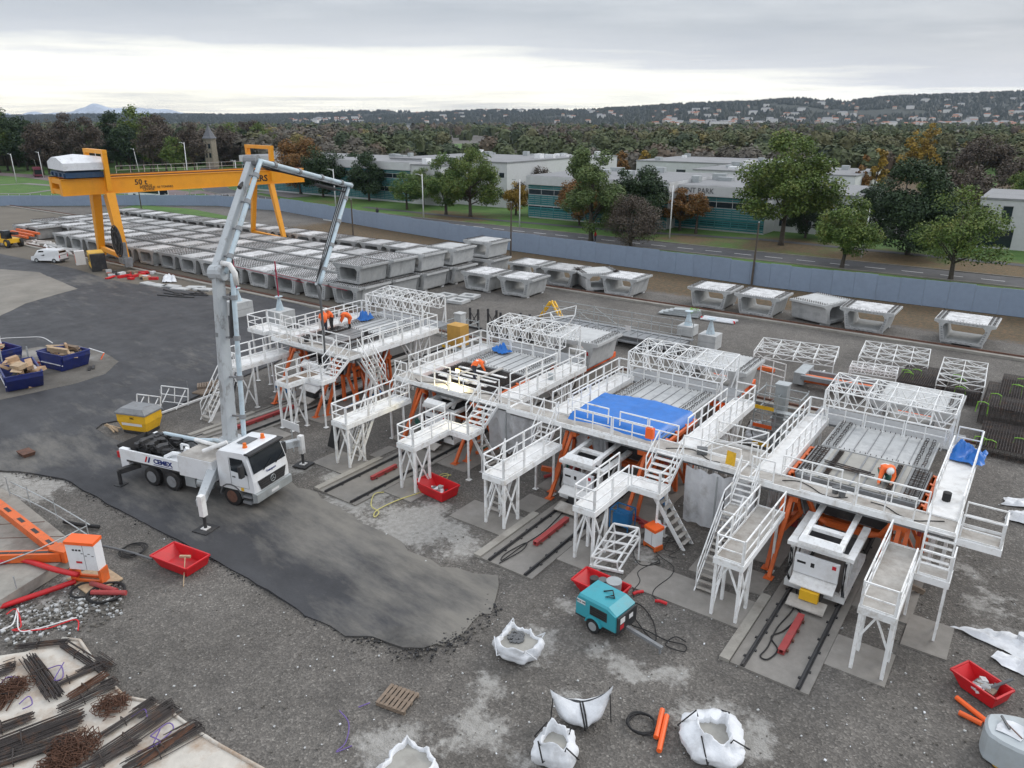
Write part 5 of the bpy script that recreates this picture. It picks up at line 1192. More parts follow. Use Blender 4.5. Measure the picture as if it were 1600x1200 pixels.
# ---------------------------------------------------------------- moulds, the freshly cast segments and their neighbours
def mould(k, C0, zd):
    t = thing('segment_mould', {1: 'orange steel segment mould under the leftmost casting platform', 2: 'orange steel mould with dark open reinforcement in the second station', 3: 'orange steel mould under the blue sheeted station', 4: 'orange steel mould under the nearest casting platform'}[k], 'mould', (C0, 33, 0), 0, 'steel moulds of the casting stations')
    zt = zd-.02
    for s_ in (-1, 1):
        m_ = MB(); m_.prism([(C0+s_*2.55, 33, zt), (C0+s_*2.62, 33, zt), (C0+s_*1.95, 33, zt-2.0), (C0+s_*1.88, 33, zt-2.0)], (0, 3.75, 0)); m_.build('side_shutter', M['grey'], t)
        for y in (33.2, 34.4, 35.6, 36.6):
            m_ = MB(); m_.bar((C0+s_*2.75, y, zt-.1), (C0+s_*2.1, y, zt-2.1), .16); m_.bar((C0+s_*2.75, y, zt-.15), (C0+s_*2.95, y, .1), .16); m_.bar((C0+s_*2.95, y, .15), (C0+s_*2.0, y, zt-1.9), .14); m_.build('shutter_frame', M['orange'], t)
        for z_ in (zt-.25, zt-1.4):
            m_ = MB(); m_.bar((C0+s_*2.85, 33, z_), (C0+s_*2.85, 36.8, z_), .14, .2); m_.build('waler', M['orange'] if z_ > 2.5 else M['red_worn'], t)
    # bulkhead at the front with a dark core opening
    m_ = MB(); m_.prism([(C0-2.5, 32.9, zt), (C0+2.5, 32.9, zt), (C0+2.4, 32.9, zt-.35), (C0-2.4, 32.9, zt-.35)], (0, .1, 0)); m_.build('bulkhead', M['grey'], t)
    m_ = MB()
    for s_ in (-1, 1): m_.tube([(C0+s_*x, 32.85, z) for x, z in ((2.0, zt-.3), (1.75, zt-1.2), (1.4, zt-1.85), (.9, zt-2.05))], .12, 6)
    m_.bar((C0-.9, 32.85, zt-2.05), (C0+.9, 32.85, zt-2.05), .2); m_.build('bulkhead_frame', M['orange'], t)
    m_ = MB()
    for s_ in (-1, 1):
        for y in (33.2, 35.2, 37.4): m_.bar((C0+s_*1.55, y, .1), (C0+s_*1.55, y, zt-2.1), .2)
    for y in (33.5, 35.5, 37.3): m_.slab(C0-1.9, C0+1.9, y-.15, y+.15, zt-2.3, zt-2.05)
    m_.build('soffit_table', M['orange'], t)
    m_ = MB(); m_.slab(C0-1.5, C0+1.5, 33.2, 40, 1.9, zt-.25); m_.build('inner_core', M['dark'], t)  # core coloured near black, standing in for the shade under the deck
    return t
def rebar_strips(par, C0, y0, y1, z, xs, w_=.55, seed=0, pitch=.14, name='starter_bars'):
    rr = random.Random(seed); m_ = MB()
    for x in xs:
        for j in range(int((y1-y0)/pitch)):
            y = y0+j*pitch; h = .12+rr.random()*.06
            m_.bar((C0+x-w_/2, y, z+h*.7), (C0+x+w_/2, y+rr.uniform(-.03, .03), z+h*.7), .02)
            for q in (-.5, -.17, .17, .5): m_.bar((C0+x+q*w_, y, z), (C0+x+q*w_, y, z+h), .02)
        for q in (-.5, -.25, 0, .25, .5): m_.bar((C0+x+q*w_, y0, z+.05), (C0+x+q*w_, y1, z+.05), .022)
    return stuff(m_.build(name, M['rebar'], par))
MO = {k: mould(k, CST[k], ZD[k]) for k in CST}
def castseg(label, C0, yc, ztop, kind='pale', L_=3.75, group='segments standing in the casting lines'):
    o = link('concrete_segment', SEGM[kind], None, (C0, yc, ztop-2.0)); o.scale = (1, L_/3.95, 1); tag(o, label, 'concrete segment', group)
    stuff(link('starter_bars', BARM['plain'], o)); return o
M['fresh_seg_side'] = M['concrete_pale']
for k, C0 in CST.items():
    z = ZD[k]+.02
    # fresh segment: slab top still wet, with joint strips and reinforcement edges
    if k in (3, 4, 1):
        t = thing('fresh_segment', {1: 'newly poured dark wet slab between the leftmost platform rails', 3: 'newly cast slab hidden under the blue tarpaulin', 4: 'newly cast wet slab with reinforcement loops in front of the kneeling worker'}[k], 'concrete segment', (C0, 33.1, 0), 0, 'segments standing in the casting lines')
        m_ = MB(); m_.slab(C0-1.75, C0+1.75, 33.05, 36.75, z-.25, z-.01)
        m_.build('slab_top', M['wet_concrete'] if k != 1 else mat('dark_wet_concrete', (.2, .2, .2), .4, var=.2, dirt=(.1, .1, .1), damt=.6), t)
        m_ = MB(); m_.slab(C0-2.5, C0-1.76, 33.05, 36.75, z-.2, z-.03); m_.build('slab_edge', M['concrete'], t); m_ = MB(); m_.slab(C0+1.76, C0+2.5, 33.05, 36.75, z-.2, z-.03); m_.build('slab_edge', M['concrete'], t)
        rebar_strips(t, C0, 33.1, 36.7, z-.03, (-2.2, 2.2), .55, k); 
        m_ = MB()
        for x in (-1.55, -.95, -.2, .25, 1.05, 1.5): m_.slab(C0+x-.035, C0+x+.035, 33.06, 36.74, z-.009, z+.03)
        m_.build('joint_strip', M['grey'], t)
        rebar_strips(t, C0, 33.2, 36.6, z-.01, (-1.35, 1.3), .18, k+9, .16, 'loop_bars')
    else:
        t = thing('reinforcement_cage', 'dark open reinforcement cage in front of the bending worker', 'reinforcement cage', (C0, 33.1, 0))
        rr = random.Random(4); m_ = MB()
        for j in range(30): m_.bar((C0-2.4, 33.1+j*.125, z-.06+rr.uniform(-.02, .02)), (C0+2.4, 33.1+j*.125, z-.06), .028)
        for j in range(28): m_.bar((C0-2.35+j*.174, 33.05, z-.1), (C0-2.35+j*.174, 36.75, z-.1+rr.uniform(-.02, .02)), .028)
        stuff(m_.build('mesh_bars', M['rebar'], t))
        rebar_strips(t, C0, 33.1, 36.7, z-.05, (-2.1, 2.1), .7, 3)
        for y in (33.6, 34.5, 35.6):
            m_ = MB(); m_.slab(C0-2.0, C0+1.9, y-.12, y+.12, z+.02, z+.07); m_.build('walk_board', M['white_floor'], t)
        for x in (-.9, .6):
            m_ = MB(); m_.slab(C0+x-.12, C0+x+.12, 33.2, 36.9, z+.075, z+.12); m_.build('walk_board', M['mortar_floor'], t)
    o = castseg({1: 'grey match cast segment between rails of the leftmost platform', 2: 'white topped match cast segment behind the bending worker', 3: 'white topped segment behind the blue tarpaulin', 4: 'white topped segment behind the kneeling worker'}[k], C0, 38.75, z-.01)
    m_ = MB()
    for x in (-1.55, -.95, -.3, .35, 1.0, 1.55): m_.bar((C0+x, 36.95, z+.012), (C0+x, 40.5, z+.012), .03)
    m_.build('joint_strip', M['grey'], o).location = (-0, 0, 0)
    if k > 1:
        o2 = castseg({2: 'finished segment with red mark standing behind the second station on an orange carriage', 3: 'finished white topped segment standing behind the blue sheeted station', 4: 'finished white topped segment standing behind the nearest station'}[k], C0+.3 if k > 2 else C0+.7, 46.95, 3.85)
        t = thing('segment_carriage', {2: 'orange carriage under the segment with the red mark', 3: 'orange carriage behind the blue sheeted station', 4: 'orange carriage behind the nearest station'}[k], 'carriage', (C0, 47, 0), 0, 'orange segment carriages')
        m_ = MB()
        for s_ in (-1, 1): m_.slab(C0+s_*1.5-.2, C0+s_*1.5+.2, 44.0, 50.6, 1.3, 1.7)
        for y in (44.6, 47, 49.5): m_.slab(C0-1.6, C0+1.9, y-.2, y+.2, 1.45, 1.84)
        m_.build('frame', M['orange_bright'], t)
        for s_ in (-1, 1):
            m_ = MB(); m_.slab(C0+s_*1.5-.35, C0+s_*1.5+.35, 44.3, 50.4, .06, 1.28); m_.build('bearing_wall', M['slab'], t)
        if k == 2:
            m_ = MB(); x_ = C0+.7-1.2; m_.cyl((C0+.7+1.52, 44.93, 3.05), (C0+.7+1.52, 45.03, 3.05), .13, 12); m_.box((C0+.7+1.52, 44.94, 2.95), (.3, .02, .1)); m_.build('red_mark', M['red'], o2)
# ---------------------------------------------------------------- lattice roof frames
def lattice(par, name, P, nx_, ny_, depth, rad=.05, top_diag=True):
    """space frame between four top corners P (given in order), with a lower chord grid"""
    P = [Vector(p) for p in P]; dz = Vector((0, 0, -depth))
    def pt(u, v): return (P[0]*(1-u)+P[1]*u)*(1-v)+(P[3]*(1-u)+P[2]*u)*v
    for vi in range(ny_+1):
        m_ = MB(); v = vi/ny_
        m_.bar(pt(0, v), pt(1, v), rad); m_.bar(pt(0, v)+dz, pt(1, v)+dz, rad)
        for i in range(nx_):
            a, b = pt(i/nx_, v), pt((i+1)/nx_, v); md = pt((i+.5)/nx_, v)
            m_.bar(a, a+dz, rad*.8); m_.bar(md+dz, a, rad*.8); m_.bar(md+dz, b, rad*.8)
        m_.bar(pt(1, v), pt(1, v)+dz, rad*.8); m_.build('truss_chord', M['white'], par)
    m_ = MB()
    for i in range(nx_+1):
        for vi in range(ny_):
            a, b = pt(i/nx_, vi/ny_), pt(i/nx_, (vi+1)/ny_); m_.bar(a, b, rad*.85); m_.bar(a+dz, b+dz, rad*.7)
            m_.bar(a+dz, b, rad*.6)
            if i < nx_ and top_diag:
                c = pt((i+1)/nx_, (vi+1)/ny_); m_.bar(a, c, rad*.7) if (i+vi) % 2 else m_.bar(b, pt((i+1)/nx_, vi/ny_), rad*.7)
    m_.build('cross_brace', M['white'], par)
rfw = {1: 'lattice roof frame at the rear of the leftmost station', 2: 'lattice roof frame at the rear of the second station', 3: 'lattice roof frame behind the blue tarpaulin', 4: 'lattice roof frame between the two white topped segments nearest the camera'}
for k, C0 in CST.items():
    zt = ZD[k]+1.75; x0, x1 = C0-3.3, C0+2.85; ya, yb = 40.35, 43.0
    t = thing('roof_truss', 'white '+rfw[k], 'lattice frame', (C0, ya, 0), 0, 'white lattice roof frames')
    lattice(t, 'roof', [(x0, ya, zt), (x1, ya, zt), (x1, ya+.75, zt+.05), (x0, ya+.75, zt+.05)], 6, 1, .85)
    lattice(t, 'roof', [(x0, yb-.7, zt+.2), (x1, yb-.7, zt+.2), (x1, yb, zt+.25), (x0, yb, zt+.25)], 6, 1, .85)
    brace(t, [((x0+q*(x1-x0), ya+.75, zt+.05), (x0+q*(x1-x0), yb-.7, zt+.2)) for q in (0, .17, .33, .5, .67, .83, 1)]+[((x0+q*(x1-x0), ya+.75, zt+.05), (x0+(q+.17)*(x1-x0), yb-.7, zt+.2)) for q in (0, .33, .67)], .045)
    for (x, y) in ((x0, ya), (x1, ya), (x0, yb), (x1, yb)):
        m_ = MB(); m_.bar((x, y, ZD[k]-.3), (x, y, zt), .09); m_.bar((x+(.35 if x == x0 else -.35), y, ZD[k]-.3), (x, y, zt-.6), .07); m_.build('post', M['white'], t)
    guard(t, (x0+.2, ya-.08, ZD[k]+.05), (x1-.2, ya-.08, ZD[k]+.05), h=.85, toe=0)
    m_ = MB(); m_.slab(x0-.7, x1+.5, ya+.2, yb+.1, ZD[k]-.34, ZD[k]-.22); m_.build('bearer_floor', M['grey'], t)
    for x in (x0-.5, x1+.3):
        for y in (ya+.3, yb): 
            m_ = MB(); m_.bar((x, y, 0.02), (x, y, ZD[k]-.35), .12); m_.build('leg', M['white'], t)
if True:   # ribs of a second frame lifted askew over the second station
    C0 = CST[2]; t = thing('tilted_truss', 'white lattice panel tilted upward behind the second station roof', 'lattice panel', (C0+1, 43.5, 0))
    m_ = MB(); a, b, c, d = Vector((C0-2.2, 43.4, 5.3)), Vector((C0+.9, 45.6, 6.35)), Vector((C0+1.1, 45.1, 5.75)), Vector((C0-1.2, 43.2, 5.2))
    for p, q in ((a, b), (b, c), (c, d), (d, a), (a, c), ((a+b)/2, (c+d)/2)): m_.bar(p, q, .05)
    m_.build('panel', M['white'], t); m_ = MB(); m_.bar((C0-.2, 44.3, 4.6), (a+b)/2, .06); m_.bar((C0+.6, 44.3, 4.6), c, .06); m_.build('prop', M['white'], t)
# ---------------------------------------------------------------- access platforms and stairs
A4L = access_platform('access platform beside the long stair at the nearest station', -8.42, -7.28, 25.4, 30.6, 2.7, None, 'mortar_floor')
A4R = access_platform('stained access platform right of the white trolley at the nearest station', -3.0, -1.82, 25.4, 30.7, 2.7, (-1.82, 28.9, -.62, 29.9), 'mortar_floor')
A3L = access_platform('access platform with the steep stair beneath it left of the blue tarpaulin station', -20.45, -19.2, 25.75, 30.9, 2.7)
A3R = access_platform('access platform in front of the folded work stand with yellow rope on it', -15.15, -14.1, 25.65, 29.9, 2.7, (-14.1, 28.9, -12.5, 30.0))
A2L = access_platform('access platform standing furthest left of the second station', -31.75, -30.55, 25.95, 31.2, 2.7)
A2R = access_platform('access platform above the red tub with a landing at its right', -26.5, -25.35, 25.95, 29.9, 2.7, (-25.35, 28.9, -24.0, 30.25))
A1R = access_platform('access platform with two brown floor hatches in front of the leftmost station', -38.85, -37.7, 27.5, 31.0, 3.2, (-37.7, 29.2, -36.4, 30.25), 'white_floor')
A1L = access_platform('wide access platform at the left end behind the concrete boom', -44.9, -43.2, 27.6, 32.2, 3.2)
for x in (-38.55, -37.98):
    m_ = MB(); m_.slab(-38.75, -37.8, 27.6+(x+38.55)*2.8, 28.9+(x+38.55)*2.6, 3.204, 3.215); m_.build('floor_hatch', M['wood'], A1R)
# stairs up to the decks
t = side_stair('long white stair with brown treads at the left of the nearest station', -9.12, 26.6, 0, 2.7, .86, run=2.6, n_=13)
deckplate(t, -9.55, -8.69, 29.2, 30.1, 2.69, 'landing', 'mortar_floor'); flight(t, (-9.12, 30.1, 2.7), (0, 1), .86, 1.0, .95, 5); hand(t, (-9.55, 29.2, 2.7), (-9.55, 30.1, 2.7), n_=1); legs(t, [(-9.5, 29.25), (-8.74, 29.25)], 2.5, .08)
side_stair('short stair up to the right walkway of the nearest station', -1.25, 29.95, 2.7, 3.7, 1.05, run=1.15, n_=5)
side_stair('short stair from the landing to the deck of the blue sheeted station', -13.2, 30.05, 2.7, 3.7, 1.3, run=1.45, n_=5)
side_stair('short stair from the landing to the deck of the second station', -24.7, 30.3, 2.7, 3.7, 1.3, run=1.45, n_=5)
side_stair('short stair from the landing to the deck of the leftmost station', -37.05, 30.3, 3.2, 4.2, 1.2, run=1.4, n_=5)
side_stair('stair from the low platform up to the deck left of the blue tarpaulin', -20.5, 30.6, 2.2, 3.7, .95, run=1.3, n_=7)
side_stair('stair from the low platform up to the deck left of the second station', -31.6, 30.9, 2.3, 3.7, .95, run=1.2, n_=6)
side_stair('steep stair from the ground under the platform left of the blue tarpaulin', -20.55, 26.7, 0, 2.6, .75, run=1.5, n_=9)
side_stair('steep stair from the ground under the platform left of the second station', -31.3, 27.0, 0, 2.6, .75, run=1.5, n_=9)
side_stair('stair going down right under the landing of the second station', -25.2, 30.2, 0, 2.3, .8, direction=(1, -.2), run=2.0, n_=8) if False else None
for (x, y, lab) in ((-22.6, 29.6, 'white stair rising to the landing of the second station from its right'), (-11.1, 29.2, 'white stair rising to the landing of the blue sheeted station from its right')):
    t = thing('stair', lab, 'stair', (x, y, 0)); flight(t, (x-.1, y+.5, 0), (-1, .1), .8, 2.6, 2.0, 9, (0, 0))
t = side_stair('white stair at the left end of the platforms behind the boom', -43.95, 25.2, 0, 3.2, .95, run=2.4, n_=10)
t = side_stair('stair descending at the right of the leftmost station deck', -35.1, 33.2, 2.3, 4.2, 1.0, direction=(-1, 0), run=1.6, n_=8)
# upper lookout at the left rear of the first station
t = thing('lookout_platform', 'small white lookout platform with rails at the left end of the stations', 'platform', (-47, 33, 0))
deckplate(t, -48.2, -46.3, 32.2, 34.0, 4.2, 'floor'); guard(t, (-48.2, 32.2, 4.2), (-48.2, 34, 4.2)); guard(t, (-48.2, 34, 4.2), (-46.3, 34, 4.2)); guard(t, (-48.2, 32.2, 4.2), (-46.3, 32.2, 4.2)); legs(t, [(-48, 32.4), (-46.5, 32.4), (-48, 33.8), (-46.5, 33.8)], 4.0)
deckplate(t, -46.2, -44.75, 32.6, 33.7, 4.19, 'bridge_floor'); guard(t, (-46.2, 32.6, 4.2), (-44.75, 32.6, 4.2)); guard(t, (-46.2, 33.7, 4.2), (-44.75, 33.7, 4.2))
# open ledge between stations: corner bracket platform by the white bags
t = thing('corner_ledge', 'white railed ledge between the blue sheeted and nearest stations', 'platform', (-10.6, 33.5, 0))
deckplate(t, -12.0, -9.2, 32.55, 34.2, 3.66, 'floor', 'mortar_floor'); guard(t, (-11.9, 34.2, 3.7), (-9.3, 34.2, 3.7)); brace(t, [((-11.9, 32.6, 3.7), (-9.4, 34.1, 4.8)), ((-11.9, 34.1, 3.7), (-9.4, 32.7, 4.8))], .05)
legs(t, [(-11.8, 34), (-9.4, 34)], 3.5)
# white cloth drapes hanging under the front walkways
def drape(label, pts, ztop, zbot, seed=0):
    rr = random.Random(seed); m_ = MB(); n_ = 14; rows_ = 7; P = [Vector((*p, 0)) for p in pts]; R_ = []
    for j in range(rows_+1):
        row = []
        for i in range(n_+1):
            f = i/n_*(len(P)-1); a = min(int(f), len(P)-2); p = P[a].lerp(P[a+1], f-a)
            o_ = .12*math.sin(i*1.9+seed)+.06*math.sin(i*4.1+j)+rr.uniform(-.03, .03)
            row.append(Vector((p.x+o_*.3, p.y-o_-.1*j/rows_+(.25*(j/rows_)**2), ztop+(zbot[i % len(zbot)]-ztop)*j/rows_)))
        R_.append(row)
    m_.loft(R_, closed=False); o = m_.build('cloth_drape', M['cloth_dirty'], smooth=True); tag(o, label, 'sheet', 'white sheets hung under the walkways'); return o
drape('white sheet hung under the walkway beside the second station landing', [(-24.9, 31.95), (-23.0, 31.95), (-21.8, 32.3)], 3.3, [.7, .5, .8, .6], 1)
drape('white sheet hung under the bridge with its torn lower corner on the gravel', [(-12.3, 31.4), (-10.6, 31.3), (-8.9, 31.7)], 3.3, [.25, .2, .35], 5)
drape('pale sheet hanging behind the orange struts of the blue sheeted station', [(-19.3, 32.75), (-18.0, 32.8), (-17.4, 32.8)], 3.3, [1.3, 1.0, 1.5], 9)
drape('pale sheet hanging behind the orange struts of the second station', [(-30.6, 33.0), (-29.6, 32.95)], 3.3, [1.4, 1.1, 1.6], 12)
for x, y in ((-10.6, 31.15), (-23.5, 31.75)):
    o = MB().bar((x, y, 0), (x, y, 3.3), .07).build('prop_post', M['galv']); tag(o, 'thin steel post holding the white sheet under the '+('bridge' if x > -15 else 'second station walkway'), 'post')
# ---------------------------------------------------------------- formwork trolleys on the rails
def trolley(label, C0, y0, group='white formwork trolleys'):
    t = thing('formwork_trolley', label, 'trolley', (C0, y0, 0), 0, group); xa, xb = C0-1.45, C0+1.0
    m_ = MB(); m_.slab(xa, xb, y0, y0+.25, .28, .6); m_.slab(xa, xa+.28, y0+.26, y0+4, .3, .62); m_.slab(xb-.28, xb, y0+.26, y0+4, .3, .62); m_.build('base_frame', M['white'], t)
    for x in (xa+.12, xb-.12):
        for y in (y0+.2, y0+2.2):
            m_ = MB(); m_.bar((x, y, .6), (x, y, 2.25), .16); m_.build('column', M['white'], t)
        m_ = MB(); m_.bar((x, y0+.3, .65), (x, y0+1.9, 2.1), .08); m_.build('diagonal', M['white'], t)
    m_ = MB(); m_.slab(xa-.1, xb+.1, y0+.05, y0+.35, 2.25, 2.42); m_.slab(xa-.1, xa+.2, y0+.36, y0+3.2, 2.25, 2.4); m_.slab(xb-.2, xb+.1, y0+.36, y0+3.2, 2.25, 2.4); m_.build('top_frame', M['white'], t)
    m_ = MB(); m_.slab(xa+.2, xb-.2, y0+.36, y0+2.2, 2.18, 2.25); m_.build('top_plate', M['dark'], t)
    m_ = MB(); m_.slab(xa+.35, xb-.35, y0-.22, y0-.05, 1.25, 2.1); cb_ = m_.build('control_cabinet', M['truck'], t)
    m_ = MB(); m_.slab(xb-.62, xb-.46, y0-.228, y0-.221, 1.85, 2.02); m_.build('red_sticker', M['print_red'], cb_)
    m_ = MB(); m_.slab(xa+.45, xa+.8, y0-.228, y0-.221, 1.72, 1.82); m_.slab(xa+1.0, xa+1.15, y0-.228, y0-.221, 1.66, 1.86); m_.build('gauge_row', M['print_black'], cb_)
    m_ = MB(); m_.prism([(xa+.35, y0-.02, 1.24), (xa+.35, y0-.7, .95), (xa+.35, y0-.7, .9), (xa+.35, y0-.02, 1.19)], (1.75, 0, 0)); m_.build('sloping_cover', M['white_floor'], t)
    m_ = MB(); m_.slab(C0-.6, C0+.2, y0-.5, y0+.1, .35, .8); pk = m_.build('pump_unit', M['dark'], t)
    m_ = MB(); m_.prism([(xa+.45, y0-.6, .42), (xa+.45, y0-1.25, .26), (xa+.45, y0-1.25, .21), (xa+.45, y0-.6, .37)], (1.5, 0, 0)); m_.build('step_board', M['mortar_floor'], t)
    # white lifting table on top, reaching back under the mould
    m_ = MB()
    for s_ in (-1, 1): m_.bar((C0-.2+s_*.75, y0-.3, 2.75), (C0-.2+s_*.75, y0+4.2, 2.95), .22, .16); m_.bar((C0-.2+s_*.75, y0+.5, 2.42), (C0-.2+s_*.75, y0+.8, 2.75), .14)
    m_.slab(C0-1.05, C0+.65, y0-.35, y0+.02, 2.62, 2.8); m_.slab(C0-1.0, C0+.6, y0+1.0, y0+1.3, 2.68, 2.84); m_.prism([(C0-1.05, y0-.34, 2.8), (C0+.65, y0-.34, 2.8), (C0+.55, y0-.1, 3.0), (C0-.95, y0-.1, 3.0)], (0, .05, 0))
    m_.build('lifting_table', M['white'], t)
    m_ = MB(); rr = random.Random(3)
    for j in range(7): 
        x = xa+.12+rr.uniform(-.05, .12) if j < 4 else xb-.2+rr.uniform(-.05, .1)
        m_.tube([(x, y0-.02, 2.2), (x+rr.uniform(-.15, .15), y0-.12, 1.6), (x+rr.uniform(-.1, .1), y0-.08, 1.0), (x+.1, y0, .6)], .02, 4)
    m_.build('hydraulic_hose', M['black'], t)
    return t
T4 = trolley('white formwork trolley with yellow hose case below the nearest station', CST[4]-.02, 28.9); T3 = trolley('white formwork trolley partly behind the access platform of the blue sheeted station', CST[3]-.25, 29.9)
o = MB().slab(CST[4]-.62, CST[4]+.12, 28.05, 28.3, .42, .85); o = o.build('yellow_case', M['yellow']); tag(o, 'yellow case on the step board of the nearest trolley', 'case')
T2 = trolley('white formwork trolley in shade under the second station', CST[2]-.2, 31.6)
T1 = trolley('white formwork trolley in shade under the leftmost station', CST[1]-.2, 32.2)
for (x0, ya, yb, w_, lab) in ((CST[4]-.25, 24.6, 27.3, .26, 'red steel beam lying between the nearest rails'), (CST[3]-.2, 25.4, 28.3, .26, 'red steel beam lying between the rails below the blue tarpaulin'), (CST[2]-.2, 25.6, 27.6, .2, 'red steel beam lying between the rails of the second station'), (CST[1]-.3, 25.2, 30.2, .3, 'long red steel beam lying before the leftmost station')):
    t = thing('steel_beam', lab, 'beam', (x0, ya, 0), 0, 'red beams between the rails')
    m_ = MB(); m_.slab(x0-w_/2, x0+w_/2, ya, yb, .08, .1); m_.slab(x0-w_/2, x0+w_/2, ya, yb, .26, .28); m_.slab(x0-w_/2+.02, x0-w_/2+.06, ya, yb, .101, .259); m_.slab(x0+w_/2-.06, x0+w_/2-.02, ya, yb, .101, .259); m_.build('beam', M['red_worn'], t)
    for y in np.arange(ya+.3, yb, .7):
        m_ = MB(); m_.box((x0+w_/2+.04, y, .12), (.08, .1, .08)); m_.build('fixing', M['rust'], t)
# ================================================================ CONCRETE PUMP TRUCK
TH_ = math.radians(13); TO = Vector((-37.25, 19.45, .055))
tk = thing('concrete_pump_truck', 'white three axle concrete pump truck with its folding boom raised over the stations', 'pump truck', TO, TH_)
TSC = 1.08; tk.scale = (TSC,)*3
TINV = (Matrix.Translation(TO) @ Matrix.Rotation(TH_, 4, 'Z') @ Matrix.Scale(TSC, 4)).inverted()
def wheel(x, y, r=.53, w_=.32, hub='dark', dual=False):
    s_ = -1 if y < 0 else 1; m_ = MB()
    prof = [(.0, r*.62), (.02, r*.94), (.07, r), (w_-.07, r), (w_-.02, r*.94), (w_, r*.62)]
    rings = [[Vector((x+q*math.cos(a), y-s_*w_+s_*o_, r+q*math.sin(a))) for a in np.arange(20)*PI/10] for o_, q in prof]
    m_.loft(rings); wo = m_.build('wheel', M['black'], tk, local=True, smooth=False)
    m_ = MB(); rin = [[Vector((x+q*math.cos(a), y+s_*o_, r+q*math.sin(a))) for a in np.arange(16)*PI/8] for o_, q in ((.004, r*.6), (-.1, r*.52), (-.1, r*.3), (.02, r*.24), (.02, .01))]
    m_.loft(rin); m_.build('rim', M['rust'] if hub == 'red' else M['grey'], wo, local=True)
for x, hub in ((4.6, 'red'), (.68, 'dark'), (-.68, 'dark')):
    for y in (-1.24, 1.24): wheel(x, y, hub=hub)
m_ = MB(); m_.slab(-2.4, 5.7, -.48, .48, .62, .95); m_.build('chassis', M['dark'], tk, local=True)
# cab
cabp = [(3.95, .95), (3.95, 2.75), (4.1, 2.92), (5.55, 2.98), (5.72, 2.9), (6.0, 1.95), (6.08, 1.5), (6.08, .95)]
m_ = MB(); m_.loft([[Vector((x-(.04 if abs(y) > 1.15 else 0), y*(1 if z < 2 else .97), z-(.05 if abs(y) > 1.15 and z > 2.5 else 0))) for x, z in cabp] for y in (-1.24, -1.12, 1.12, 1.24)]); cab_ = m_.build('cab', M['truck'], tk, local=True)
m_ = MB(); m_.add([(5.78, -1.1, 2.82), (5.78, 1.1, 2.82), (6.035, 1.14, 1.93), (6.035, -1.14, 1.93)], [(0, 1, 2, 3)]); m_.prism([(5.765, -1.12, 2.84), (5.765, 1.12, 2.84), (5.80, 1.12, 2.72), (5.80, -1.12, 2.72)], (.06, 0, .02)); m_.build('windscreen', M['glass'], cab_, local=True)
m_ = MB(); m_.slab(5.62, 5.98, -1.2, 1.2, 2.86, 2.93); m_.build('sun_visor', M['dark'], cab_, local=True)
for s_ in (-1, 1):
    m_ = MB(); m_.prism([(4.75, s_*1.235, 1.95), (5.75, s_*1.235, 1.85), (5.5, s_*1.22, 2.62), (4.75, s_*1.22, 2.62)], (0, s_*.02, 0)); m_.build('side_window', M['glass'], cab_, local=True)
    m_ = MB(); m_.slab(5.55, 5.72, s_*1.5-.12, s_*1.5+.12, 1.85, 2.45); m_.bar((5.55, s_*1.24, 2.5), (5.62, s_*1.5, 2.4), .04); m_.build('mirror', M['dark'], cab_, local=True)
    m_ = MB(); m_.box((5.98, s_*.98, .68), (.2, .36, .2)); m_.build('headlight', M['print_white'], cab_, local=True)
    m_ = MB(); m_.loft([[Vector((4.6+(.72+o_)*math.cos(a), s_*y, .5+(.72+o_)*math.sin(a))) for a in np.linspace(.1, PI-.1, 9)]+[Vector((4.6+(.66+o_)*math.cos(a), s_*y, .5+(.66+o_)*math.sin(a))) for a in np.linspace(PI-.1, .1, 9)] for y, o_ in ((.8, 0), (1.27, 0))]); m_.build('mudguard', M['plastic_grey'], cab_, local=True)
    m_ = MB(); m_.slab(5.25, 5.75, s_*1.08-.16, s_*1.08+.16, .3, .42); m_.slab(5.2, 5.8, s_*1.08-.16, s_*1.08+.17, .62, .7); m_.build('step', M['grey'], cab_, local=True)
m_ = MB(); m_.prism([(5.9, -1.25, .42), (6.2, -1.25, .5), (6.2, -1.25, .9), (5.9, -1.25, .97)], (0, 2.5, 0)); m_.build('bumper', M['galv'], cab_, local=True)
m_ = MB(); m_.prism([(6.085, -.82, 1.0), (6.085, .82, 1.0), (6.085, 1.0, 1.52), (6.085, -1.0, 1.52)], (.03, 0, 0)); gr_ = m_.build('grille', M['dark'], cab_, local=True)
for z_ in (1.1, 1.22, 1.34, 1.45):
    m_ = MB(); m_.slab(6.116, 6.13, -.85, .85, z_-.018, z_+.018); m_.build('grille_bar', M['black'], gr_, local=True)
m_ = MB(); m_.tube([(6.14, .17*math.cos(a), 1.28+.17*math.sin(a)) for a in np.linspace(0, 2*PI, 17)], .018, 5)
for a in (PI/2, PI/2+2*PI/3, PI/2-2*PI/3): m_.bar((6.14, 0, 1.28), (6.14, .17*math.cos(a), 1.28+.17*math.sin(a)), .025)
m_.build('star_badge', M['galv'], gr_, local=True)
m_ = MB(); m_.slab(6.2, 6.212, -.26, .26, .62, .74); m_.build('number_plate', M['print_white'], cab_, local=True)
for s_ in (-.62, .62):
    m_ = MB(); m_.cyl((5.2, s_, 2.96), (5.2, s_, 3.02), .12, 12); m_.cyl((5.2, s_, 3.02), (5.2, s_, 3.2), .1, 12, r2=.085); m_.build('beacon', M['amber'], cab_, local=True)
m_ = MB(); m_.slab(4.45, 5.05, -.35, .45, 2.975, 3.0); m_.build('roof_hatch', M['plastic_grey'], cab_, local=True)
m_ = MB(); m_.slab(5.25, 5.42, -1.262, -1.255, .98, 1.15); m_.build('yellow_sticker', M['yellow'], cab_, local=True)
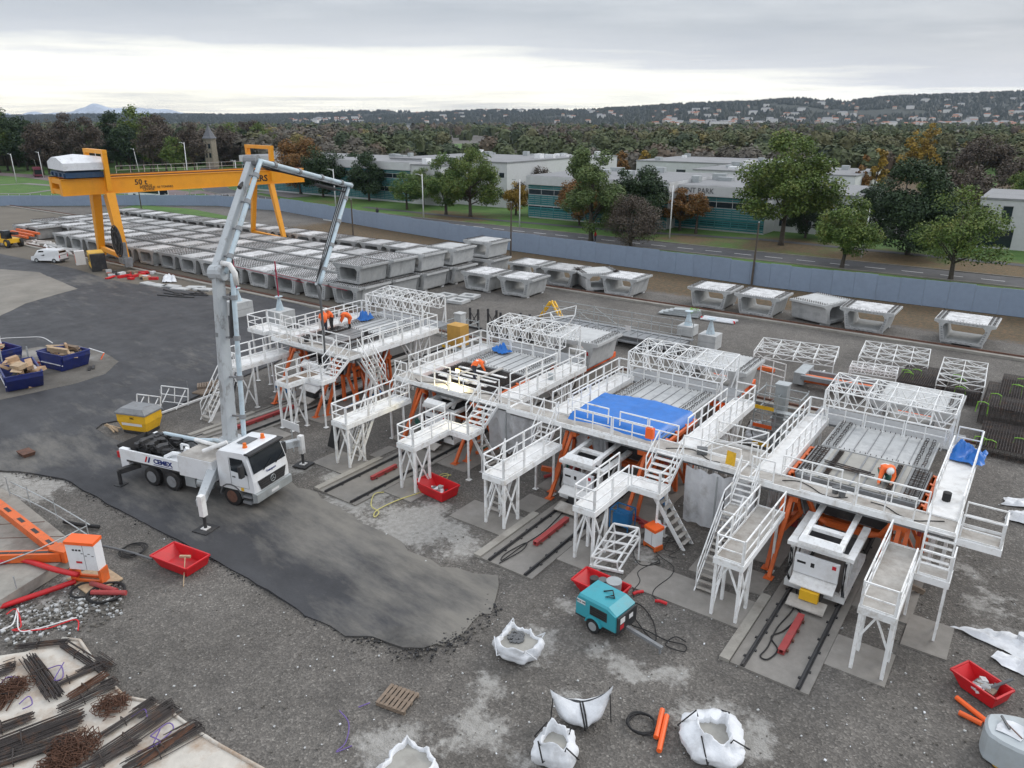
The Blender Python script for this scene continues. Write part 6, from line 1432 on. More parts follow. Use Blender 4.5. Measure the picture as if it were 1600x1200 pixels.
for s_ in (-1, 1):
    m_ = MB(); m_.slab(4.68, 4.695, s_*1.243-.004, s_*1.243+.004, 1.15, 2.65); m_.slab(5.74, 5.755, s_*1.243-.004, s_*1.243+.004, 1.15, 1.85); m_.slab(4.7, 5.74, s_*1.243-.004, s_*1.243+.004, 1.14, 1.155); m_.slab(4.8, 4.98, s_*1.25-.012, s_*1.25+.012, 1.62, 1.68); m_.build('door_seam', M['plastic_grey'], cab_, local=True)
for k in range(2):
    m_ = MB(); m_.bar((6.07-.02*k, -.5+.9*k, 1.9), (6.0, .15+.9*k, 2.2), .03); m_.build('wiper', M['black'], cab_, local=True)
text('Transport', .17, cab_, (6.075, 0, 1.75), (PI/2, 0, PI/2), M['print_blue'])
# pump deck
m_ = MB(); m_.slab(1.35, 3.55, -1.24, 1.24, 1.05, 2.12); m_.build('water_box', M['truck'], tk, local=True)
m_ = MB(); m_.slab(1.37, 3.53, -1.2, 1.2, 2.124, 2.14); m_.build('box_top', M['mortar_floor'], tk, local=True)
m_ = MB(); m_.slab(-2.3, 1.33, -1.22, 1.22, 1.1, 1.22); m_.build('deck', M['dark'], tk, local=True)
for s_ in (-1, 1):
    m_ = MB(); m_.slab(-2.3, 1.34, s_*1.2-.05, s_*1.2+.05, 1.225, 1.78); sp_ = m_.build('side_panel', M['truck'], tk, local=True)
    m_ = MB(); m_.slab(-.35, .95, s_*1.255-.006, s_*1.255+.006, 1.28, 1.31); m_.build('blue_line', M['print_blue'], sp_, local=True)
    for j, (xx, mt) in enumerate(((-.95, 'print_red'), (-.75, 'print_blue'))):
        m_ = MB(); m_.prism([(xx, s_*1.252, 1.34), (xx+.1, s_*1.252, 1.34), (xx+.25, s_*1.252, 1.66), (xx+.15, s_*1.252, 1.66)], (0, s_*.012, 0)); m_.build('emblem_stripe', M[mt], sp_, local=True)
    text('CEMEX', .34, sp_, (.3, s_*1.258, 1.49), (PI/2, 0, 0 if s_ < 0 else PI), M['print_blue'], bold=.012, sx=1.15)
m_ = MB(); m_.slab(-2.75, -2.2, -1.2, -.95, .62, 1.75); m_.slab(-2.75, -2.2, .95, 1.2, .62, 1.75); m_.build('rear_panel', M['truck'], tk, local=True)
m_ = MB(); m_.loft([[Vector((x*s_-2.6, y*s_, z)) for x, y in ((-.6, -.95), (.75, -.95), (.75, .95), (-.6, .95))] for z, s_ in ((.75, .65), (1.75, 1.0))], cap=False); m_.slab(-2.95, -2.2, -.6, .6, .9, 1.0); m_.build('hopper', M['dark'], tk, local=True)
m_ = MB(); m_.slab(-3.35, -3.05, -.9, -.4, 1.0, 1.35); m_.build('red_drive', M['red'], tk, local=True)
m_ = MB(); rr = random.Random(5)
for y in (-.45, 0, .45): m_.cyl((-2.0, y, 1.6), (.9, y, 1.55), .14, 10)
m_.slab(-2.1, -1.2, -.8, .8, 1.3, 2.0); m_.slab(-1.0, 1.1, -.9, .1, 1.23, 1.5)
for j in range(26): m_.box((rr.uniform(-2.2, .6), rr.uniform(-.9, .9), rr.uniform(1.4, 2.0)), (rr.uniform(.15, .6), rr.uniform(.1, .4), rr.uniform(.1, .35)), rr.uniform(0, 3))
stuff(m_.build('pump_unit', M['dark'], tk, local=True))
for j in range(14):
    m_ = MB(); x0, y0 = rr.uniform(-2.2, .9), rr.uniform(-.9, .9); pts = [(x0+.35*i+rr.uniform(-.1, .1), y0+rr.uniform(-.2, .2), 1.75+rr.uniform(-.15, .35)) for i in range(4)]; m_.tube(pts, .035, 5); m_.build('hydraulic_hose', M['black'], tk, local=True)
m_ = MB(); m_.slab(.55, 1.15, -1.1, -.5, 1.23, 1.75); m_.tube([(.4, -1.15, 1.78), (.7, -.9, 1.95), (1.1, -.6, 1.85), (1.3, -.5, 2.2)], .12, 6); m_.build('white_cover', M['truck'], tk, local=True)
m_ = MB()
for x in (.75, 1.2): m_.bar((x, -.35, 1.3), (x, -.35, 2.25), .09)
m_.bar((.75, -.35, 2.25), (1.2, -.35, 2.25), .09); m_.bar((.75, -.35, 1.9), (1.2, -.35, 1.9), .07); m_.build('boom_rest', M['truck'], tk, local=True)
m_ = MB(); m_.tube([(-1.6, .75, 2.0), (.8, .7, 2.05), (2.2, .55, 2.35), (3.1, .3, 2.45)], .11, 8); m_.build('delivery_pipe', M['pipe'], tk, local=True)
m_ = MB(); m_.tube([(1.0, .35, 2.25), (3.0, .1, 2.3)], .1, 8); m_.build('delivery_pipe', M['white_floor'], tk, local=True)
m_ = MB(); m_.cyl((2.6, -.75, 2.36), (3.6, -.1, 2.75), .11, 10); m_.build('stowed_pipe', M['white_floor'], tk, local=True)
m_ = MB(); m_.slab(-.1, 1.2, -.3, .3, .7, 1.05); m_.slab(1.55, 2.2, -1.15, -.65, .45, 1.03); m_.cyl((2.35, -.95, .75), (3.1, -.95, .75), .28, 14); m_.build('fuel_tank', M['galv'], tk, local=True)
# outriggers
for (s_, xh, xf, yf) in ((-1, 3.35, 5.0, -3.45), (1, 3.35, 4.85, 3.8)):
    og = MB().bar((xh, s_*1.0, 1.55), (xf-.1, yf, 1.35), .42, .42, w2=.34, h2=.34).build('outrigger', M['boom'], tk, local=True)
    m_ = MB(); m_.bar((xf, yf, .72), (xf, yf, 1.75), .26, .26); m_.build('leg_sleeve', M['white_floor'], og, local=True)
    m_ = MB(); m_.cyl((xf, yf, .06), (xf, yf, .75), .075, 10); m_.build('jack', M['dark'], og, local=True)
    m_ = MB(); m_.slab(xf-.42, xf+.42, yf-.42, yf+.42, -.03, .05); m_.build('pad', M['dark'], og, local=True)
    m_ = MB(); m_.slab(xf-.16, xf+.16, yf-.16, yf+.16, .055, .1); m_.build('foot', M['white_floor'], og, local=True)
for s_ in (-1, 1):
    og = MB().bar((-1.9, s_*.8, .8), (-2.35, s_*1.75, .75), .26, .26).build('outrigger', M['dark'], tk, local=True)
    m_ = MB(); m_.cyl((-2.35, s_*1.75, .04), (-2.35, s_*1.75, .8), .09, 10); m_.slab(-2.6, -2.1, s_*1.75-.25, s_*1.75+.25, -.02, .04); m_.build('jack', M['dark'], og, local=True)
# boom, built in the world and handed to the truck
BT = Vector((-33.95, 20.75, 0)); 
side = Vector((.93, .37, 0))
J = [Vector((BT.x, BT.y, 3.0)), Vector((-34.62, 21.75, 11.75)), Vector((-36.25, 25.7, 17.1)), Vector((-39.9, 35.6, 14.95)), Vector((-38.1, 30.9, 9.15))]
def bpart(m_, name, mt, par=None, smooth=False): 
    m_.xf(TINV); return m_.build(name, M[mt], tk if par is None else par, smooth, local=True)
m_ = MB(); m_.cyl((BT.x, BT.y, 2.0), (BT.x, BT.y, 2.75), .55, 16, r2=.42); m_.cyl((BT.x, BT.y, 2.75), (BT.x, BT.y, 2.95), .62, 16); bpart(m_, 'turret', 'boom')
def bsection(a, b, w0, w1, pip_off, mt='boom', ext=.45):
    m_ = MB(); d = (b-a).normalized(); m_.bar(a-d*ext*.3, b+d*ext*.3, w0*.78, w0, w2=w1*.78, h2=w1); s_ = bpart(m_, 'boom_section', mt)
    o_ = side*pip_off; m_ = MB()
    m_.tube([a+o_, a+d*.5+o_, a.lerp(b, .5)+o_, b-d*.5+o_, b+o_], .13, 8); bpart(m_, 'delivery_pipe', 'pipe', s_, True)
    for f in (.14, .38, .62, .86):
        c = a.lerp(b, f); m_ = MB(); m_.bar(c, c+o_, .09); m_.cyl(c+o_-d*.12, c+o_+d*.12, .18, 10); bpart(m_, 'pipe_clamp', 'grey', s_)
    for k in range(3):
        q = .18+.09*k; nrm = d.cross(side).normalized(); m_ = MB(); m_.tube([a+nrm*q*.9+side*(.2-.15*k), a.lerp(b, .3)+nrm*(w0*.52)+side*(.1-.12*k), a.lerp(b, .7)+nrm*(w1*.55)+side*(.1-.12*k), b+nrm*.2], .028, 5); bpart(m_, 'hydraulic_hose', 'black', s_)
    return s_, d
s1, d1 = bsection(J[0], J[1], .62, .5, .85)
s2, d2 = bsection(J[1]+side*-.12, J[2], .5, .4, .55)
s3, d3 = bsection(J[2], J[3], .38, .3, .42)
s4, d4 = bsection(J[3], J[4], .32, .22, .22)
for i, (p, r_) in enumerate(((J[1], .4), (J[2], .3), (J[3], .2))):
    m_ = MB(); m_.cyl(p-side*.36, p+side*.42, r_, 12); bpart(m_, 'knuckle', 'boom' if i == 0 else 'grey')
m_ = MB(); m_.tube([J[1]+side*.3+Vector((0, 0, .5)), J[1]+side*.75+Vector((0, 0, .45)), J[1]+side*1.0+Vector((0, 0, .0)), J[1]+side*1.0+Vector((0, 0, -.6))], .15, 8); bpart(m_, 'pipe_bend', 'white_floor', None, True)
# rams
for a, b in ((J[0]+Vector((-.5, .3, .9)), J[0].lerp(J[1], .34)+Vector((.3, .4, 0))), (J[0].lerp(J[1], .62)+side*.55, J[1].lerp(J[2], .16)+side*.5), (J[1].lerp(J[2], .66)+Vector((0, 0, .5)), J[2].lerp(J[3], .12)+Vector((0, 0, .2))), (J[2].lerp(J[3], .62)+Vector((0, 0, -.45)), J[3]+Vector((.1, .1, -.5)))):
    m_ = MB(); m_.cyl(a, a.lerp(b, .55), .12, 8); m_.cyl(a.lerp(b, .5), b, .06, 8); bpart(m_, 'hydraulic_ram', 'dark')
m_ = MB(); m_.slab(-34.6, -34.35, 21.1, 21.5, 6.6, 8.7); bpart(m_, 'lower_bracket', 'grey')
# end hose
m_ = MB(); m_.tube([J[4], J[4]+Vector((.25, -.1, -.35)), J[4]+Vector((.2, 0, -1.1)), Vector((-38.0, 31.0, 6.0)), Vector((-38.05, 30.95, 3.24))], [.12, .12, .09, .075, .07], 8); bpart(m_, 'end_hose', 'plastic_grey', None, True)
m_ = MB(); m_.tube([J[3].lerp(J[4], .38), J[3].lerp(J[4], .38)-side*.9+Vector((0, 0, .1))], .04, 5); bpart(m_, 'bracket_arm', 'galv')

# ================================================================ PEOPLE
def person(label, loc, rz, pose='stand', jacket='hivis', trousers='navycloth', helmet='helmet', scale=1.0, bands=True):
    t = thing('person', label, 'person', loc, rz)
    P = {'pel': (0, 0, .95), 'sp': (0, .0, 1.17), 'ch': (0, 0, 1.38), 'nk': (0, .02, 1.52), 'hd': (0, .05, 1.62), 'ht': (0, .05, 1.74),
         'hl': (-.1, 0, .9), 'kl': (-.11, .03, .5), 'al': (-.12, -.02, .09), 'tl': (-.13, .15, .04), 'hr': (.1, 0, .9), 'kr': (.11, .03, .5), 'ar': (.12, -.02, .09), 'tr': (.13, .15, .04),
         'sl': (-.2, 0, 1.42), 'el': (-.27, -.02, 1.14), 'wl': (-.26, .12, .92), 'fl': (-.25, .18, .84), 'sr': (.2, 0, 1.42), 'er': (.27, -.02, 1.14), 'wr': (.26, .12, .92), 'fr': (.25, .18, .84)}
    if pose == 'bend':
        P.update(sp=(0, .17, 1.08), ch=(0, .38, 1.12), nk=(0, .5, 1.1), hd=(0, .6, 1.08), ht=(0, .72, 1.04), sl=(-.19, .42, 1.14), sr=(.19, .42, 1.14), el=(-.24, .5, .86), er=(.24, .52, .86), wl=(-.2, .62, .62), wr=(.2, .64, .62), fl=(-.18, .66, .54), fr=(.18, .68, .54), pel=(0, -.06, .93), hl=(-.1, -.05, .88), hr=(.1, -.05, .88), kl=(-.13, .06, .48), kr=(.12, .02, .48))
    if pose == 'lean':
        P.update(sp=(0, .06, 1.15), ch=(0, .16, 1.33), nk=(0, .25, 1.44), hd=(0, .32, 1.53), ht=(0, .37, 1.64), sl=(-.2, .17, 1.37), sr=(.2, .17, 1.37), el=(-.3, .32, 1.15), er=(.3, .3, 1.13), wl=(-.2, .52, 1.05), wr=(.2, .5, 1.0), fl=(-.14, .58, 1.02), fr=(.15, .56, .96))
    if pose == 'kneel':
        P.update(pel=(0, -.22, .5), hl=(-.1, -.2, .44), hr=(.1, -.2, .44), kl=(-.16, .28, .16), kr=(.18, .26, .42), al=(-.16, -.15, .1), ar=(.18, .1, .09), tl=(-.16, -.28, .03), tr=(.19, .26, .04),
                 sp=(0, .02, .64), ch=(0, .27, .74), nk=(0, .4, .76), hd=(0, .5, .77), ht=(0, .62, .76), sl=(-.18, .3, .74), sr=(.18, .3, .74), el=(-.24, .4, .46), er=(.27, .42, .46), wl=(-.12, .56, .25), wr=(.36, .6, .24), fl=(-.08, .62, .16), fr=(.4, .68, .15))
    E_ = [('pel', 'sp'), ('sp', 'ch'), ('ch', 'nk'), ('nk', 'hd'), ('hd', 'ht'), ('pel', 'hl'), ('hl', 'kl'), ('kl', 'al'), ('al', 'tl'), ('pel', 'hr'), ('hr', 'kr'), ('kr', 'ar'), ('ar', 'tr'), ('ch', 'sl'), ('sl', 'el'), ('el', 'wl'), ('wl', 'fl'), ('ch', 'sr'), ('sr', 'er'), ('er', 'wr'), ('wr', 'fr')]
    R_ = dict(pel=.155, sp=.15, ch=.165, nk=.065, hd=.095, ht=.085, hl=.11, hr=.11, kl=.075, kr=.075, al=.05, ar=.05, tl=.045, tr=.045, sl=.09, sr=.09, el=.058, er=.058, wl=.042, wr=.042, fl=.035, fr=.035)
    keys = list(P); me = bpy.data.meshes.new('body'); me.from_pydata([P[k] for k in keys], [(keys.index(a), keys.index(b)) for a, b in E_], [])
    o = bpy.data.objects.new('tmp_body', me); COL.objects.link(o)
    sk = o.modifiers.new('s', 'SKIN'); sk.use_smooth_shade = True
    sv_ = me.skin_vertices[0].data
    for i, k in enumerate(keys): sv_[i].radius = (R_[k]*(1.62 if k in ('pel', 'sp', 'ch') else 1.42),)*2; sv_[i].use_root = (k == 'pel')
    ss = o.modifiers.new('ss', 'SUBSURF'); ss.levels = 1; ss.render_levels = 1
    dg = bpy.context.evaluated_depsgraph_get(); nm = bpy.data.meshes.new_from_object(o.evaluated_get(dg)); bpy.data.objects.remove(o)
    nm.materials.clear()
    for q in (jacket, trousers, 'skin', 'black', 'reflective'): nm.materials.append(M[q])
    part_of = {('pel', 'hl'): 1, ('hl', 'kl'): 1, ('kl', 'al'): 1, ('al', 'tl'): 3, ('pel', 'hr'): 1, ('hr', 'kr'): 1, ('kr', 'ar'): 1, ('ar', 'tr'): 3, ('nk', 'hd'): 2, ('hd', 'ht'): 2, ('wl', 'fl'): 2, ('wr', 'fr'): 2}
    for f in nm.polygons:
        c = f.center; best = None
        for a, b in E_:
            pa, pb = Vector(P[a]), Vector(P[b]); d = pb-pa; tt = max(0, min(1, (c-pa).dot(d)/d.length_squared)); dist = (c-(pa+d*tt)).length/((R_[a]+R_[b])/2)
            if best is None or dist < best[0]: best = (dist, (a, b), tt)
        mi = part_of.get(best[1], 0)
        if trousers == 'hivis' and best[1][0] in ('kl', 'kr'): mi = 3
        if bands and mi == 0 and best[1] == ('sp', 'ch') and .2 < best[2] < .55: mi = 4
        f.material_index = mi; f.use_smooth = True
    body = link('body', nm, t)
    hd, ht, nk = Vector(P['hd']), Vector(P['ht']), Vector(P['nk']); up = (ht-nk).normalized(); fw = Vector((0, 1, 0)); fw = (fw-up*fw.dot(up)); fw = fw.normalized() if fw.length > .1 else Vector((0, 0, -1)); rt = fw.cross(up)
    c = hd+up*.09; m_ = MB(); rings = []
    for k, (hh, rr_) in enumerate(((.0, .135), (.012, .15), (.02, .125), (.07, .115), (.11, .08), (.13, .02))):
        rings.append([c+up*hh+rt*(rr_*math.cos(a))+fw*(rr_*math.sin(a)*(1.12 if k < 2 else 1.08)) for a in np.arange(12)*PI/6])
    m_.loft(rings); m_.build('helmet', M[helmet], t, local=True, smooth=True)
    m_ = MB(); m_.box(hd+fw*.095+up*.0, (.03, .03, .04)); m_.build('nose', M['skin'], t, local=True)
    t.scale = (scale,)*3
    return t
ZS1 = 4.22
p = at(508, 522, ZS1); person('worker in orange vest with grey hard hat standing nearest by the pump hose', (p.x, p.y, ZS1), YAW+.3, 'lean', scale=1.04)
p = at(519, 515, ZS1); person('worker in orange jacket and white helmet leaning behind the vested worker', (p.x, p.y, ZS1), YAW+2.2, 'lean', trousers='dark', bands=False)
p = at(547, 513, ZS1); person('worker in orange trousers bending over the mould at the right of the trio', (p.x, p.y, ZS1), YAW+1.9, 'bend', trousers='hivis', bands=False, helmet='helmet')
p = at(741, 592, 3.8); person('worker in orange jacket bending over the open reinforcement', (p.x, p.y, 3.78), YAW-1.35, 'bend')
p = at(1380, 752, 3.75); person('worker in orange vest and white helmet kneeling on the fresh slab', (p.x, p.y, 3.72), YAW+2.95, 'kneel', trousers='greencloth', scale=1.12)
p = at(228, 407); person('worker in orange vest standing beside the crane cable reel', (p.x, p.y, .0), YAW+1, 'stand')
p = at(590, 338); person('tiny dark clothed pedestrian walking on the road verge', (p.x, p.y, .05), 1, 'stand', 'dark', 'dark', 'dark', bands=False)
p = at(443, 323); person('tiny dark clothed pedestrian on the pink path', (p.x, p.y, .05), 2, 'stand', 'dark', 'dark', 'dark', bands=False)
p = at(930, 378); person('tiny pedestrian in a red coat under the birch', (p.x, p.y, .05), 2, 'stand', 'red', 'navycloth', 'red', bands=False)
# ================================================================ SMALL THINGS OF THE SITE
rq = random.Random(21)
M['asphalt_bit'] = mat('broken_tarmac', (.03, .03, .032), .9, var=.4)
def lump_sheet(label, pts, z0, amp, material, name='tarpaulin', cat='sheet', seed=0, n=14, group=None, fold=1.5):
    """crumpled cloth over a four-cornered outline"""
    P_ = [Vector(p) for p in pts]; R_ = []
    for j in range(n+1):
        row = []
        for i in range(n+1):
            u, v = i/n, j/n; q = (P_[0]*(1-u)+P_[1]*u)*(1-v)+(P_[3]*(1-u)+P_[2]*u)*v
            e = min(1, 4*min(u, 1-u, v, 1-v)+.25)
            h = (abs(mnoise.noise((q.x*fold, q.y*fold, seed)))+.6*abs(mnoise.noise((q.x*fold*2.6, q.y*fold*2.6, seed+4))))*amp*e
            row.append(Vector((q.x+.12*mnoise.noise((q.x*2, q.y*2, seed+8)), q.y+.12*mnoise.noise((q.x*2, q.y*2, seed+11)), q.z+z0+h)))
        R_.append(row)
    m_ = MB(); m_.loft(R_, closed=False); o = m_.build(name, M[material], smooth=True); tag(o, label, cat, group); return o
# blue tarpaulin over the third station
C3 = CST[3]; n = 22; R_ = []
for j in range(n+1):
    row = []
    for i in range(n+1):
        u, v = i/n, j/n; x = C3-2.75+u*(5.3+.25*v); y = 32.15+v*4.55+.15*math.sin(u*5)+(.5*(u-.5) if v > .8 else 0)
        z = 3.98+.10*mnoise.noise((x*.7, y*.7, 1))+.06*mnoise.noise((x*2.2, y*1.6, 5))
        if v < .12: z -= (.12-v)*3.2
        if u > .95: z -= (u-.95)*9
        row.append(Vector((x, y, z)))
    R_.append(row)
m_ = MB(); m_.loft(R_, closed=False); o = m_.build('tarpaulin', M['blue_tarp'], smooth=True); tag(o, 'large blue tarpaulin spread over the fresh slab of the third station', 'tarpaulin')
lump_sheet('crumpled blue tarpaulin heaped at the far end of the right walkway', [(-2.0, 38.6, 3.72), (-.55, 38.3, 3.72), (-.5, 40.3, 3.72), (-1.9, 40.4, 3.72)], .05, 1.0, 'blue_tarp', cat='tarpaulin', seed=3)
lump_sheet('small blue sheet heaped on the second station in front of the lattice frame', [(-30.6, 39.6, 3.75), (-29.3, 39.3, 3.75), (-29.1, 40.2, 3.75), (-30.5, 40.3, 3.75)], .05, 1.0, 'blue_tarp', cat='tarpaulin', seed=6)
lump_sheet('blue sheet hanging by the lattice frame of the leftmost station', [(-43.4, 38.7, 4.2), (-42.4, 38.5, 4.2), (-42.3, 39.6, 4.2), (-43.3, 39.7, 4.2)], .05, 1.3, 'blue_tarp', cat='tarpaulin', seed=9)
# orange boxes on rails, hung jackets, buckets
o = MB().slab(-14.55, -14.15, 31.35, 31.6, 4.2, 4.75).slab(-14.5, -14.2, 31.34, 31.349, 4.4, 4.6).build('orange_box', M['orange_bright']); tag(o, 'orange control box hung on the rail under the blue tarpaulin corner', 'control box')
lump_sheet('yellow jacket hung over the rail beside the long stair', [(-10.2, 31.0, 4.1), (-9.85, 31.0, 4.1), (-9.85, 31.1, 4.75), (-10.2, 31.1, 4.75)], .03, .12, 'yellow', 'jacket', 'jacket', 2, 6)
for k, (px, py) in enumerate(((1305, 770), (1315, 776))):
    p = at(px, py, 3.72); m_ = MB(); m_.cyl(p, p+Vector((0, 0, .3)), .13, 12, r2=.17); o = m_.build('bucket', M['plastic_grey']); tag(o, f'dark bucket on the front walkway of the nearest station, {["left", "right"][k]} of the pair', 'bucket', 'dark buckets')
p = at(1330, 735, 3.75); m_ = MB(); rr = random.Random(3)
for k in range(7): m_.bar((p.x+rr.uniform(-1.3, -.9), p.y+rr.uniform(-.3, .4), 3.82), (p.x+rr.uniform(.6, 1.1), p.y+rr.uniform(-.4, .2), 3.82+rr.uniform(0, .05)), .035)
o = m_.build('hose_bundle', M['rebar']); stuff(o)
# ---------------------------------------------------------------- red mortar tubs
def tub(label, x, y, rz, L_=2.2, W_=1.35, h=.5, material='red'):
    t = thing('mortar_tub', label, 'tub', (x, y, .0), rz, 'red mortar tubs'); th = .05
    def rg(s0, z, o): return [Vector((-L_/2*s0-o-(.35*(z/h) if True else 0), -W_/2*s0-o, z)), Vector((L_/2*s0+o, -W_/2*s0-o, z)), Vector((L_/2*s0+o, W_/2*s0+o, z)), Vector((-L_/2*s0-o-(.35*(z/h)), W_/2*s0+o, z))]
    m_ = MB(); m_.loft([rg(.86, .02, 0), rg(1, h, 0), rg(1, h, -.06), rg(.86, .08, -.06)], cap=False)
    q = rg(.86, .08, -.06); m_.add(q, [(0, 1, 2, 3)]); m_.build('shell', M[material], t, local=True)
    m_ = MB(); c = rg(1, h, .0); 
    for i in range(4): m_.bar(c[i], c[(i+1) % 4], .07)
    m_.build('rim', M[material], t, local=True); return t
p = at(288, 884); T_ = tub('empty red mortar tub with a broom leaning in it beside the asphalt edge', p.x, p.y, .15, 2.0, 1.3)
t = thing('broom', 'wooden broom lying across the empty red tub', 'broom', (p.x, p.y, 0)); m_ = MB(); m_.bar((p.x+.1, p.y+.05, .45), (p.x+1.5, p.y-.95, .04), .035); m_.build('handle', M['wood_new'], t); m_ = MB(); m_.box((p.x-.02, p.y+.12, .42), (.5, .12, .1), .6); m_.build('brush', M['wood_new'], t)
p = at(686, 772); tub('red mortar tub full of scrap in front of the second station platform', p.x, p.y, -.1, 1.9, 1.3, .6)
def scrap(label, x, y, z, rx, ry, n, mats_, seed, group, smax=.4, name='scrap_piece'):
    rr = random.Random(seed)
    for k in range(n):
        m_ = MB(); m_.box((0, 0, 0), (rr.uniform(.1, smax), rr.uniform(.08, smax*.7), rr.uniform(.03, .16)), rr.uniform(0, 3), 0, Euler((rr.uniform(-.4, .4), rr.uniform(-.4, .4), rr.uniform(0, 3))).to_matrix())
        mt = rr.choice(mats_); o = m_.build(name, M[mt]); o.location = (x+rr.uniform(-rx, rx), y+rr.uniform(-ry, ry), z+rr.uniform(0, .14)); tag(o, label, 'scrap', group)
scrap('loose piece of scrap in the red tub before the second station', p.x, p.y, .3, .5, .35, 14, ['plastic_grey', 'cloth', 'dark', 'concrete'], 4, 'scrap in the middle red tub', .35)
p = at(1537, 1085); tub('red tub with grey bags and a black pipe near the right edge', p.x, p.y, -.5, 1.3, 1.0, .5)
scrap('loose scrap lying in the red tub at the right edge', p.x, p.y, .25, .35, .3, 12, ['plastic_grey', 'dark', 'cloth_dirty', 'wood'], 6, 'scrap in the right red tub', .4)
lump_sheet('grey plastic bag lying in the red tub at the right edge', [(p.x-.4, p.y-.2, .25), (p.x+.25, p.y-.35, .25), (p.x+.25, p.y+.2, .25), (p.x-.3, p.y+.25, .25)], .05, .4, 'concrete', 'plastic_bag', 'bag', 5, 9, None, 2.5)
o = MB().cyl((p.x-.1, p.y-.3, .3), (p.x+.7, p.y+.4, .75), .055, 10).build('black_pipe', M['plastic_grey']); tag(o, 'dark pipe sticking out of the red tub at the right edge', 'pipe')
p = at(942, 930); tub('red tub with grey bins standing behind the turquoise compressor', p.x, p.y+.1, -.05, 1.9, 1.2, .5)
for k, (dx, dy, r_, mt, h) in enumerate(((-.45, .0, .2, 'dark', .7), (-.05, .05, .2, 'plastic_grey', .75), (.45, .1, .34, 'galv', .85))):
    m_ = MB(); m_.cyl((p.x+dx, p.y+dy, .15), (p.x+dx, p.y+dy, h), r_*.85, 14, r2=r_); o = m_.build('bin', M[mt]); tag(o, ['black bin in the red tub behind the compressor', 'grey bin in the red tub behind the compressor', 'wide pale bin in the red tub behind the compressor'][k], 'bin')
# red hose connectors and orange rods on the ground
for k, (px, py, rz, L_, mt, lab) in enumerate(((997, 926, 1.0, .5, 'red', 'left red hose coupling on the gravel right of the compressor'), (1033, 941, .2, .5, 'red', 'right red hose coupling on the gravel right of the compressor'), (1030, 1130, 1.85, 1.3, 'orange_bright', 'left orange tube of the pair beside the hose coil'), (1036, 1145, 1.85, 1.6, 'orange_bright', 'right orange tube of the pair beside the hose coil'), (1520, 1110, -.6, 1.3, 'orange_bright', 'upper orange rod below the right red tub'), (1516, 1122, -.2, .7, 'orange_bright', 'lower bent orange rod below the right red tub'))):
    p = at(px, py, .08); d = Vector((math.cos(rz), math.sin(rz), 0))*L_/2
    m_ = MB(); m_.tube([p-d, p-d*.2+Vector((0, 0, .04)), p+d] if k < 2 else [p-d, p+d], .09 if k > 1 else .07, 8); o = m_.build('orange_tube' if k > 1 else 'hose_coupling', M[mt]); tag(o, lab, 'tube' if k > 1 else 'coupling')
# ---------------------------------------------------------------- cables and hoses
def cable(label, pts, r=.025, material='black', name='cable', cat='cable', z=.05, smooth=True, sub=6):
    P_ = [at(px, py, z) if not isinstance(px, Vector) else px for px, py in pts]; out = []
    for i in range(len(P_)-1):
        p0, p1, p2, p3 = P_[max(i-1, 0)], P_[i], P_[i+1], P_[min(i+2, len(P_)-1)]
        for k in range(sub):
            t = k/sub; out.append(.5*((2*p1)+(p2-p0)*t+(2*p0-5*p1+4*p2-p3)*t*t+(3*p1-p0-3*p2+p3)*t**3))
    out.append(P_[-1]); m_ = MB(); m_.tube(out, r, 5); o = m_.build(name, M[material], smooth=True); tag(o, label, cat); return o
def coil(label, px, py, r, turns, material='black', rad=.03, seed=0, z=.05, name='hose_coil', cat='hose', wob=.12):
    rr = random.Random(seed); p = at(px, py, z); pts = []
    for i in range(int(turns*18)):
        a = i/18*2*PI; q = r*(1+wob*math.sin(i*.37+seed)); pts.append(p+Vector((q*math.cos(a)+.03*math.sin(i*.9), q*math.sin(a)*.95, .012*(i % 18)/18+.02*int(i/18))))
    m_ = MB(); m_.tube(pts, rad, 5); o = m_.build(name, M[material], smooth=True); tag(o, label, cat); return o
cable('black cable looping from the compressor across the gravel', [(975, 940), (1000, 945), (1020, 970), (1025, 1000), (1010, 990), (990, 965), (985, 975), (1010, 985), (1040, 1000), (1070, 1008), (1068, 1018), (1040, 1008), (1055, 995), (1072, 1003)])
cable('thin black cable from the orange cabinet to the left red coupling', [(1025, 868), (1030, 880), (1000, 882), (990, 860), (1010, 850), (1032, 870), (1052, 885), (1048, 900), (1025, 918), (1020, 930), (1028, 938)], .018)
cable('thin black cable ending at the left red coupling', [(1030, 876), (998, 892), (1000, 908), (990, 922), (990, 933)], .018)
cable('tangle of dark wire right of the orange cabinet', [(1035, 850), (1060, 846), (1055, 860), (1038, 858), (1050, 840), (1065, 855), (1045, 868), (1058, 872)], .015)
cable('black hose winding on the slab between the nearest rails', [(1245, 920), (1240, 950), (1215, 980), (1200, 1010), (1188, 1025), (1200, 1030), (1215, 1015), (1205, 995), (1225, 985), (1250, 960), (1240, 945), (1258, 940)], .03, z=.09)
cable('black cable along the rail below the blue tarpaulin', [(880, 800), (850, 830), (820, 850), (785, 875), (790, 865), (822, 848), (815, 860), (780, 880)], .025, z=.1)
cable('yellow hose loop lying before the second station', [(705, 742), (690, 745), (682, 755), (660, 768), (620, 782), (588, 798), (585, 808), (592, 800), (580, 790), (585, 772), (600, 769)], .03, 'hose_yellow', 'hose', 'hose')
cable('yellow hose loop rising behind the red tub', [(680, 757), (688, 742), (700, 741), (698, 748)], .03, 'hose_yellow', 'hose', 'hose')
coil('black hose coil on the gravel left of the orange tubes', 1003, 1130, .48, 4, rad=.035, seed=2)
coil('dark coil of thin cable by the asphalt edge', 210, 862, .55, 5, rad=.02, seed=4, wob=.3)
coil('black hose coil in front of the orange control cabinet', 165, 928, .75, 3, rad=.05, seed=5)
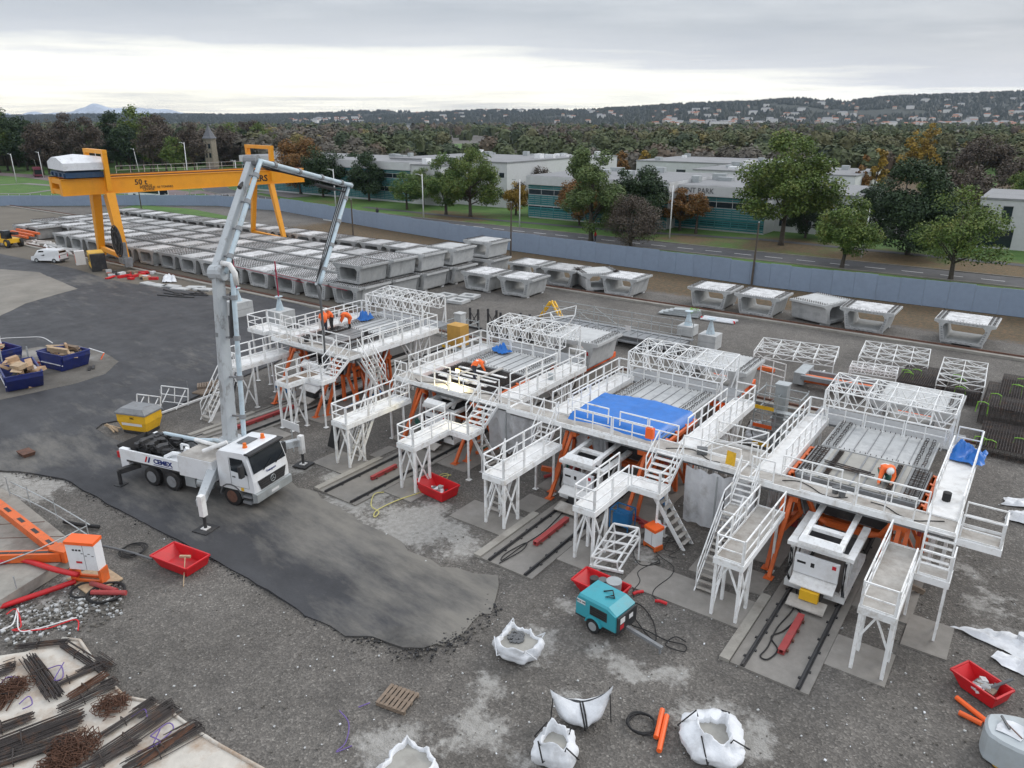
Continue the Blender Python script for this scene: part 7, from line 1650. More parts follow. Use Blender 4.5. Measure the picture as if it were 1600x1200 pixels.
coil('second black hose coil left of the cabinet base', 130, 922, .55, 2, rad=.05, seed=7)
cable('black pipe lying on gravel near the asphalt edge', [(100, 815), (125, 820), (155, 823)], .1, name='pipe', cat='pipe', z=.12)
cable('thin dark pipe from the cabinet to the cable coil', [(160, 853), (200, 862), (238, 874)], .06, 'plastic_grey', 'pipe', 'pipe', z=.12)
cable('thick red hose along the edge of the concrete block', [(-20, 955), (40, 935), (90, 918), (118, 908)], .13, 'red', 'hose', 'hose', z=.15)
cable('thick red hose lying over the concrete block', [(-20, 882), (15, 876), (40, 876), (85, 890), (122, 898)], .13, 'red', 'hose', 'hose', z=.62)
for k, (px, py, rz) in enumerate(((162, 917, .25), (170, 926, .6))):
    p = at(px, py, .15); d = Vector((math.cos(rz), math.sin(rz), 0))*.75; m_ = MB(); m_.cyl(p-d, p+d, .11, 9); o = m_.build('red_pipe', M['red_worn']); tag(o, f'{["upper", "lower"][k]} short red pipe on the hose coil by the cabinet', 'pipe')
cable('red and white tape fallen on the gravel left of the rebar sheet', [(0, 985), (20, 975), (28, 950), (30, 985), (60, 982), (95, 972), (120, 965)], .03, 'print_white', 'barrier_tape', 'tape')
cable('long red strip of tape by the rebar sheet', [(10, 960), (25, 952), (33, 978), (20, 985), (70, 983), (118, 968), (122, 985)], .03, 'red', 'barrier_tape', 'tape')
# ---------------------------------------------------------------- compressor
pc = at(945, 975); cp = thing('air_compressor', 'turquoise towed air compressor with louvred side and draw bar', 'compressor', (pc.x, pc.y, 0), -.12)
prof = [(-1.0, .45), (-1.0, 1.1), (-.85, 1.4), (.55, 1.4), (.95, 1.15), (.98, .45)]
m_ = MB(); m_.loft([[Vector((x*s_, y, z-(.08 if abs(y) > .6 and z > 1.2 else 0))) for x, z in prof] for y, s_ in ((-.68, .97), (-.6, 1), (.6, 1), (.68, .97))]); hd_ = m_.build('housing', M['tealpaint'], cp, local=True)
m_ = MB(); m_.slab(-.28, .55, -.692, -.672, .72, 1.14); lo = m_.build('louvre', M['dark'], hd_, local=True)
for z_ in (.8, .9, 1.0, 1.08):
    m_ = MB(); m_.slab(-.26, .53, -.71, -.693, z_-.025, z_+.015); m_.build('slat', M['black'], lo, local=True)
m_ = MB(); m_.slab(.97, 1.06, -.62, .62, .42, 1.12); m_.build('control_panel', M['dark'], cp, local=True)
m_ = MB(); m_.slab(1.061, 1.07, -.5, -.2, .8, 1.05); m_.slab(1.061, 1.07, .1, .35, .75, .95); m_.build('white_label', M['print_white'], cp, local=True)
m_ = MB(); m_.slab(1.061, 1.07, -.5, -.25, .55, .75); m_.build('red_label', M['print_red'], cp, local=True)
m_ = MB(); m_.slab(-.92, -.5, -.70, -.692, 1.02, 1.2); lb_ = m_.build('number_label', M['print_white'], hd_, local=True)
text('ECO 190', .11, lb_, (-.71, -.703, 1.11), (PI/2, 0, 0), M['print_black'])
m_ = MB(); m_.slab(-1.05, 1.0, -.6, .6, .3, .46); m_.build('base_frame', M['dark'], cp, local=True)
for s_ in (-1, 1):
    m_ = MB(); m_.cyl((-.05, s_*.56, .3), (-.05, s_*.78, .3), .31, 18); w_ = m_.build('wheel', M['black'], cp, local=True); m_ = MB(); m_.cyl((-.05, s_*.76, .3), (-.05, s_*.8, .3), .19, 14); m_.build('rim', M['galv'], w_, local=True)
    m_ = MB(); m_.loft([[Vector((-.05+.4*math.cos(a), s_*y, .32+.4*math.sin(a))) for a in np.linspace(.2, PI-.2, 8)]+[Vector((-.05+.34*math.cos(a), s_*y, .32+.34*math.sin(a))) for a in np.linspace(PI-.2, .2, 8)] for y in (.6, .8)]); m_.build('mudguard', M['tealpaint'], cp, local=True)
m_ = MB(); m_.bar((1.0, 0, .42), (2.7, -.05, .34), .14, .12); m_.bar((2.6, -.05, .34), (2.62, -.05, .05), .07); m_.build('draw_bar', M['grey'], cp, local=True)
m_ = MB(); m_.tube([(-.2, .1, 1.42), (.1, .3, 1.5), (.4, .0, 1.43), (.1, -.2, 1.45), (.3, .1, 1.47)], .03, 5); m_.build('top_hose', M['black'], cp, local=True)
# white folded work stand and blue welding set near platform
p = at(955, 880); t = thing('work_stand', 'white folded steel work stand tilted behind the compressor', 'work stand', (p.x, p.y, 0)); D_ = at(965, 850)-at(955, 905)
bx = Vector((.75, .2, 0)); by = Vector((.25, 1.5, 1.1)); b0 = p+Vector((-.5, -.8, .1))
for k in range(2):
    o_ = Vector((0, -.18*k, .55*k)); m_ = MB(); c = [b0+o_, b0+bx*1.5+o_, b0+bx*1.5+by+o_, b0+by+o_]
    for i in range(4): m_.bar(c[i], c[(i+1) % 4], .07)
    for f in (.25, .5, .75): m_.bar(c[0].lerp(c[3], f), c[1].lerp(c[2], f), .05)
    m_.bar(c[0], c[2], .05); m_.build('frame', M['white'], t)
for q in (b0, b0+bx*1.5, b0+by, b0+bx*1.5+by): MB().bar(q, q+Vector((0, -.18, .55)), .06).build('crossbar', M['white'], t)
for q in (b0+by, b0+by+bx*1.5): MB().bar(q, Vector((q.x, q.y, 0)), .06).build('support', M['white'], t)
MB().bar(b0-bx*.2, b0+bx*1.8, .14, .1).build('foot_bar', M['white'], t)
p = at(972, 822); t = thing('welding_set', 'blue framed machine set under the access platform', 'machine', (p.x, p.y, 0)); m_ = MB(); m_.slab(p.x-.4, p.x+.4, p.y-.3, p.y+.3, .15, .8); m_.build('case', M['bluebox'], t)
m_ = MB()
for x in (-.5, .5):
    for y in (-.4, .4): m_.bar((p.x+x, p.y+y, 0), (p.x+x, p.y+y, 1.0), .05)
    m_.bar((p.x+x, p.y-.4, 1), (p.x+x, p.y+.4, 1), .05)
m_.bar((p.x-.5, p.y-.4, 1), (p.x+.5, p.y-.4, 1), .05); m_.bar((p.x-.5, p.y+.4, 1), (p.x+.5, p.y+.4, 1), .05); m_.build('frame', M['bluebox'], t)
# orange topped cabinets
def cabinet(label, x, y, rz, w_=1.15, h=1.05, legs_=.5, words=True):
    t = thing('control_cabinet', label, 'cabinet', (x, y, 0), rz)
    m_ = MB(); m_.slab(-w_/2, w_/2, -.25, .25, legs_, legs_+h); bd = m_.build('case', M['truck'], t, local=True)
    m_ = MB(); m_.prism([(-w_/2-.02, -.3, legs_+h), (-w_/2-.02, .3, legs_+h+.06), (-w_/2-.02, .3, legs_+h+.2), (-w_/2-.02, -.3, legs_+h+.14)], (w_+.04, 0, 0)); m_.build('hood', M['orange_bright'], t, local=True)
    m_ = MB()
    for sx in (-1, 1): m_.slab(sx*w_/2-.06, sx*w_/2+.06, -.25, .25, 0, legs_-.003)
    m_.slab(-w_/2+.06, w_/2-.06, -.22, -.12, .1, .2); m_.slab(-w_/2+.06, w_/2-.06, .12, .22, .1, .2); m_.build('stand', M['orange'], t, local=True)
    m_ = MB(); m_.slab(.12, .135, -.256, -.251, legs_, legs_+h); m_.build('door_gap', M['plastic_grey'], bd, local=True)
    if words:
        for k in range(3):
            m_ = MB(); m_.slab(-.38+.15*k, -.28+.15*k, -.26, -.251, legs_+h-.32, legs_+h-.24); m_.build('gauge', M['print_black'], bd, local=True)
        m_ = MB(); m_.slab(-.3, -.02, -.26, -.251, legs_+.32, legs_+.42); m_.build('red_label', M['print_red'], bd, local=True)
        for k in range(4):
            m_ = MB(); m_.slab(.0+.16*k, .1+.16*k, -.26, -.251, legs_+h-.45-.1*(k % 2), legs_+h-.42-.1*(k % 2)); m_.build('dark_label', M['print_black'], bd, local=True)
    return t
p = at(143, 908); cabinet('white control cabinet with orange hood beside the concrete block', p.x, p.y, .5, 1.35, 1.25, .75)
o = MB().slab(p.x-1.0, p.x+1.0, p.y-.6, p.y+.9, .0, .06).build('plywood_board', M['wood_new']); tag(o, 'pale plywood board under the control cabinet', 'board')
p = at(1020, 855); cabinet('white orange topped distribution box on the gravel by the torn sheet', p.x, p.y, -.35, .7, .75, .25, False)
for k in range(4):
    q = at(1000+k*7, 812+k*3, .2); d = Vector((.5, .25*(k-1.5), .05)); o = MB().bar(q-d, q+d, .12).build('red_prop', M['red_worn']); tag(o, 'short red steel prop in the heap beside the distribution box', 'prop', 'red props by the distribution box')
lump_sheet('pink and clear plastic bag on the distribution box', [(p.x-.3, p.y+.25, .9), (p.x+.3, p.y+.2, .9), (p.x+.35, p.y+.8, .8), (p.x-.25, p.y+.8, .8)], .05, .5, 'cloth', 'plastic_bag', 'bag', 12, 8, None, 3)
# ---------------------------------------------------------------- bulk bags
def bulk_bag(label, px, py, r=.8, h=.75, top=.9, fill='wet', seed=0, squash=1., rz=0., peaks=0.0, straps=True):
    p = at(px, py); t = thing('bulk_bag', label, 'bulk bag', (p.x, p.y, 0), rz, 'white bulk bags'); rr = random.Random(seed); n = 48; rings = []; P0 = [(0, .80), (.06, .93), (.3, 1.05), (.6, 1.06), (.85, top), (1.0, top*.93)]
    prof = [(f, float(np.interp(f, [q[0] for q in P0], [q[1] for q in P0]))) for f in (0, .04, .1, .2, .3, .4, .5, .6, .7, .8, .88, .94, 1.0)]
    def rad(a): 
        q = 1/max(abs(math.cos(a)), abs(math.sin(a)))**.45; return q*(1+.06*math.sin(3*a+seed)+.04*math.sin(7*a+2*seed))
    for j, (f, s_) in enumerate(prof):
        rings.append([Vector((r*s_*rad(a)*math.cos(a), r*s_*rad(a)*math.sin(a)*squash, h*f*(1+peaks*(.5+.5*math.cos(2*a+seed))*max(0, f-.4)*1.6+.08*math.sin(5*a+seed)*f))) for a in np.arange(n)*2*PI/n])
        rings[-1] = [v*(1+(.16*mnoise.noise((v.x*2.6, v.y*2.6, v.z*3+seed))+.09*mnoise.noise((v.x*7, v.y*7, v.z*6+seed)))*(.3+f)) for v in rings[-1]]
    inn = [[Vector((v.x*.93, v.y*.93, v.z-.03)) for v in rings[-1]], [Vector((v.x*.9, v.y*.9, h*(.72 if fill else .3))) for v in rings[-1]]]
    m_ = MB(); m_.loft(rings+inn, cap=False); m_.build('bag', M['cloth'], t, local=True, smooth=True)
    m_ = MB(); base = [Vector((v.x*.91, v.y*.91, h*(.73 if fill else .32))) for v in rings[-1]]; cen = Vector((0, 0, h*(.78 if fill else .34)))
    m_.add(base+[cen], [(i, (i+1) % n, n) for i in range(n)]); m_.build('contents', M['wet_concrete'] if fill == 'wet' else M['gravel_pad'], t, local=True, smooth=True)
    if fill == 'wet2' or seed == 1:
        m_ = MB(); rr = random.Random(4)
        for k in range(120):
            a, q = rr.uniform(0, 6.28), rr.random()**.5*.42; m_.box((-.25*r+q*math.cos(a)*r, .12*r+q*math.sin(a)*r, h*.78+.05*(1-q)), (.07, .07, .05), a)
        stuff(m_.build('gravel', M['plastic_grey'], t, local=True))
    if straps:
        for k in range(4):
            a = PI/4+k*PI/2; b_ = a+.5; q0 = Vector((r*top*rad(a)*math.cos(a), r*top*rad(a)*math.sin(a)*squash, h*.95)); q1 = Vector((r*1.1*rad(b_)*math.cos(b_), r*1.1*rad(b_)*math.sin(b_)*squash, h*.5))
            m_ = MB(); m_.tube([q0, q0*1.12+Vector((0, 0, .12)), q1*1.12+Vector((0, 0, -.05)), q1], .025, 5); m_.build('strap', M['cloth'] if seed == 1 else M['black'], t, local=True)
    return t
bulk_bag('full squat white bulk bag with wet concrete and dark gravel on top', 811, 1018, .82, .62, .95, 'wet', 1, .9)
bulk_bag('open white bulk bag at the bottom edge with a folded dark mouth', 868, 1182, .66, .75, .7, 'wet', 3, .95, .3, .25)
bulk_bag('large collapsed white bulk bag lying in a cement spill', 1113, 1165, .92, .7, .6, 'wet', 5, 1.1, .5, .35)
bulk_bag('pale grey bulk bag cut by the bottom edge of the view', 640, 1212, .8, .6, .95, 'wet', 8, .95, 0, 0, False)
bulk_bag('dark bulk bag standing in the shade beneath the corner ledge', 1180, 690, .62, 1.0, .75, None, 9, 1, .4, .3)
def draped_bag(label, px, py, seed=2):
    p = at(px, py); t = thing('bulk_bag', label, 'bulk bag', (p.x, p.y, 0), YAW, 'white bulk bags'); n = 30
    m_ = MB()
    # a belly: half moon front, peaks at both ends
    out_ = []
    for j in range(13):
        f = j/12; row = []
        for i in range(n+1):
            u = i/n*2-1; top = .82+.5*abs(u)**1.7+(.15 if u > 0 else 0)*abs(u)**3; z = top*f; bel = .62*math.sin(f*PI*.9+.2)*(1-abs(u)**2.6)+.09*mnoise.noise((u*3, f*3, 4))
            row.append(Vector((u*1.05*(.55+.45*f**.6) if True else u, -bel-.02*math.sin(9*u+f*3), z+.02)))
        out_.append(row)
    m_.loft(out_, closed=False); m_.loft([[Vector((v.x, -v.y*.7+.04, v.z*.92)) for v in r_] for r_ in out_], closed=False); m_.build('bag', M['cloth'], t, local=True, smooth=True)
    m_ = MB(); m_.tube([(-.05, -.05, .85), (.0, -.45, .72), (.08, -.70, .35), (.12, -.45, .02)], .03, 5); m_.build('strap', M['black'], t, local=True)
    m_ = MB(); m_.tube([(.04, -.05, .85), (.1, -.45, .7), (.15, -.70, .35)], .03, 5); m_.build('strap', M['black'], t, local=True)
    for s_ in (-1, 1):
        m_ = MB(); m_.tube([(s_*.93, 0, 1.42 if s_ > 0 else 1.28), (s_*1.0, -.05, .4), (s_*1.02, -.1, .03)], .02, 5); m_.build('strap', M['black'], t, local=True)
draped_bag('half moon white bulk bag with two pointed corners and black straps', 907, 1126)
# cage tank and things at the lower right corner
p = at(1600, 1192); t = thing('bulk_container', 'large pale rounded container at the lower right corner', 'container', (p.x, p.y, 0), .1)
m_ = MB(); m_.loft([[Vector((p_*math.cos(a)*1.25*q, math.sin(a)*.85*q, z)) for a, p_ in [(k*PI/10, 1/max(abs(math.cos(k*PI/10)), abs(math.sin(k*PI/10)))**.6) for k in range(20)]] for z, q in ((0, .93), (.08, 1), (.95, 1), (1.05, .94), (1.06, .2))]); m_.build('body', mat('translucent_plastic', (.40, .44, .46), .35, dirt=(.35, .36, .35), damt=.4, var=.06), t, local=True, smooth=False)
lump_sheet('white paper sack lying on the pale container', [(p.x-.95, p.y-.35, 1.06), (p.x-.3, p.y-.45, 1.06), (p.x-.2, p.y+.3, 1.06), (p.x-.85, p.y+.4, 1.06)], .01, .12, 'cloth', 'paper_sack', 'sack', 3, 8)
o = MB().bar((p.x-.7, p.y, 1.2), (p.x-.25, p.y-.4, 1.16), .03).build('trowel', M['rust']); tag(o, 'rusty trowel lying on the white paper sack', 'trowel')
o = MB().bar((p.x-.85, p.y+.3, 1.18), (p.x-.6, p.y-.2, 1.18), .06).build('pliers', M['plastic_grey']); tag(o, 'dark pliers lying on the white paper sack', 'pliers')
m_ = MB(); q = Vector((p.x+.05, p.y+.35, 1.07)); m_.cyl(q, q+Vector((0, 0, .3)), .15, 14, r2=.19); o = m_.build('bucket', M['dark']); tag(o, 'black bucket standing on the pale container', 'bucket')
m_ = MB(); m_.cyl((p.x+.25, p.y+.95, 0), (p.x+.2, p.y+.95, 2.3), .13, 10); o = m_.build('timber_post', M['timber_pole']); tag(o, 'brown timber post rising behind the pale container', 'post')
q = at(1557, 1196); t = thing('spray_bottle', 'yellow bottle with blue cap at the bottom right corner', 'bottle', q); m_ = MB(); m_.cyl(q, q+Vector((0, 0, .38)), .12, 12); m_.build('bottle', M['yellow'], t); m_ = MB(); m_.cyl(q+Vector((0, 0, .381)), q+Vector((0, 0, .5)), .06, 10); m_.build('cap', M['bluebox'], t)
lump_sheet('long white tarpaulin crumpled on the gravel at the right edge', [at(1484, 980), at(1640, 1050), at(1625, 1000), at(1540, 985)], .02, .5, 'cloth', seed=4, n=16)
lump_sheet('lower fold of white tarpaulin above the right red tub', [at(1545, 1030), at(1640, 1075), at(1640, 1035), at(1560, 1020)], .02, .45, 'cloth', seed=7, n=12)
lump_sheet('white tarpaulin lying on gravel beyond the balcony, upper of two', [at(1565, 790), at(1640, 798), at(1640, 782), at(1570, 780)], .02, .5, 'cloth', seed=9, n=10)
lump_sheet('white tarpaulin lying on gravel beyond the balcony, lower of two', [at(1568, 812), at(1650, 832), at(1650, 805), at(1575, 800)], .02, .6, 'cloth', seed=11, n=10)
m_ = MB(); q = at(1597, 1005); m_.cyl(q, q+Vector((0, 0, .4)), .2, 10); o = m_.build('canister', M['cloth']); tag(o, 'white canister on the tarpaulin at the right edge', 'canister')
# cables and small boxes left on the walkways
for k, (C0, y, z) in enumerate(((CST[2]-1.5, 32.3, 3.73), (CST[2]+2.6, 32.4, 3.73), (CST[3]+4.6, 32.1, 3.73), (CST[4]-1.5, 31.7, 3.73), (CST[4]+2.2, 31.6, 3.73), (CST[1]-1, 32.3, 4.23))):
    cable('black cable lying on the front walkway of '+['the second station at its left', 'the second station at its right', 'the blue sheeted station', 'the nearest station at its left', 'the nearest station at its right', 'the leftmost station'][k], [(Vector((C0+q, y+.35*math.sin(q*2.3+k), z)), None) for q in (-1.3, -.7, -.1, .5, 1.0, 1.5)], .022)
for k, (x, y, z, mt, lab) in enumerate(((-24.0, 37.2, 3.71, 'galv', 'grey can on the right walkway of the second station'), (-11.9, 32.3, 3.71, 'plastic_grey', 'grey tool box on the bridge right of the blue tarpaulin'), (-41.8, 32.5, 4.21, 'dark', 'black drum on the front walkway of the leftmost station'), (-39.6, 36.2, 4.22, 'dark', 'black drum on the slab of the leftmost station'), (-1.5, 34.0, 3.71, 'black', 'black motor on the rail of the nearest right walkway'))):
    m_ = MB(); m_.box((x, y, z+.17), (.5, .35, .3), .4) if k == 1 else m_.cyl((x, y, z), (x, y, z+.38), .17, 12); o = m_.build('tool_box' if k == 1 else 'drum', M[mt]); tag(o, lab, 'box' if k == 1 else 'drum')
# pallets and timber
def pallet(label, px, py, rz, z=0, group='wooden pallets'):
    p = at(px, py); t = thing('pallet', label, 'pallet', (p.x, p.y, z), rz, group)
    for k in range(7):
        m_ = MB(); m_.slab(-.6+k*.174, -.6+k*.174+.12, -.5, .5, .12, .144); m_.build('board', M['wood'], t, local=True)
    for y in (-.44, 0, .44):
        m_ = MB(); m_.slab(-.6, .57, y-.05, y+.05, .022, .117); m_.build('bearer', M['wood'], t, local=True)
    for y in (-.44, .44):
        m_ = MB(); m_.slab(-.6, .57, y-.06, y+.06, 0, .019); m_.build('skid', M['wood'], t, local=True)
pallet('weathered wooden pallet lying alone on the foreground gravel', 622, 1095, .2)
for k, (px, py, z) in enumerate(((318, 614, 0), (330, 606, 0), (322, 606, .15), (338, 600, .02))): pallet(f'wooden pallet in the loose heap left of the end stair, {["front", "right", "top", "rear"][k]} one', px, py, .3+k*.35, z)
for k in range(7):
    q = at(240+k*2, 664+k*2-8, .1); o = MB().bar(q+Vector((-.7, .0, .05*k % .2)), q+Vector((.6, .3*math.sin(k), .05)), .07).build('timber_offcut', M['wood_new']); q2 = at(172, 668, .1); o.location = (q2.x-q.x+.1*k, q2.y-q.y, 0); tag(o, 'pale timber offcut in the little heap left of the yellow tank', 'timber', 'timber offcuts by the yellow tank')
# yellow tank
p = at(222, 672); t = thing('fuel_tank', 'yellow site tank with sloping grey lid and white plate', 'tank', (p.x, p.y, 0), .35)
m_ = MB(); m_.loft([[Vector((x*s_, y*s_, z)) for x, y in ((-1.1, -.75), (1.1, -.75), (1.1, .75), (-1.1, .75))] for z, s_ in ((.2, .82), (.8, .98), (.82, 1.0), (1.35, 1.0))]); bd = m_.build('body', M['yellow'], t, local=True)
m_ = MB(); m_.loft([[Vector((x*s_, y*s_, z)) for x, y in ((-1.18, -.82), (1.18, -.82), (1.18, .82), (-1.18, .82))] for z, s_ in ((1.353, 1.0), (1.45, 1.0), (1.72, .72))]); m_.build('lid', M['grey'], t, local=True)
m_ = MB(); m_.prism([(-.8, -.70, .58), (.75, -.70, .58), (.75, -.725, .76), (-.8, -.725, .76)], (0, -.02, 0)); m_.build('white_plate', M['print_white'], bd, local=True)
text('MC', .22, bd, (.1, -.765, 1.12), (PI/2, 0, 0), M['print_black'])
m_ = MB(); m_.slab(-.9, .9, -.6, .6, 0, .19); m_.build('skid', M['dark'], t, local=True)
# leaning rail frames and stakes near the tank
for k, (px, py, L_) in enumerate(((214, 642, 1.9), (252, 628, 2.2))):
    p = at(px, py); t = thing('loose_railing', f'white loose guard rail frame standing by the asphalt, {["left", "right"][k]} one', 'rail frame', p); m_ = MB(); d = Vector((.98, .35, 0))*L_; u = Vector((-.1, .25, 1.15))
    m_.bar(p, p+u, .06); m_.bar(p+d, p+d+u, .06); m_.bar(p+u, p+d+u, .06); m_.bar(p+u*.5, p+d+u*.5, .05); m_.bar(p+u*.05, p+d+u*.05, .05); m_.bar(p+d*.5, p+d*.5+u, .05); m_.build('frame', M['white'], t)
    m_ = MB(); m_.bar(p+d*.3+u*.9, p+d*.3+Vector((.35, -.9, 0)), .05); m_.bar(p+d*.9+u*.9, p+d*.9+Vector((.35, -.9, 0)), .05); m_.build('strut', M['white'], t)
for k, (px, py, h) in enumerate(((405//1+0-150+0, 642, 1.6), (297, 628, 1.6))):
    p = at(px, py); o = MB().bar(p, p+Vector((0, 0, h)), .05).build('steel_stake', M['grey']); tag(o, f'thin grey steel stake at the asphalt edge, {["left", "right"][k]} one', 'stake', 'steel stakes')
p, q = at(253, 645, .1), at(345, 612, .1); o = MB().bar(p, q, .12, .12).build('kerb_board', M['white_floor']); tag(o, 'long pale board along the asphalt edge', 'board')
p, q = at(318, 680, .15), at(470, 628, .15); o = MB().bar(p, q, .35, .25).build('concrete_beam', M['rail_conc']); tag(o, 'long pale concrete beam behind the pump truck', 'beam')
p, q = at(295, 690, .1), at(375, 665, .1); o = MB().bar(p, q, .6, .1).build('concrete_beam', M['slab']); tag(o, 'short flat concrete beam behind the pump truck', 'beam')
q = at(520, 700); o = MB().prism([(q.x-.5, q.y, 0), (q.x+.5, q.y, 0), (q.x+.5, q.y+.3, 1.3), (q.x-.3, q.y+.3, 1.3)], (0, .04, 0)).build('black_board', M['black']); tag(o, 'black board leaning under the second station access platform', 'board')
p = at(42, 712); o = MB().loft([[Vector((p.x+x*s_, p.y+y*s_, z)) for x, y in ((-.5, -.35), (.5, -.35), (.5, .35), (-.5, .35))] for z, s_ in ((.06, .8), (.3, 1))], cap=True).build('small_tray', M['rust']); tag(o, 'small brown tray on the pale patch at the left', 'tray')
q = at(452, 668, 1.6); o = MB().bar((q.x+.1, q.y+.07, 0), (q.x+.1, q.y+.07, 1.9), .05).build('sign_post', M['galv']); tag(o, 'thin post carrying the white board by the far outrigger', 'post')
o = MB().slab(at(452, 668, 1.6).x-.6, at(452, 668, 1.6).x+.9, at(452, 668, 1.6).y, at(452, 668, 1.6).y+.05, 1.5, 2.0).build('warning_board', M['print_white']); tag(o, 'white and red board on the far outrigger of the truck', 'board')
# ---------------------------------------------------------------- blue skips with waste
def skip(label, px, py, rz, L_, W_, h, words=False):
    p = at(px, py); t = thing('waste_skip', label, 'skip', (p.x, p.y, .06), rz, 'blue waste skips')
    def rg(l, w_, z, o=0): return [Vector((-l/2+o, -w_/2+o, z)), Vector((l/2-o, -w_/2+o, z)), Vector((l/2-o, w_/2-o, z)), Vector((-l/2+o, w_/2-o, z))]
    m_ = MB(); m_.loft([rg(L_*.72, W_*.96, .05), rg(L_, W_, h*.75), rg(L_, W_, h), rg(L_, W_, h, .07), rg(L_*.72, W_*.9, .12, .07)], cap=False); m_.add(rg(L_*.72, W_*.9, .12, .07), [(0, 1, 2, 3)]); sh = m_.build('shell', M['navy'], t, local=True)
    m_ = MB(); c = rg(L_, W_, h)
    for i in range(4): m_.bar(c[i], c[(i+1) % 4], .1)
    m_.build('rim', M['navy'], t, local=True)
    m_ = MB(); c = rg(L_*.9, W_+.02, h*.42)
    m_.bar(c[0]+Vector((0, -.03, 0)), c[1]+Vector((0, -.03, 0)), .06); m_.build('white_stripe', M['print_white'], t, local=True)
    for s_ in (-1, 1):
        m_ = MB(); m_.bar((s_*L_*.36, -W_/2-.03, .1), (s_*L_*.46, -W_/2-.03, h*.9), .1); m_.build('rib', M['navy'], t, local=True)
    if words: text('05 61 00', .22, sh, (-.3, -W_/2-.02, h*.62), (PI/2-.0, 0, 0), M['print_white'])
    return t, p
for (lab, px, py, rz, L_, W_, h, sd_, wd) in (('right blue skip heaped with pale timber boards', 104, 573, .15, 3.4, 2.3, 1.35, 3, False), ('front left blue skip filled with cardboard and dark bags', 36, 600, -.25, 4.6, 2.4, 1.3, 5, True), ('rear left blue skip with a white and orange sack at the edge', 3, 566, .1, 2.8, 2.2, 1.2, 8, False)):
    t, p = skip(lab, px, py, rz, L_, W_, h, wd); rr = random.Random(sd_); who = lab.split(' skip')[0]
    for k in range(20 if L_ > 3 else 8):
        m_ = MB(); fl = rr.random() < .6; d_ = (rr.uniform(.6, 1.5), rr.uniform(.2, .9) if sd_ == 5 else rr.uniform(.15, .3), .04 if fl else rr.uniform(.15, .4))
        m_.box((0, 0, 0), d_, 0, 0, Euler((rr.uniform(-.35, .35), rr.uniform(-.3, .3), rr.uniform(-.5, .7)+rz)).to_matrix())
        mt = rr.choice(['cardboard', 'cardboard', 'wood_new', 'dark', 'cloth_dirty'] if sd_ == 5 else ['wood_new', 'wood_new', 'cardboard', 'wood', 'dark'])
        o = m_.build('waste_board', M[mt]); o.location = (p.x+rr.uniform(-.36, .36)*L_, p.y+rr.uniform(-.33, .33)*W_, h*.8+rr.uniform(0, .75)); tag(o, f'piece of waste heaped in the {who} skip', 'waste', f'waste in the {who} skip')
q = at(10, 556, .06); t = thing('paper_sack', 'white and orange sack standing at the rear left skip', 'sack', q); m_ = MB(); m_.slab(q.x-.4, q.x+.4, q.y-.6, q.y-.25, .9, 2.0); m_.build('sack', M['cloth'], t); m_ = MB(); m_.slab(q.x-.41, q.x+.41, q.y-.61, q.y-.24, .85, 1.3); m_.build('orange_band', M['orange_bright'], t)
q = at(52, 604); o = MB().box((q.x, q.y-.3, .35), (.9, .5, .55), .2).build('cardboard_box', M['cardboard']); tag(o, 'flattened cardboard box leaning on the front left skip', 'box')
for k, (px, py) in enumerate(((5, 575), (47, 573))): 
    q = at(px, py); o = MB().bar(q, q+Vector((-.1, .1, 1.7)), .09).build('steel_stake', M['galv']); tag(o, f'grey stake between the blue skips, {["left", "right"][k]} one', 'stake', 'stakes between the skips')
q = at(62, 573); 
for k in range(6):
    o = MB().box((q.x+.1*k, q.y+.1*k, .1+.13*k), (.9, .25, .1), .5).build('plank', M['wood_new' if k % 2 else 'red_worn']); tag(o, 'red and white plank stacked left of the right skip', 'plank', 'planks between the skips')
for k in range(2):
    q = at(140+6*k, 576-2*k, .1); o = MB().box(q, (1.0, .2, .12), -.5).build('dark_block', M['dark']); tag(o, f'dark block on the pale puddle right of the skips, {["left", "right"][k]} one', 'block', 'dark blocks on the puddle')
q = at(157, 560); t = thing('tape_stand', 'small orange and white barrier stand at the island edge', 'barrier', q); m_ = MB(); m_.bar(q, q+Vector((.4, .2, .5)), .05); m_.bar(q+Vector((.6, -.3, 0)), q+Vector((.4, .2, .5)), .05); m_.build('legs', M['orange_bright'], t); m_ = MB(); m_.bar(q+Vector((.4, .2, .5)), q+Vector((-2.2, .2, .45)), .07); m_.build('bar', M['print_white'], t)
cable('red and white tape strung behind the blue skips', [(-10, 530), (15, 528), (40, 527), (65, 527), (82, 536)], .04, 'print_white', 'barrier_tape', 'tape', z=.9)
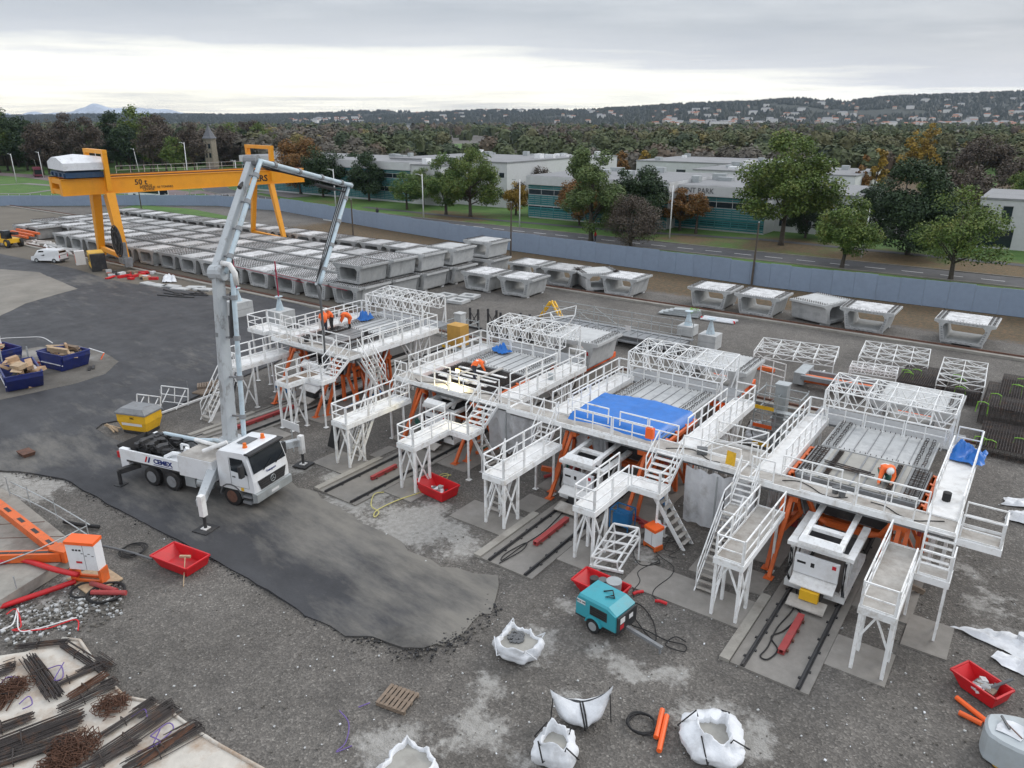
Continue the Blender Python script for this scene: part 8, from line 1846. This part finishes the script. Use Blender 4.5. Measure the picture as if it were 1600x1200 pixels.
# ---------------------------------------------------------------- concrete block at the left with an orange frame
m_ = MB(); tp = [at(-120, 700, .5), at(20, 772, .5), at(128, 858, .5), at(-60, 975, .5), at(-200, 1000, .5)]
m_.loft([[Vector((p.x, p.y, 0)) for p in tp], [Vector((p.x, p.y, .5)) for p in tp]]); o = m_.build('concrete_block', M['rail_conc']); struct(o)
for (a, b) in (((-40, 822), (70, 815)), ((-40, 842), (100, 838))):
    m_ = MB(); p, q = at(*a, .504), at(*b, .504); m_.bar(p, q, .05, .01); m_.build('joint', M['rust'], o, local=True)
t = thing('steel_truss', 'heavy orange steel frame on the concrete block at the left edge', 'steel frame', at(90, 862, .5))
for (a, b, z0, z1, w_) in (((-60, 745), (98, 868), 1.4, .75, .42), ((-60, 872), (98, 868), .75, .75, .42)):
    p, q = at(*a, z0), at(*b, z1); m_ = MB(); m_.bar(p, q, w_, .4); b_ = m_.build('beam', M['orange'], t)
    d = (q-p).normalized()
    for k in range(5):
        c = p.lerp(q, .35+.13*k)+Vector((0, 0, .203)); m_ = MB(); m_.bar(c, c+d*.55, w_*.4, .012); m_.build('slot', M['dark'], b_)
p = at(100, 872, .5); m_ = MB(); m_.box((p.x, p.y, .78), (.9, .6, .56), .3); m_.build('foot', M['orange'], t)
for k, (px, py) in enumerate(((16, 775), (48, 790), (90, 812), (140, 843), (30, 935))):
    p = at(px, py, .5 if k < 4 else 0); o = MB().bar(p, p+Vector((0, 0, 1.1)), .04).build('steel_stake', M['galv']); tag(o, f'thin grey rail stake around the concrete block, {ORD[k]} from the top', 'stake', 'rail stakes round the block')
cable('upper thin steel rail along the concrete block', [(16, 753), (48, 768), (90, 790), (140, 820)], .03, 'galv', 'rail_tube', 'tube', z=1.2, sub=2); cable('lower thin steel rail along the concrete block', [(16, 770), (48, 784), (90, 806), (140, 838)], .03, 'galv', 'rail_tube', 'tube', z=.9, sub=2)
cable('thin steel rail in front of the orange frame', [(-20, 888), (60, 858), (135, 822)], .03, 'galv', 'rail_tube', 'tube', z=1.3, sub=2)
# ---------------------------------------------------------------- reinforcement laid out on a ground sheet
RP = [(-120, 1010), (-20, 1032), (40, 1020), (98, 1000), (125, 1003), (165, 1062), (196, 1092), (228, 1098), (262, 1112), (300, 1140), (345, 1168), (430, 1215), (430, 1300), (-120, 1300)]
sheet('ground_sheet', [at(*p) for p in RP], .06, .35, M['sheet_beige'], edge=.06)['label'] = 'stained beige sheet'
hem = [at(*p) for p in RP[3:12]]; m_ = MB(); m_.tube([p+Vector((0, 0, .07)) for p in hem], .07, 6); o = m_.build('sheet_hem', M['sheet_beige'], smooth=True); tag(o, 'rolled pale edge of the ground sheet under the reinforcement', 'sheet edge')
def bundle(label, a, b, n_, w_, material, z=.1, bent=0., seed=0, rad=.018):
    rr = random.Random(seed); p, q = at(*a, z), at(*b, z); d = (q-p); nrm = Vector((-d.y, d.x, 0)).normalized(); m_ = MB()
    for k in range(n_):
        o_ = nrm*rr.uniform(-w_, w_)*.5+Vector((0, 0, rr.uniform(0, .12))); s0, s1 = rr.uniform(-.08, .04), rr.uniform(.96, 1.08); A_, B_ = p+d*s0+o_, p+d*s1+o_*rr.uniform(.8, 1.2)
        pts = [A_, A_.lerp(B_, .5)+nrm*rr.uniform(-.03, .03), B_]
        if bent: pts += [B_+nrm*bent*rr.uniform(.7, 1.1)+d.normalized()*rr.uniform(-.1, .1), B_+nrm*bent*.95-d*rr.uniform(.15, .45)]
        m_.tube(pts, rad, 4, cap=False)
    t = thing('rebar_bundle', label, 'rebar bundle', p, 0, 'reinforcement on the ground sheet'); stuff(m_.build('bars', M[material], t))
    m_ = MB(); c = p.lerp(q, .4); m_.tube([c-nrm*w_*.55+Vector((0, 0, -.05)), c-nrm*w_*.4+Vector((0, 0, .18)), c+nrm*w_*.4+Vector((0, 0, .18)), c+nrm*w_*.55+Vector((0, 0, -.05))], .02, 4); m_.build('tie', M['rebar'], t)
    return t
for k, args in enumerate([((45, 1030), (85, 1090), 26, .55, 'rebar', .12, 0, 'dense dark bundle of straight bars near the top of the sheet'), ((30, 1012), (105, 1004), 14, .3, 'rebar', .1, .0, 'dark bars lying along the top hem of the sheet'), ((100, 1008), (160, 1048), 14, .35, 'rebar', .1, .3, 'bent bars at the right top corner of the sheet'), ((70, 1080), (160, 1040), 12, .3, 'rebar', .1, .25, 'dark bent bars right of the dense bundle'),
   ((110, 1090), (165, 1055), 16, .35, 'rebar_rust', .14, 0, 'rusty bundle in the upper middle of the sheet'), ((95, 1110), (180, 1070), 16, .4, 'rebar', .14, .2, 'dark bundle under the rusty upper bundle'), ((-30, 1180), (125, 1120), 40, .8, 'rebar', .14, 0, 'widest dark bundle across the left of the sheet'), ((-30, 1150), (50, 1120), 26, .5, 'rebar', .14, 0, 'dark straight bars above the widest bundle'),
   ((-40, 1205), (110, 1155), 34, .6, 'rebar', .12, 0, 'lower dark bundle left of the rust heap'), ((160, 1150), (240, 1098), 16, .3, 'rebar', .14, .18, 'hooked dark bars beside the right rust heap'), ((150, 1190), (270, 1110), 22, .7, 'rebar', .12, .3, 'long hooked bars with violet straps'), ((200, 1200), (310, 1140), 26, .6, 'rebar', .12, .2, 'dark hooked bars at the right of the sheet'), ((220, 1195), (300, 1135), 12, .3, 'rebar_rust', .16, 0, 'thin rusty bars upon the right hooked bars'), ((120, 1210), (215, 1160), 16, .4, 'rebar', .12, 0, 'dark bars at the bottom middle of the sheet'),
   ((-30, 1060), (20, 1045), 18, .5, 'rebar', .12, .3, 'dark bars at the upper left of the sheet'), ((0, 1110), (30, 1060), 18, .5, 'rebar_rust', .12, .0, 'rusty dark bars at the left of the sheet')]):
    a, b, n_, w_, mt, z, bt, lab = args; bundle(lab, a, b, n_, w_, mt, z, bt, k)
def rustheap(label, px, py, r, n_, seed):
    rr = random.Random(seed); p = at(px, py, .1); m_ = MB()
    for k in range(n_):
        a, q = rr.uniform(0, 6.3), r*rr.random()**.6; c = p+Vector((q*math.cos(a), q*math.sin(a), .05+.25*(1-q/r)*rr.random())); d = Vector((rr.uniform(-1, 1), rr.uniform(-1, 1), rr.uniform(-.4, .4))).normalized()*.16; e = Vector((-d.y, d.x, .1))
        m_.tube([c-d, c+d, c+d+e, c-d+e, c-d], .014, 3, cap=False)
    o = m_.build('stirrup_heap', M['rebar_rust']); stuff(o); o['label'] = label
rustheap('heap of rusty stirrups', 175, 1105, .5, 90, 1); rustheap('heap of rusty stirrups', 115, 1175, .75, 200, 2); rustheap('heap of rusty stirrups', 20, 1080, .6, 120, 3); rustheap('heap of rusty stirrups', 90, 1195, .5, 90, 5)
for k, pts in enumerate([[(75, 1045), (95, 1040), (98, 1058), (85, 1062), (100, 1035)], [(30, 1100), (45, 1088), (50, 1100), (35, 1108)], [(0, 1070), (12, 1058), (30, 1062), (10, 1078)], [(235, 1150), (262, 1130), (270, 1140), (240, 1165), (250, 1140)], [(205, 1120), (225, 1108), (230, 1120)], [(215, 1175), (250, 1160), (235, 1150)], [(530, 1110), (545, 1130), (540, 1160), (525, 1175), (550, 1165)], [(560, 1105), (578, 1098)]]):
    cable(['violet strap curled right of the dense dark bundle', 'violet strap at the left middle of the sheet', 'violet strap at the left edge of the sheet', 'violet strap on the long hooked bars', 'violet strap by the right rust heap', 'violet strap on the lower hooked bars', 'violet strap lying on gravel left of the pallet', 'short violet strap on gravel above the pallet'][k], pts, .022, 'purple', 'strap', 'strap', z=.2 if k < 6 else .05)
# ---------------------------------------------------------------- things in the yard behind the stations
def roof_frame(label, c, L1, L2, rz, h=.75, n1=4, n2=3):
    c = Vector(c); R3 = Matrix.Rotation(rz, 3, 'Z'); t = thing('roof_truss', label, 'lattice frame', (c.x, c.y, 0), 0, 'white lattice frames on the ground')
    P_ = [c+R3 @ Vector((x, y, h)) for x, y in ((-L1/2, -L2/2), (L1/2, -L2/2), (L1/2, L2/2), (-L1/2, L2/2))]
    lattice(t, 'roof', P_, n1, n2, .42, .05)
    for p in P_:
        m_ = MB(); m_.bar((p.x, p.y, 0), p, .07); m_.build('leg', M['white'], t)
roof_frame('left white lattice frame laid on the gravel by the runway', (-15.6, 62.3, 0), 6.2, 4.6, .15, 1.0)
roof_frame('second white lattice frame laid on the gravel, above the reinforcement', (-8.7, 66.0, 0), 5.0, 5.2, .1, 1.0)
roof_frame('right white lattice frame behind the strapped reinforcement', (-3.5, 62.8, 0), 3.0, 6.4, .05, 1.3, 2, 4)
roof_frame('stacked white lattice bars left of the dark reinforcement cages', (-9.0, 58.9, 0), 3.2, 1.6, .1, 1.6, 4, 2)
def cage(label, x0, x1, y0, y1, z, seed, pitch=.15):
    t = thing('rebar_cage', label, 'reinforcement cage', ((x0+x1)/2, y0, 0), 0, 'dark reinforcement cages'); rr = random.Random(seed); m_ = MB()
    for zz3 in (0.05, z*.5, z):
        for x in np.arange(x0, x1, pitch): m_.bar((x, y0, zz3), (x, y1, zz3+rr.uniform(-.02, .02)), .022)
        for y in np.arange(y0, y1, pitch): m_.bar((x0, y, zz3), (x1, y, zz3), .022)
    for x in np.arange(x0, x1, pitch*2):
        for y in (y0, y1): m_.bar((x, y, 0), (x, y, z), .022)
    for y in np.arange(y0, y1, pitch*2):
        for x in (x0, x1): m_.bar((x, y, 0), (x, y, z), .022)
    stuff(m_.build('bars', M['rebar'], t))
    for k in range(3):
        m_ = MB(); x = rr.uniform(x0, x0+.4*(x1-x0)); y = rr.uniform(y0, y1); m_.tube([(x-.3, y, z*.5), (x-.25, y+.05, z+.05), (x+.1, y, z+.12), (x+.35, y-.05, z+.05), (x+.4, y-.1, z*.4)], .035, 5); m_.build('strap', M['green'], t)
cage('dark reinforcement mat with lime straps behind the nearest station', -7.4, -4.4, 59.2, 64.2, .8, 1)
cage('dark reinforcement mat inside the right lattice frame', -4.1, -2.0, 58.8, 62.3, 1.0, 2)
cage('stacked reinforcement mats with lime straps at the right edge', -1.7, 4.5, 55.5, 61.5, 1.3, 3)
cage('low reinforcement mat right of the straps at the edge', -1.3, 5.0, 49.8, 54.6, .6, 4)
cage('reinforcement mat behind the straps at the far right', -1.0, 5.2, 62.5, 67, .5, 5)
def scaffold(label, x, y, w_, d_, h, lifts, boards, column=None, seed=0):
    t = thing('scaffold_tower', label, 'scaffold', (x, y, 0)); rr = random.Random(seed); xs = np.linspace(x-w_/2, x+w_/2, 3); ys = (y-d_/2, y+d_/2); m_ = MB()
    for a in xs:
        for b in ys:
            m_ = MB(); m_.bar((a, b, 0), (a, b, h), .055); m_.build('standard', M['galv'], t)
    for l in range(1, lifts+1):
        z = h*l/lifts-.15; m_ = MB()
        for b in ys: m_.bar((xs[0], b, z), (xs[-1], b, z), .05); m_.bar((xs[0], b, z-.5), (xs[-1], b, z-.5), .045)
        for a in xs: m_.bar((a, ys[0], z), (a, ys[1], z), .05)
        m_.bar((xs[0], ys[0], z-h/lifts), (xs[1], ys[0], z), .04); m_.build('ledger', M['galv'], t)
        if l <= boards:
            m_ = MB(); m_.slab(xs[0], xs[-1], ys[0], ys[0]+.5, z-1.02, z-.97); bd = m_.build('board', M['galv'], t); m_ = MB(); m_.slab(xs[0], xs[0]+w_*.45, ys[0]-.03, ys[0]-.005, z-.95, z-.72); m_.build('toe_board', M['yellow'] if l % 2 else M['orange_bright'], bd)
    if column:
        m_ = MB(); m_.slab(x-.35, x+.35, y-.35, y+.35, 0, column); m_.slab(x-.45, x+.45, y-.45, y+.45, column*.45, column*.47); m_.slab(x-.4, x+.4, y-.4, y+.4, column+.003, column+.1); m_.build('column_form', M['galv'] if seed else M['concrete_pale'], t)
p = at(1212, 695); scaffold('grey column form with scaffold between the two nearest stations', p.x, p.y, 2.6, 1.8, 3.6, 3, 3, 4.0, 1)
p = at(720, 545); scaffold('pale column with scaffold behind the first station yellow box', p.x, p.y, 2.6, 2.0, 2.6, 2, 1, 3.2, 0)
o = MB().slab(-35.8, -34.5, 40.9, 41.9, 3.0, 4.6).build('yellow_box', mat('ochre_plywood', (.5, .28, .06), .7)); tag(o, 'ochre plywood box behind the right walkway of the leftmost station', 'box')
p0 = at(735, 512); 
for k, (dx, h) in enumerate(((0, 2.0), (2.4, 2.3), (4.0, 2.2), (6.5, 2.6))):
    t = thing('ladder_tower', f'black steel ladder frame standing behind the second station, {ORD[k]} from the left', 'steel frame', (p0.x+dx, p0.y-dx*.1, 0), 0, 'black steel frames'); m_ = MB(); x, y = p0.x+dx, p0.y-dx*.1
    for q in (0, 1.0): m_.bar((x+q, y, 0), (x+q, y, h), .16)
    m_.bar((x, y, .3), (x+1, y, h-.3), .07); m_.bar((x+1, y, .3), (x, y, h-.3), .07); m_.bar((x-.4, y, .12), (x+1.4, y, .12), .2); m_.build('frame', M['dark'], t)
# long grey steel form with rails
t = thing('steel_form', 'long grey steel form with scaffold rails behind the second and third station', 'steel form', (-31, 58.5, 0))
m_ = MB(); m_.slab(-38.0, -24.0, 57.8, 59.6, .3, .9); m_.slab(-38.2, -23.8, 57.4, 57.9, .903, .98); m_.slab(-38.2, -23.8, 59.5, 60, .903, .98)
for x in np.arange(-38, -24, .8): m_.slab(x, x+.1, 57.9, 59.5, .903, .97)
m_.build('body', M['grey'], t)
m_ = MB(); m_.slab(-38.1, -23.9, 57.0, 57.35, .5, .62); m_.build('step', M['grey'], t)
for y in (57.45, 60.1):
    m_ = MB()
    for x in np.arange(-38, -23.5, 2.0): m_.bar((x, y, 0), (x, y, 2.5), .05)
    for z in (1.9, 2.45): m_.bar((-38, y, z), (-24, y, z), .045)
    m_.bar((-38, y, .3), (-34, y, 2.4), .04); m_.bar((-34, y, 2.4), (-30, y, .3), .04); m_.build('guard_rail', M['galv'], t)
m_ = MB(); m_.slab(-29.2, -28.7, 57.36, 57.4, 1.5, 1.95); m_.build('white_notice', M['print_white'], t)
p = at(860, 497); t = thing('yellow_trestle', 'yellow lattice trestle standing behind the second station', 'trestle', p); m_ = MB()
for s_ in (-1, 1):
    for o_ in (0, .5): m_.bar((p.x+s_*1.3, p.y+o_, 0), (p.x+s_*.1, p.y+o_, 1.7), .16)
    for f in (.2, .45, .7): m_.bar((p.x+s_*(1.3-1.2*f), p.y, 1.7*f), (p.x+s_*(1.3-1.2*f), p.y+.5, 1.7*f), .1)
m_.build('frame', M['yellow'], t)
def anchor(label, px, py, rope=False, s_=1.5, h=1.35):
    p = at(px, py); t = thing('ballast_block', label, 'ballast block', (p.x, p.y, 0), 0, 'ballast blocks with steel cones'); m_ = MB(); m_.slab(p.x-s_/2, p.x+s_/2, p.y-s_/2, p.y+s_/2, 0, h*.5); m_.slab(p.x-s_/2, p.x+s_/2, p.y-s_/2, p.y+s_/2, h*.52, h); m_.build('block', M['concrete_pale'], t)
    m_ = MB(); m_.cyl((p.x, p.y, h), (p.x, p.y, h+1.3), .42, 8, r2=.09); m_.cyl((p.x, p.y, h+1.3), (p.x, p.y, h+1.36), .38, 12); m_.build('cone', M['pipe'], t)
    if rope:
        m_ = MB(); m_.cyl((p.x, p.y, h+1.36), (p.x, p.y, h+4.8), .07, 6); m_.build('red_post', M['rope_red'], t); m_ = MB(); m_.bar((p.x, p.y, h+3.6), (p.x+2.6, p.y+6.5, 2.6), .05); m_.build('stay_rope', M['rope_red'], t)
anchor('left concrete ballast block with cone and crimson post on the asphalt', 375, 492, True, 2.0, 1.5); anchor('right concrete ballast block with cone and crimson post near the lookout', 440, 507, True, 2.0, 1.5)
anchor('rear ballast block with steel cone behind the long grey form', 1074, 522, False, 1.5, .9); anchor('front ballast block with steel cone at the end of the grey form', 1108, 543, False, 1.6, 1.3)
# bundles between the runway rails
p = at(1062, 492); t = thing('wrapped_stack', 'stack of wrapped grey sheets on the gravel by the runway', 'stack', p)
for k in range(4):
    m_ = MB(); m_.box((p.x+.2*k, p.y+.15*k, .12+.14*k), (4.2-.5*k, 1.4-.15*k, .12), .12+.05*k); m_.build('sheet', M['galv'], t)
p = at(1120, 503); t = thing('tube_bundle', 'bundle of white wrapped tubes with red ends on the gravel', 'tube bundle', p)
for k in range(5):
    d = Vector((1.7, .1, 0)); q = p+Vector((0, .3*k, .1+.06*(k % 2))); m_ = MB(); m_.cyl(q-d, q+d, .1, 8); m_.build('tube', M['cloth'], t)
for s_ in (-1, 1):
    m_ = MB(); m_.cyl(p+Vector((s_*1.6, .2, .15)), p+Vector((s_*1.75, .2, .15)), .15, 8); m_.build('red_end', M['red'], t)
o = tree('green_bundle', 'lime green tangle of straps beside the wrapped sheets', p.x-2.9, p.y+.8, .9, .7, .8, 'green', 160, .06, .03, 5, nl=4, lobes=6, cat='strap heap')
for c in o.children: c.active_material = M['green'] if c.name.startswith('crown') else M['rebar']
for k, (px, py) in enumerate(((697, 464), (716, 472), (733, 465))):
    p = at(px, py); t = thing('spreader_plate', f'pale concrete plate with a square hole by the stacked segments, {["left", "front", "right"][k]} one', 'plate', p, .1*k, 'concrete plates by the stack')
    for q in ((-.8, 0, .5, 1.8), (.8, 0, .5, 1.8), (0, .65, 1.1, .5), (0, -.65, 1.1, .5)):
        m_ = MB(); m_.slab(q[0]-q[2]/2, q[0]+q[2]/2, q[1]-q[3]/2, q[1]+q[3]/2, 0, .3); m_.build('side', M['concrete_pale'], t, local=True)
# orange mould pieces behind nearest station
p = at(1290, 606); t = thing('mould_section', 'orange and grey mould frame lying behind the nearest station', 'mould frame', p)
for k in range(2):
    m_ = MB(); m_.bar((p.x-1.8, p.y+1.2-1.9*k, .4+.3*k), (p.x+4.2, p.y+1.5-1.9*k, .4+.3*k), .5, .5); m_.build('side_beam', M['orange'] if k else M['red_worn'], t)
    m_ = MB(); m_.bar((p.x-1.6, p.y+.4-1.6*k, .9), (p.x+3.6, p.y+.6-1.6*k, .9), .35, .3); m_.build('grey_beam', M['grey'], t)
m_ = MB(); m_.slab(p.x-2.2, p.x-1.4, p.y-1, p.y+1.6, .2, 1.1); m_.build('end_plate', M['galv'], t)
p = at(1255, 592)
for k in range(5):
    o = MB().bar((p.x-.3+.3*k, p.y-.6, .2+.1*k), (p.x+.1+.3*k, p.y+.9, .35+.08*k), .09).build('white_bar', M['white']); tag(o, 'white steel bar in the loose heap left of the orange mould frame', 'bar', 'white bars by the mould frame')
p = at(1200, 578); o = MB().bar((p.x-1.4, p.y-.2, .15), (p.x+.6, p.y-.3, .15), .3, .3).build('orange_beam', M['orange']); tag(o, 'orange beam end lying under the left lattice frame', 'beam')
t = thing('loose_railing', 'white rail frame standing behind the third station segment', 'rail frame', (-14, 51.5, 0)); m_ = MB(); a, b = Vector((-15.3, 51.8, 0)), Vector((-13.4, 51.2, 0)); u = Vector((0, 0, 3.0))
for f in (0, .5, 1): m_.bar(a.lerp(b, f), a.lerp(b, f)+u, .06)
for z_ in (2.0, 2.5, 3.0): m_.bar(a+u*z_/3, b+u*z_/3, .05)
m_.build('frame', M['white'], t)
# left yard: generator, barrier, telehandler, steel, rubbish
p = at(154, 420); t = thing('generator', 'yellow generator with black grille end beside the crane leg', 'generator', p, -.35)
m_ = MB(); m_.slab(-2.0, 1.3, -.9, .9, .35, 2.3); bd = m_.build('housing', M['yellow'], t, local=True); m_ = MB(); m_.slab(1.303, 2.0, -.9, .9, .35, 2.25); m_.build('grille', M['dark'], t, local=True); m_ = MB(); m_.slab(-2.1, 2.1, -.95, .95, .0, .345); m_.build('base', M['dark'], t, local=True)
for k in range(5):
    m_ = MB(); m_.slab(.2+.2*k, .28+.2*k, -.915, -.903, 1.2, 2.0); m_.build('vent', M['dark'], bd, local=True)
for k in range(4):
    m_ = MB(); m_.bar((-1.2+.15*k, -.91, 1.0+.25*k), (-.9+.12*k, -.91, .95+.25*k), .12); m_.build('black_mark', M['print_black'], bd, local=True)
p = at(127, 413); t = thing('barrier_block', 'white and red plastic barrier left of the generator', 'barrier', p, -.35); m_ = MB(); m_.slab(-.6, .6, -.6, .6, 0, 1.9); bd = m_.build('block', M['print_white'], t, local=True); m_ = MB(); m_.slab(-.45, .45, -.62, -.603, .3, 1.5); m_.build('red_panel', mat('faded_red', (.62, .2, .14), .7), bd, local=True)
p = at(15, 385); t = thing('telehandler', 'yellow telescopic handler with raised orange load at the left edge', 'telehandler', p, .1)
m_ = MB(); m_.slab(-2.4, 1.8, -1.0, 1.0, .7, 1.35); m_.slab(-2.6, -1.2, -.9, .9, 1.35, 1.9); m_.build('body', M['yellow'], t, local=True); m_ = MB(); m_.prism([(-.2, -.9, 1.353), (1.3, -.9, 1.353), (1.0, -.9, 2.6), (-.1, -.9, 2.6)], (0, .95, 0)); m_.build('cab', M['glass'], t, local=True)
for x in (-1.6, 1.5):
    for s_ in (-1, 1):
        m_ = MB(); m_.cyl((x, s_*.8, .68), (x, s_*1.2, .68), .68, 16); w_ = m_.build('wheel', M['black'], t, local=True); m_ = MB(); m_.cyl((x, s_*1.19, .68), (x, s_*1.22, .68), .35, 12); m_.build('rim', M['yellow'], w_, local=True)
m_ = MB(); m_.bar((-2.4, .3, 1.9), (2.6, .3, 2.2), .4, .4); m_.build('boom', M['dark'], t, local=True)
p2 = at(14, 372, 1.0); t = thing('orange_truss', 'orange steel truss lying behind the telescopic handler', 'truss', p2)
for k in range(3):
    m_ = MB(); m_.bar((p2.x-5, p2.y+1.5+.9*k, 1.2+.2*k), (p2.x+3.2, p2.y+1.5+.9*k, 1.2+.2*k), .35, .35); m_.build('beam', M['orange'], t)
p = at(135, 378); t = thing('steel_trestle', 'white triangular steel frame with yellow foot by the far segments', 'steel frame', p); m_ = MB(); P_ = [Vector((p.x-3, p.y-1, .3)), Vector((p.x+1.5, p.y-.6, .3)), Vector((p.x+1.3, p.y+1.5, 2.2)), Vector((p.x-1.0, p.y+1.0, 1.9))]
for a, b in ((0, 1), (1, 2), (2, 3), (3, 0), (0, 2), (1, 3)): m_.bar(P_[a], P_[b], .3)
m_.build('frame', M['white'], t); m_ = MB(); m_.box(P_[0], (2.2, .5, .55), -.2); m_.build('yellow_foot', M['yellow'], t)
for k in range(16):
    px = 45+k*4.5+rq.uniform(-4, 4); q = at(px, 378+k*1.0+rq.uniform(-5, 5), .15); a = rq.uniform(-.5, .5); d = Vector((math.cos(a), math.sin(a), 0))*rq.uniform(1, 2.6); o = MB().bar(q-d, q+d, .28, .25).build('white_beam', M['white_floor']); tag(o, 'white steel beam in the heap behind the white van', 'beam', 'white beams behind the van')
lump_sheet('white sheet heaped beside the crane rail', [at(253, 442), at(276, 441), at(274, 433), at(256, 432)], .02, 1.0, 'cloth', seed=2, n=10)
for k, (px, py) in enumerate(((232, 443), (248, 446), (268, 447), (282, 451), (318, 452), (305, 449))):
    q = at(px, py, .1); o = MB().box(q, (2.2, 1.1, .18), .1*k).build('concrete_plate', M['concrete_pale']); tag(o, f'thin pale concrete plate on the asphalt edge by the rail, {ORD[k]} of the row', 'plate', 'concrete plates by the near rail')
for k in range(10):
    q = at(262+rq.uniform(-5, 60), 460+rq.uniform(-6, 4), .1); a = rq.uniform(-.3, .5); d = Vector((math.cos(a), math.sin(a), 0))*rq.uniform(1, 2); o = MB().bar(q-d, q+d, .14).build('dark_pipe', M['dark']); tag(o, 'dark pipe in the scatter of black pipes beside the near rail', 'pipe', 'black pipes by the near rail')
for k in range(26):
    px = rq.uniform(158, 240); py = 425+(px-158)*.06+rq.uniform(-4, 9); q = at(px, py, .15); mt = rq.choice(['red', 'red', 'cloth_dirty', 'dark', 'wood', 'concrete_pale', 'cardboard']); o = MB().box(q, (rq.uniform(.3, 2.4 if mt == 'red' else 1.0), rq.uniform(.25, .6), rq.uniform(.1, .5)), rq.uniform(0, 3)).build('site_scrap', M[mt]); tag(o, 'loose site scrap scattered before the crane leg', 'scrap', 'scrap before the crane leg')
# props and clutter in the shade beneath the decks
for k, C0 in CST.items():
    rr = random.Random(k*3)
    for j in range(7):
        x = C0+rr.choice([-1, 1])*rr.uniform(2.2, 3.6); y = rr.uniform(31.5, 36); d = Vector((rr.uniform(-.7, .7), rr.uniform(-.7, .7), rr.uniform(0, .4))); q = Vector((x, y, .25)); mt = rr.choice(['orange', 'red_worn', 'grey', 'bluebox', 'wood', 'greencloth'])
        o = MB().bar(q-d, q+d, rr.uniform(.1, .3), rr.uniform(.1, .4)).build('stored_part', M[mt]); tag(o, f'small steel or timber piece lying in shade under the {["", "leftmost", "second", "blue sheeted", "nearest"][k]} station', 'piece', f'pieces under station deck, {["", "leftmost", "second", "blue sheeted", "nearest"][k]}')
# the lit work lamp on the second station's front walkway
q = at(712, 604, 3.72); t = thing('work_lamp', 'small lit work lamp shining on the front walkway of the second station', 'lamp', q); m_ = MB(); m_.bar(q+Vector((0, .3, 0)), q+Vector((0, .3, 1.0)), .04); m_.bar(q+Vector((-.3, .3, .03)), q+Vector((.3, .3, .03)), .05); m_.build('stand', M['dark'], t)
m_ = MB(); m_.box(q+Vector((0, .25, 1.0)), (.3, .1, .2)); m_.build('housing', M['yellow'], t)
em, en, el_, ep_ = newmat('lamp_glass'); ep_.inputs['Emission Color'].default_value = (1, .9, .55, 1); ep_.inputs['Emission Strength'].default_value = 8
m_ = MB(); m_.box(q+Vector((0, .19, .98)), (.26, .015, .16)); m_.build('lamp_glass', em, t)
ld = bpy.data.lights.new('work_lamp_light', 'SPOT'); ld.energy = 330; ld.color = (1, .86, .45); ld.spot_size = math.radians(125); ld.spot_blend = .6; ld.shadow_soft_size = .12
lo_ = link('work_lamp_light', ld, t, Vector((0, .12, .95)), (math.radians(-28), 0, 0))
# crumbs of tarmac broken off along the edge of the haul road
rr = np.random.default_rng(4); m_ = MB(); ep = [at(*p) for p in [(20, 738), (100, 750), (205, 809), (290, 851), (330, 873), (390, 906), (480, 963), (560, 996), (608, 1010), (655, 1019), (690, 1008), (724, 990), (772, 950)]]
for k in range(1100):
    i = rr.integers(0, len(ep)-1); p = ep[i].lerp(ep[i+1], rr.random()); sp_ = .16 if i < 7 else .32; s_ = min(.05, abs(rr.normal())*(.015 if i < 7 else .02)+.01)
    m_.box((p.x+rr.normal()*sp_, p.y+rr.normal()*sp_, .0), (s_*2, s_*1.6, s_*1.2), rr.random()*3, 0 if rr.random() < .7 else 1)
stuff(m_.build('tarmac_crumbs', [M['asphalt_bit'], M['gravel_pad']]))
# pale rubble round the concrete block
rr = np.random.default_rng(6); m_ = MB()
for k in range(900):
    px = 190*rr.random()**.9; p = at(px, 985-px*.30+rr.normal()*16, .0); s_ = min(.09, abs(rr.normal())*.03+.015)
    m_.box((p.x, p.y, .0), (s_*2, s_*1.6, s_*1.3), rr.random()*3, 0 if rr.random() < .35 else 1)
stuff(m_.build('rubble', [M['concrete_pale'], M['gravel_pad']]))
# grit: paper scraps, stones and crumbs of concrete on the foreground gravel
rr = np.random.default_rng(9); m_ = MB()
for k in range(1300):
    px, py = rr.uniform(0, 1600), 640+560*rr.random()**.75; p = at(px, py, .0); s_ = min(.04, abs(rr.normal())*.016+.01)
    m_.box((p.x, p.y, .0), (s_*2, s_*1.5, s_), rr.random()*3, 0 if rr.random() < .25 else 1 if rr.random() < .95 else 2)
stuff(m_.build('ground_litter', [M['concrete_pale'], M['gravel_pad'], M['cloth']]))
# ---------------------------------------------------------------- the air
hb = MB(); hb.slab(-9800, 9800, -9800, 9800, -4, 300)
hm_, hn, hl, hp = newmat('haze_air'); hn.remove(hp)
vp = hn.new('ShaderNodeVolumePrincipled'); vp.inputs['Density'].default_value = 4.5e-5; vp.inputs['Color'].default_value = (.62, .76, 1, 1); vp.inputs['Anisotropy'].default_value = .2
hl.new(vp.outputs[0], hn['Material Output'].inputs['Volume'])
hz = stuff(hb.build('haze', hm_))
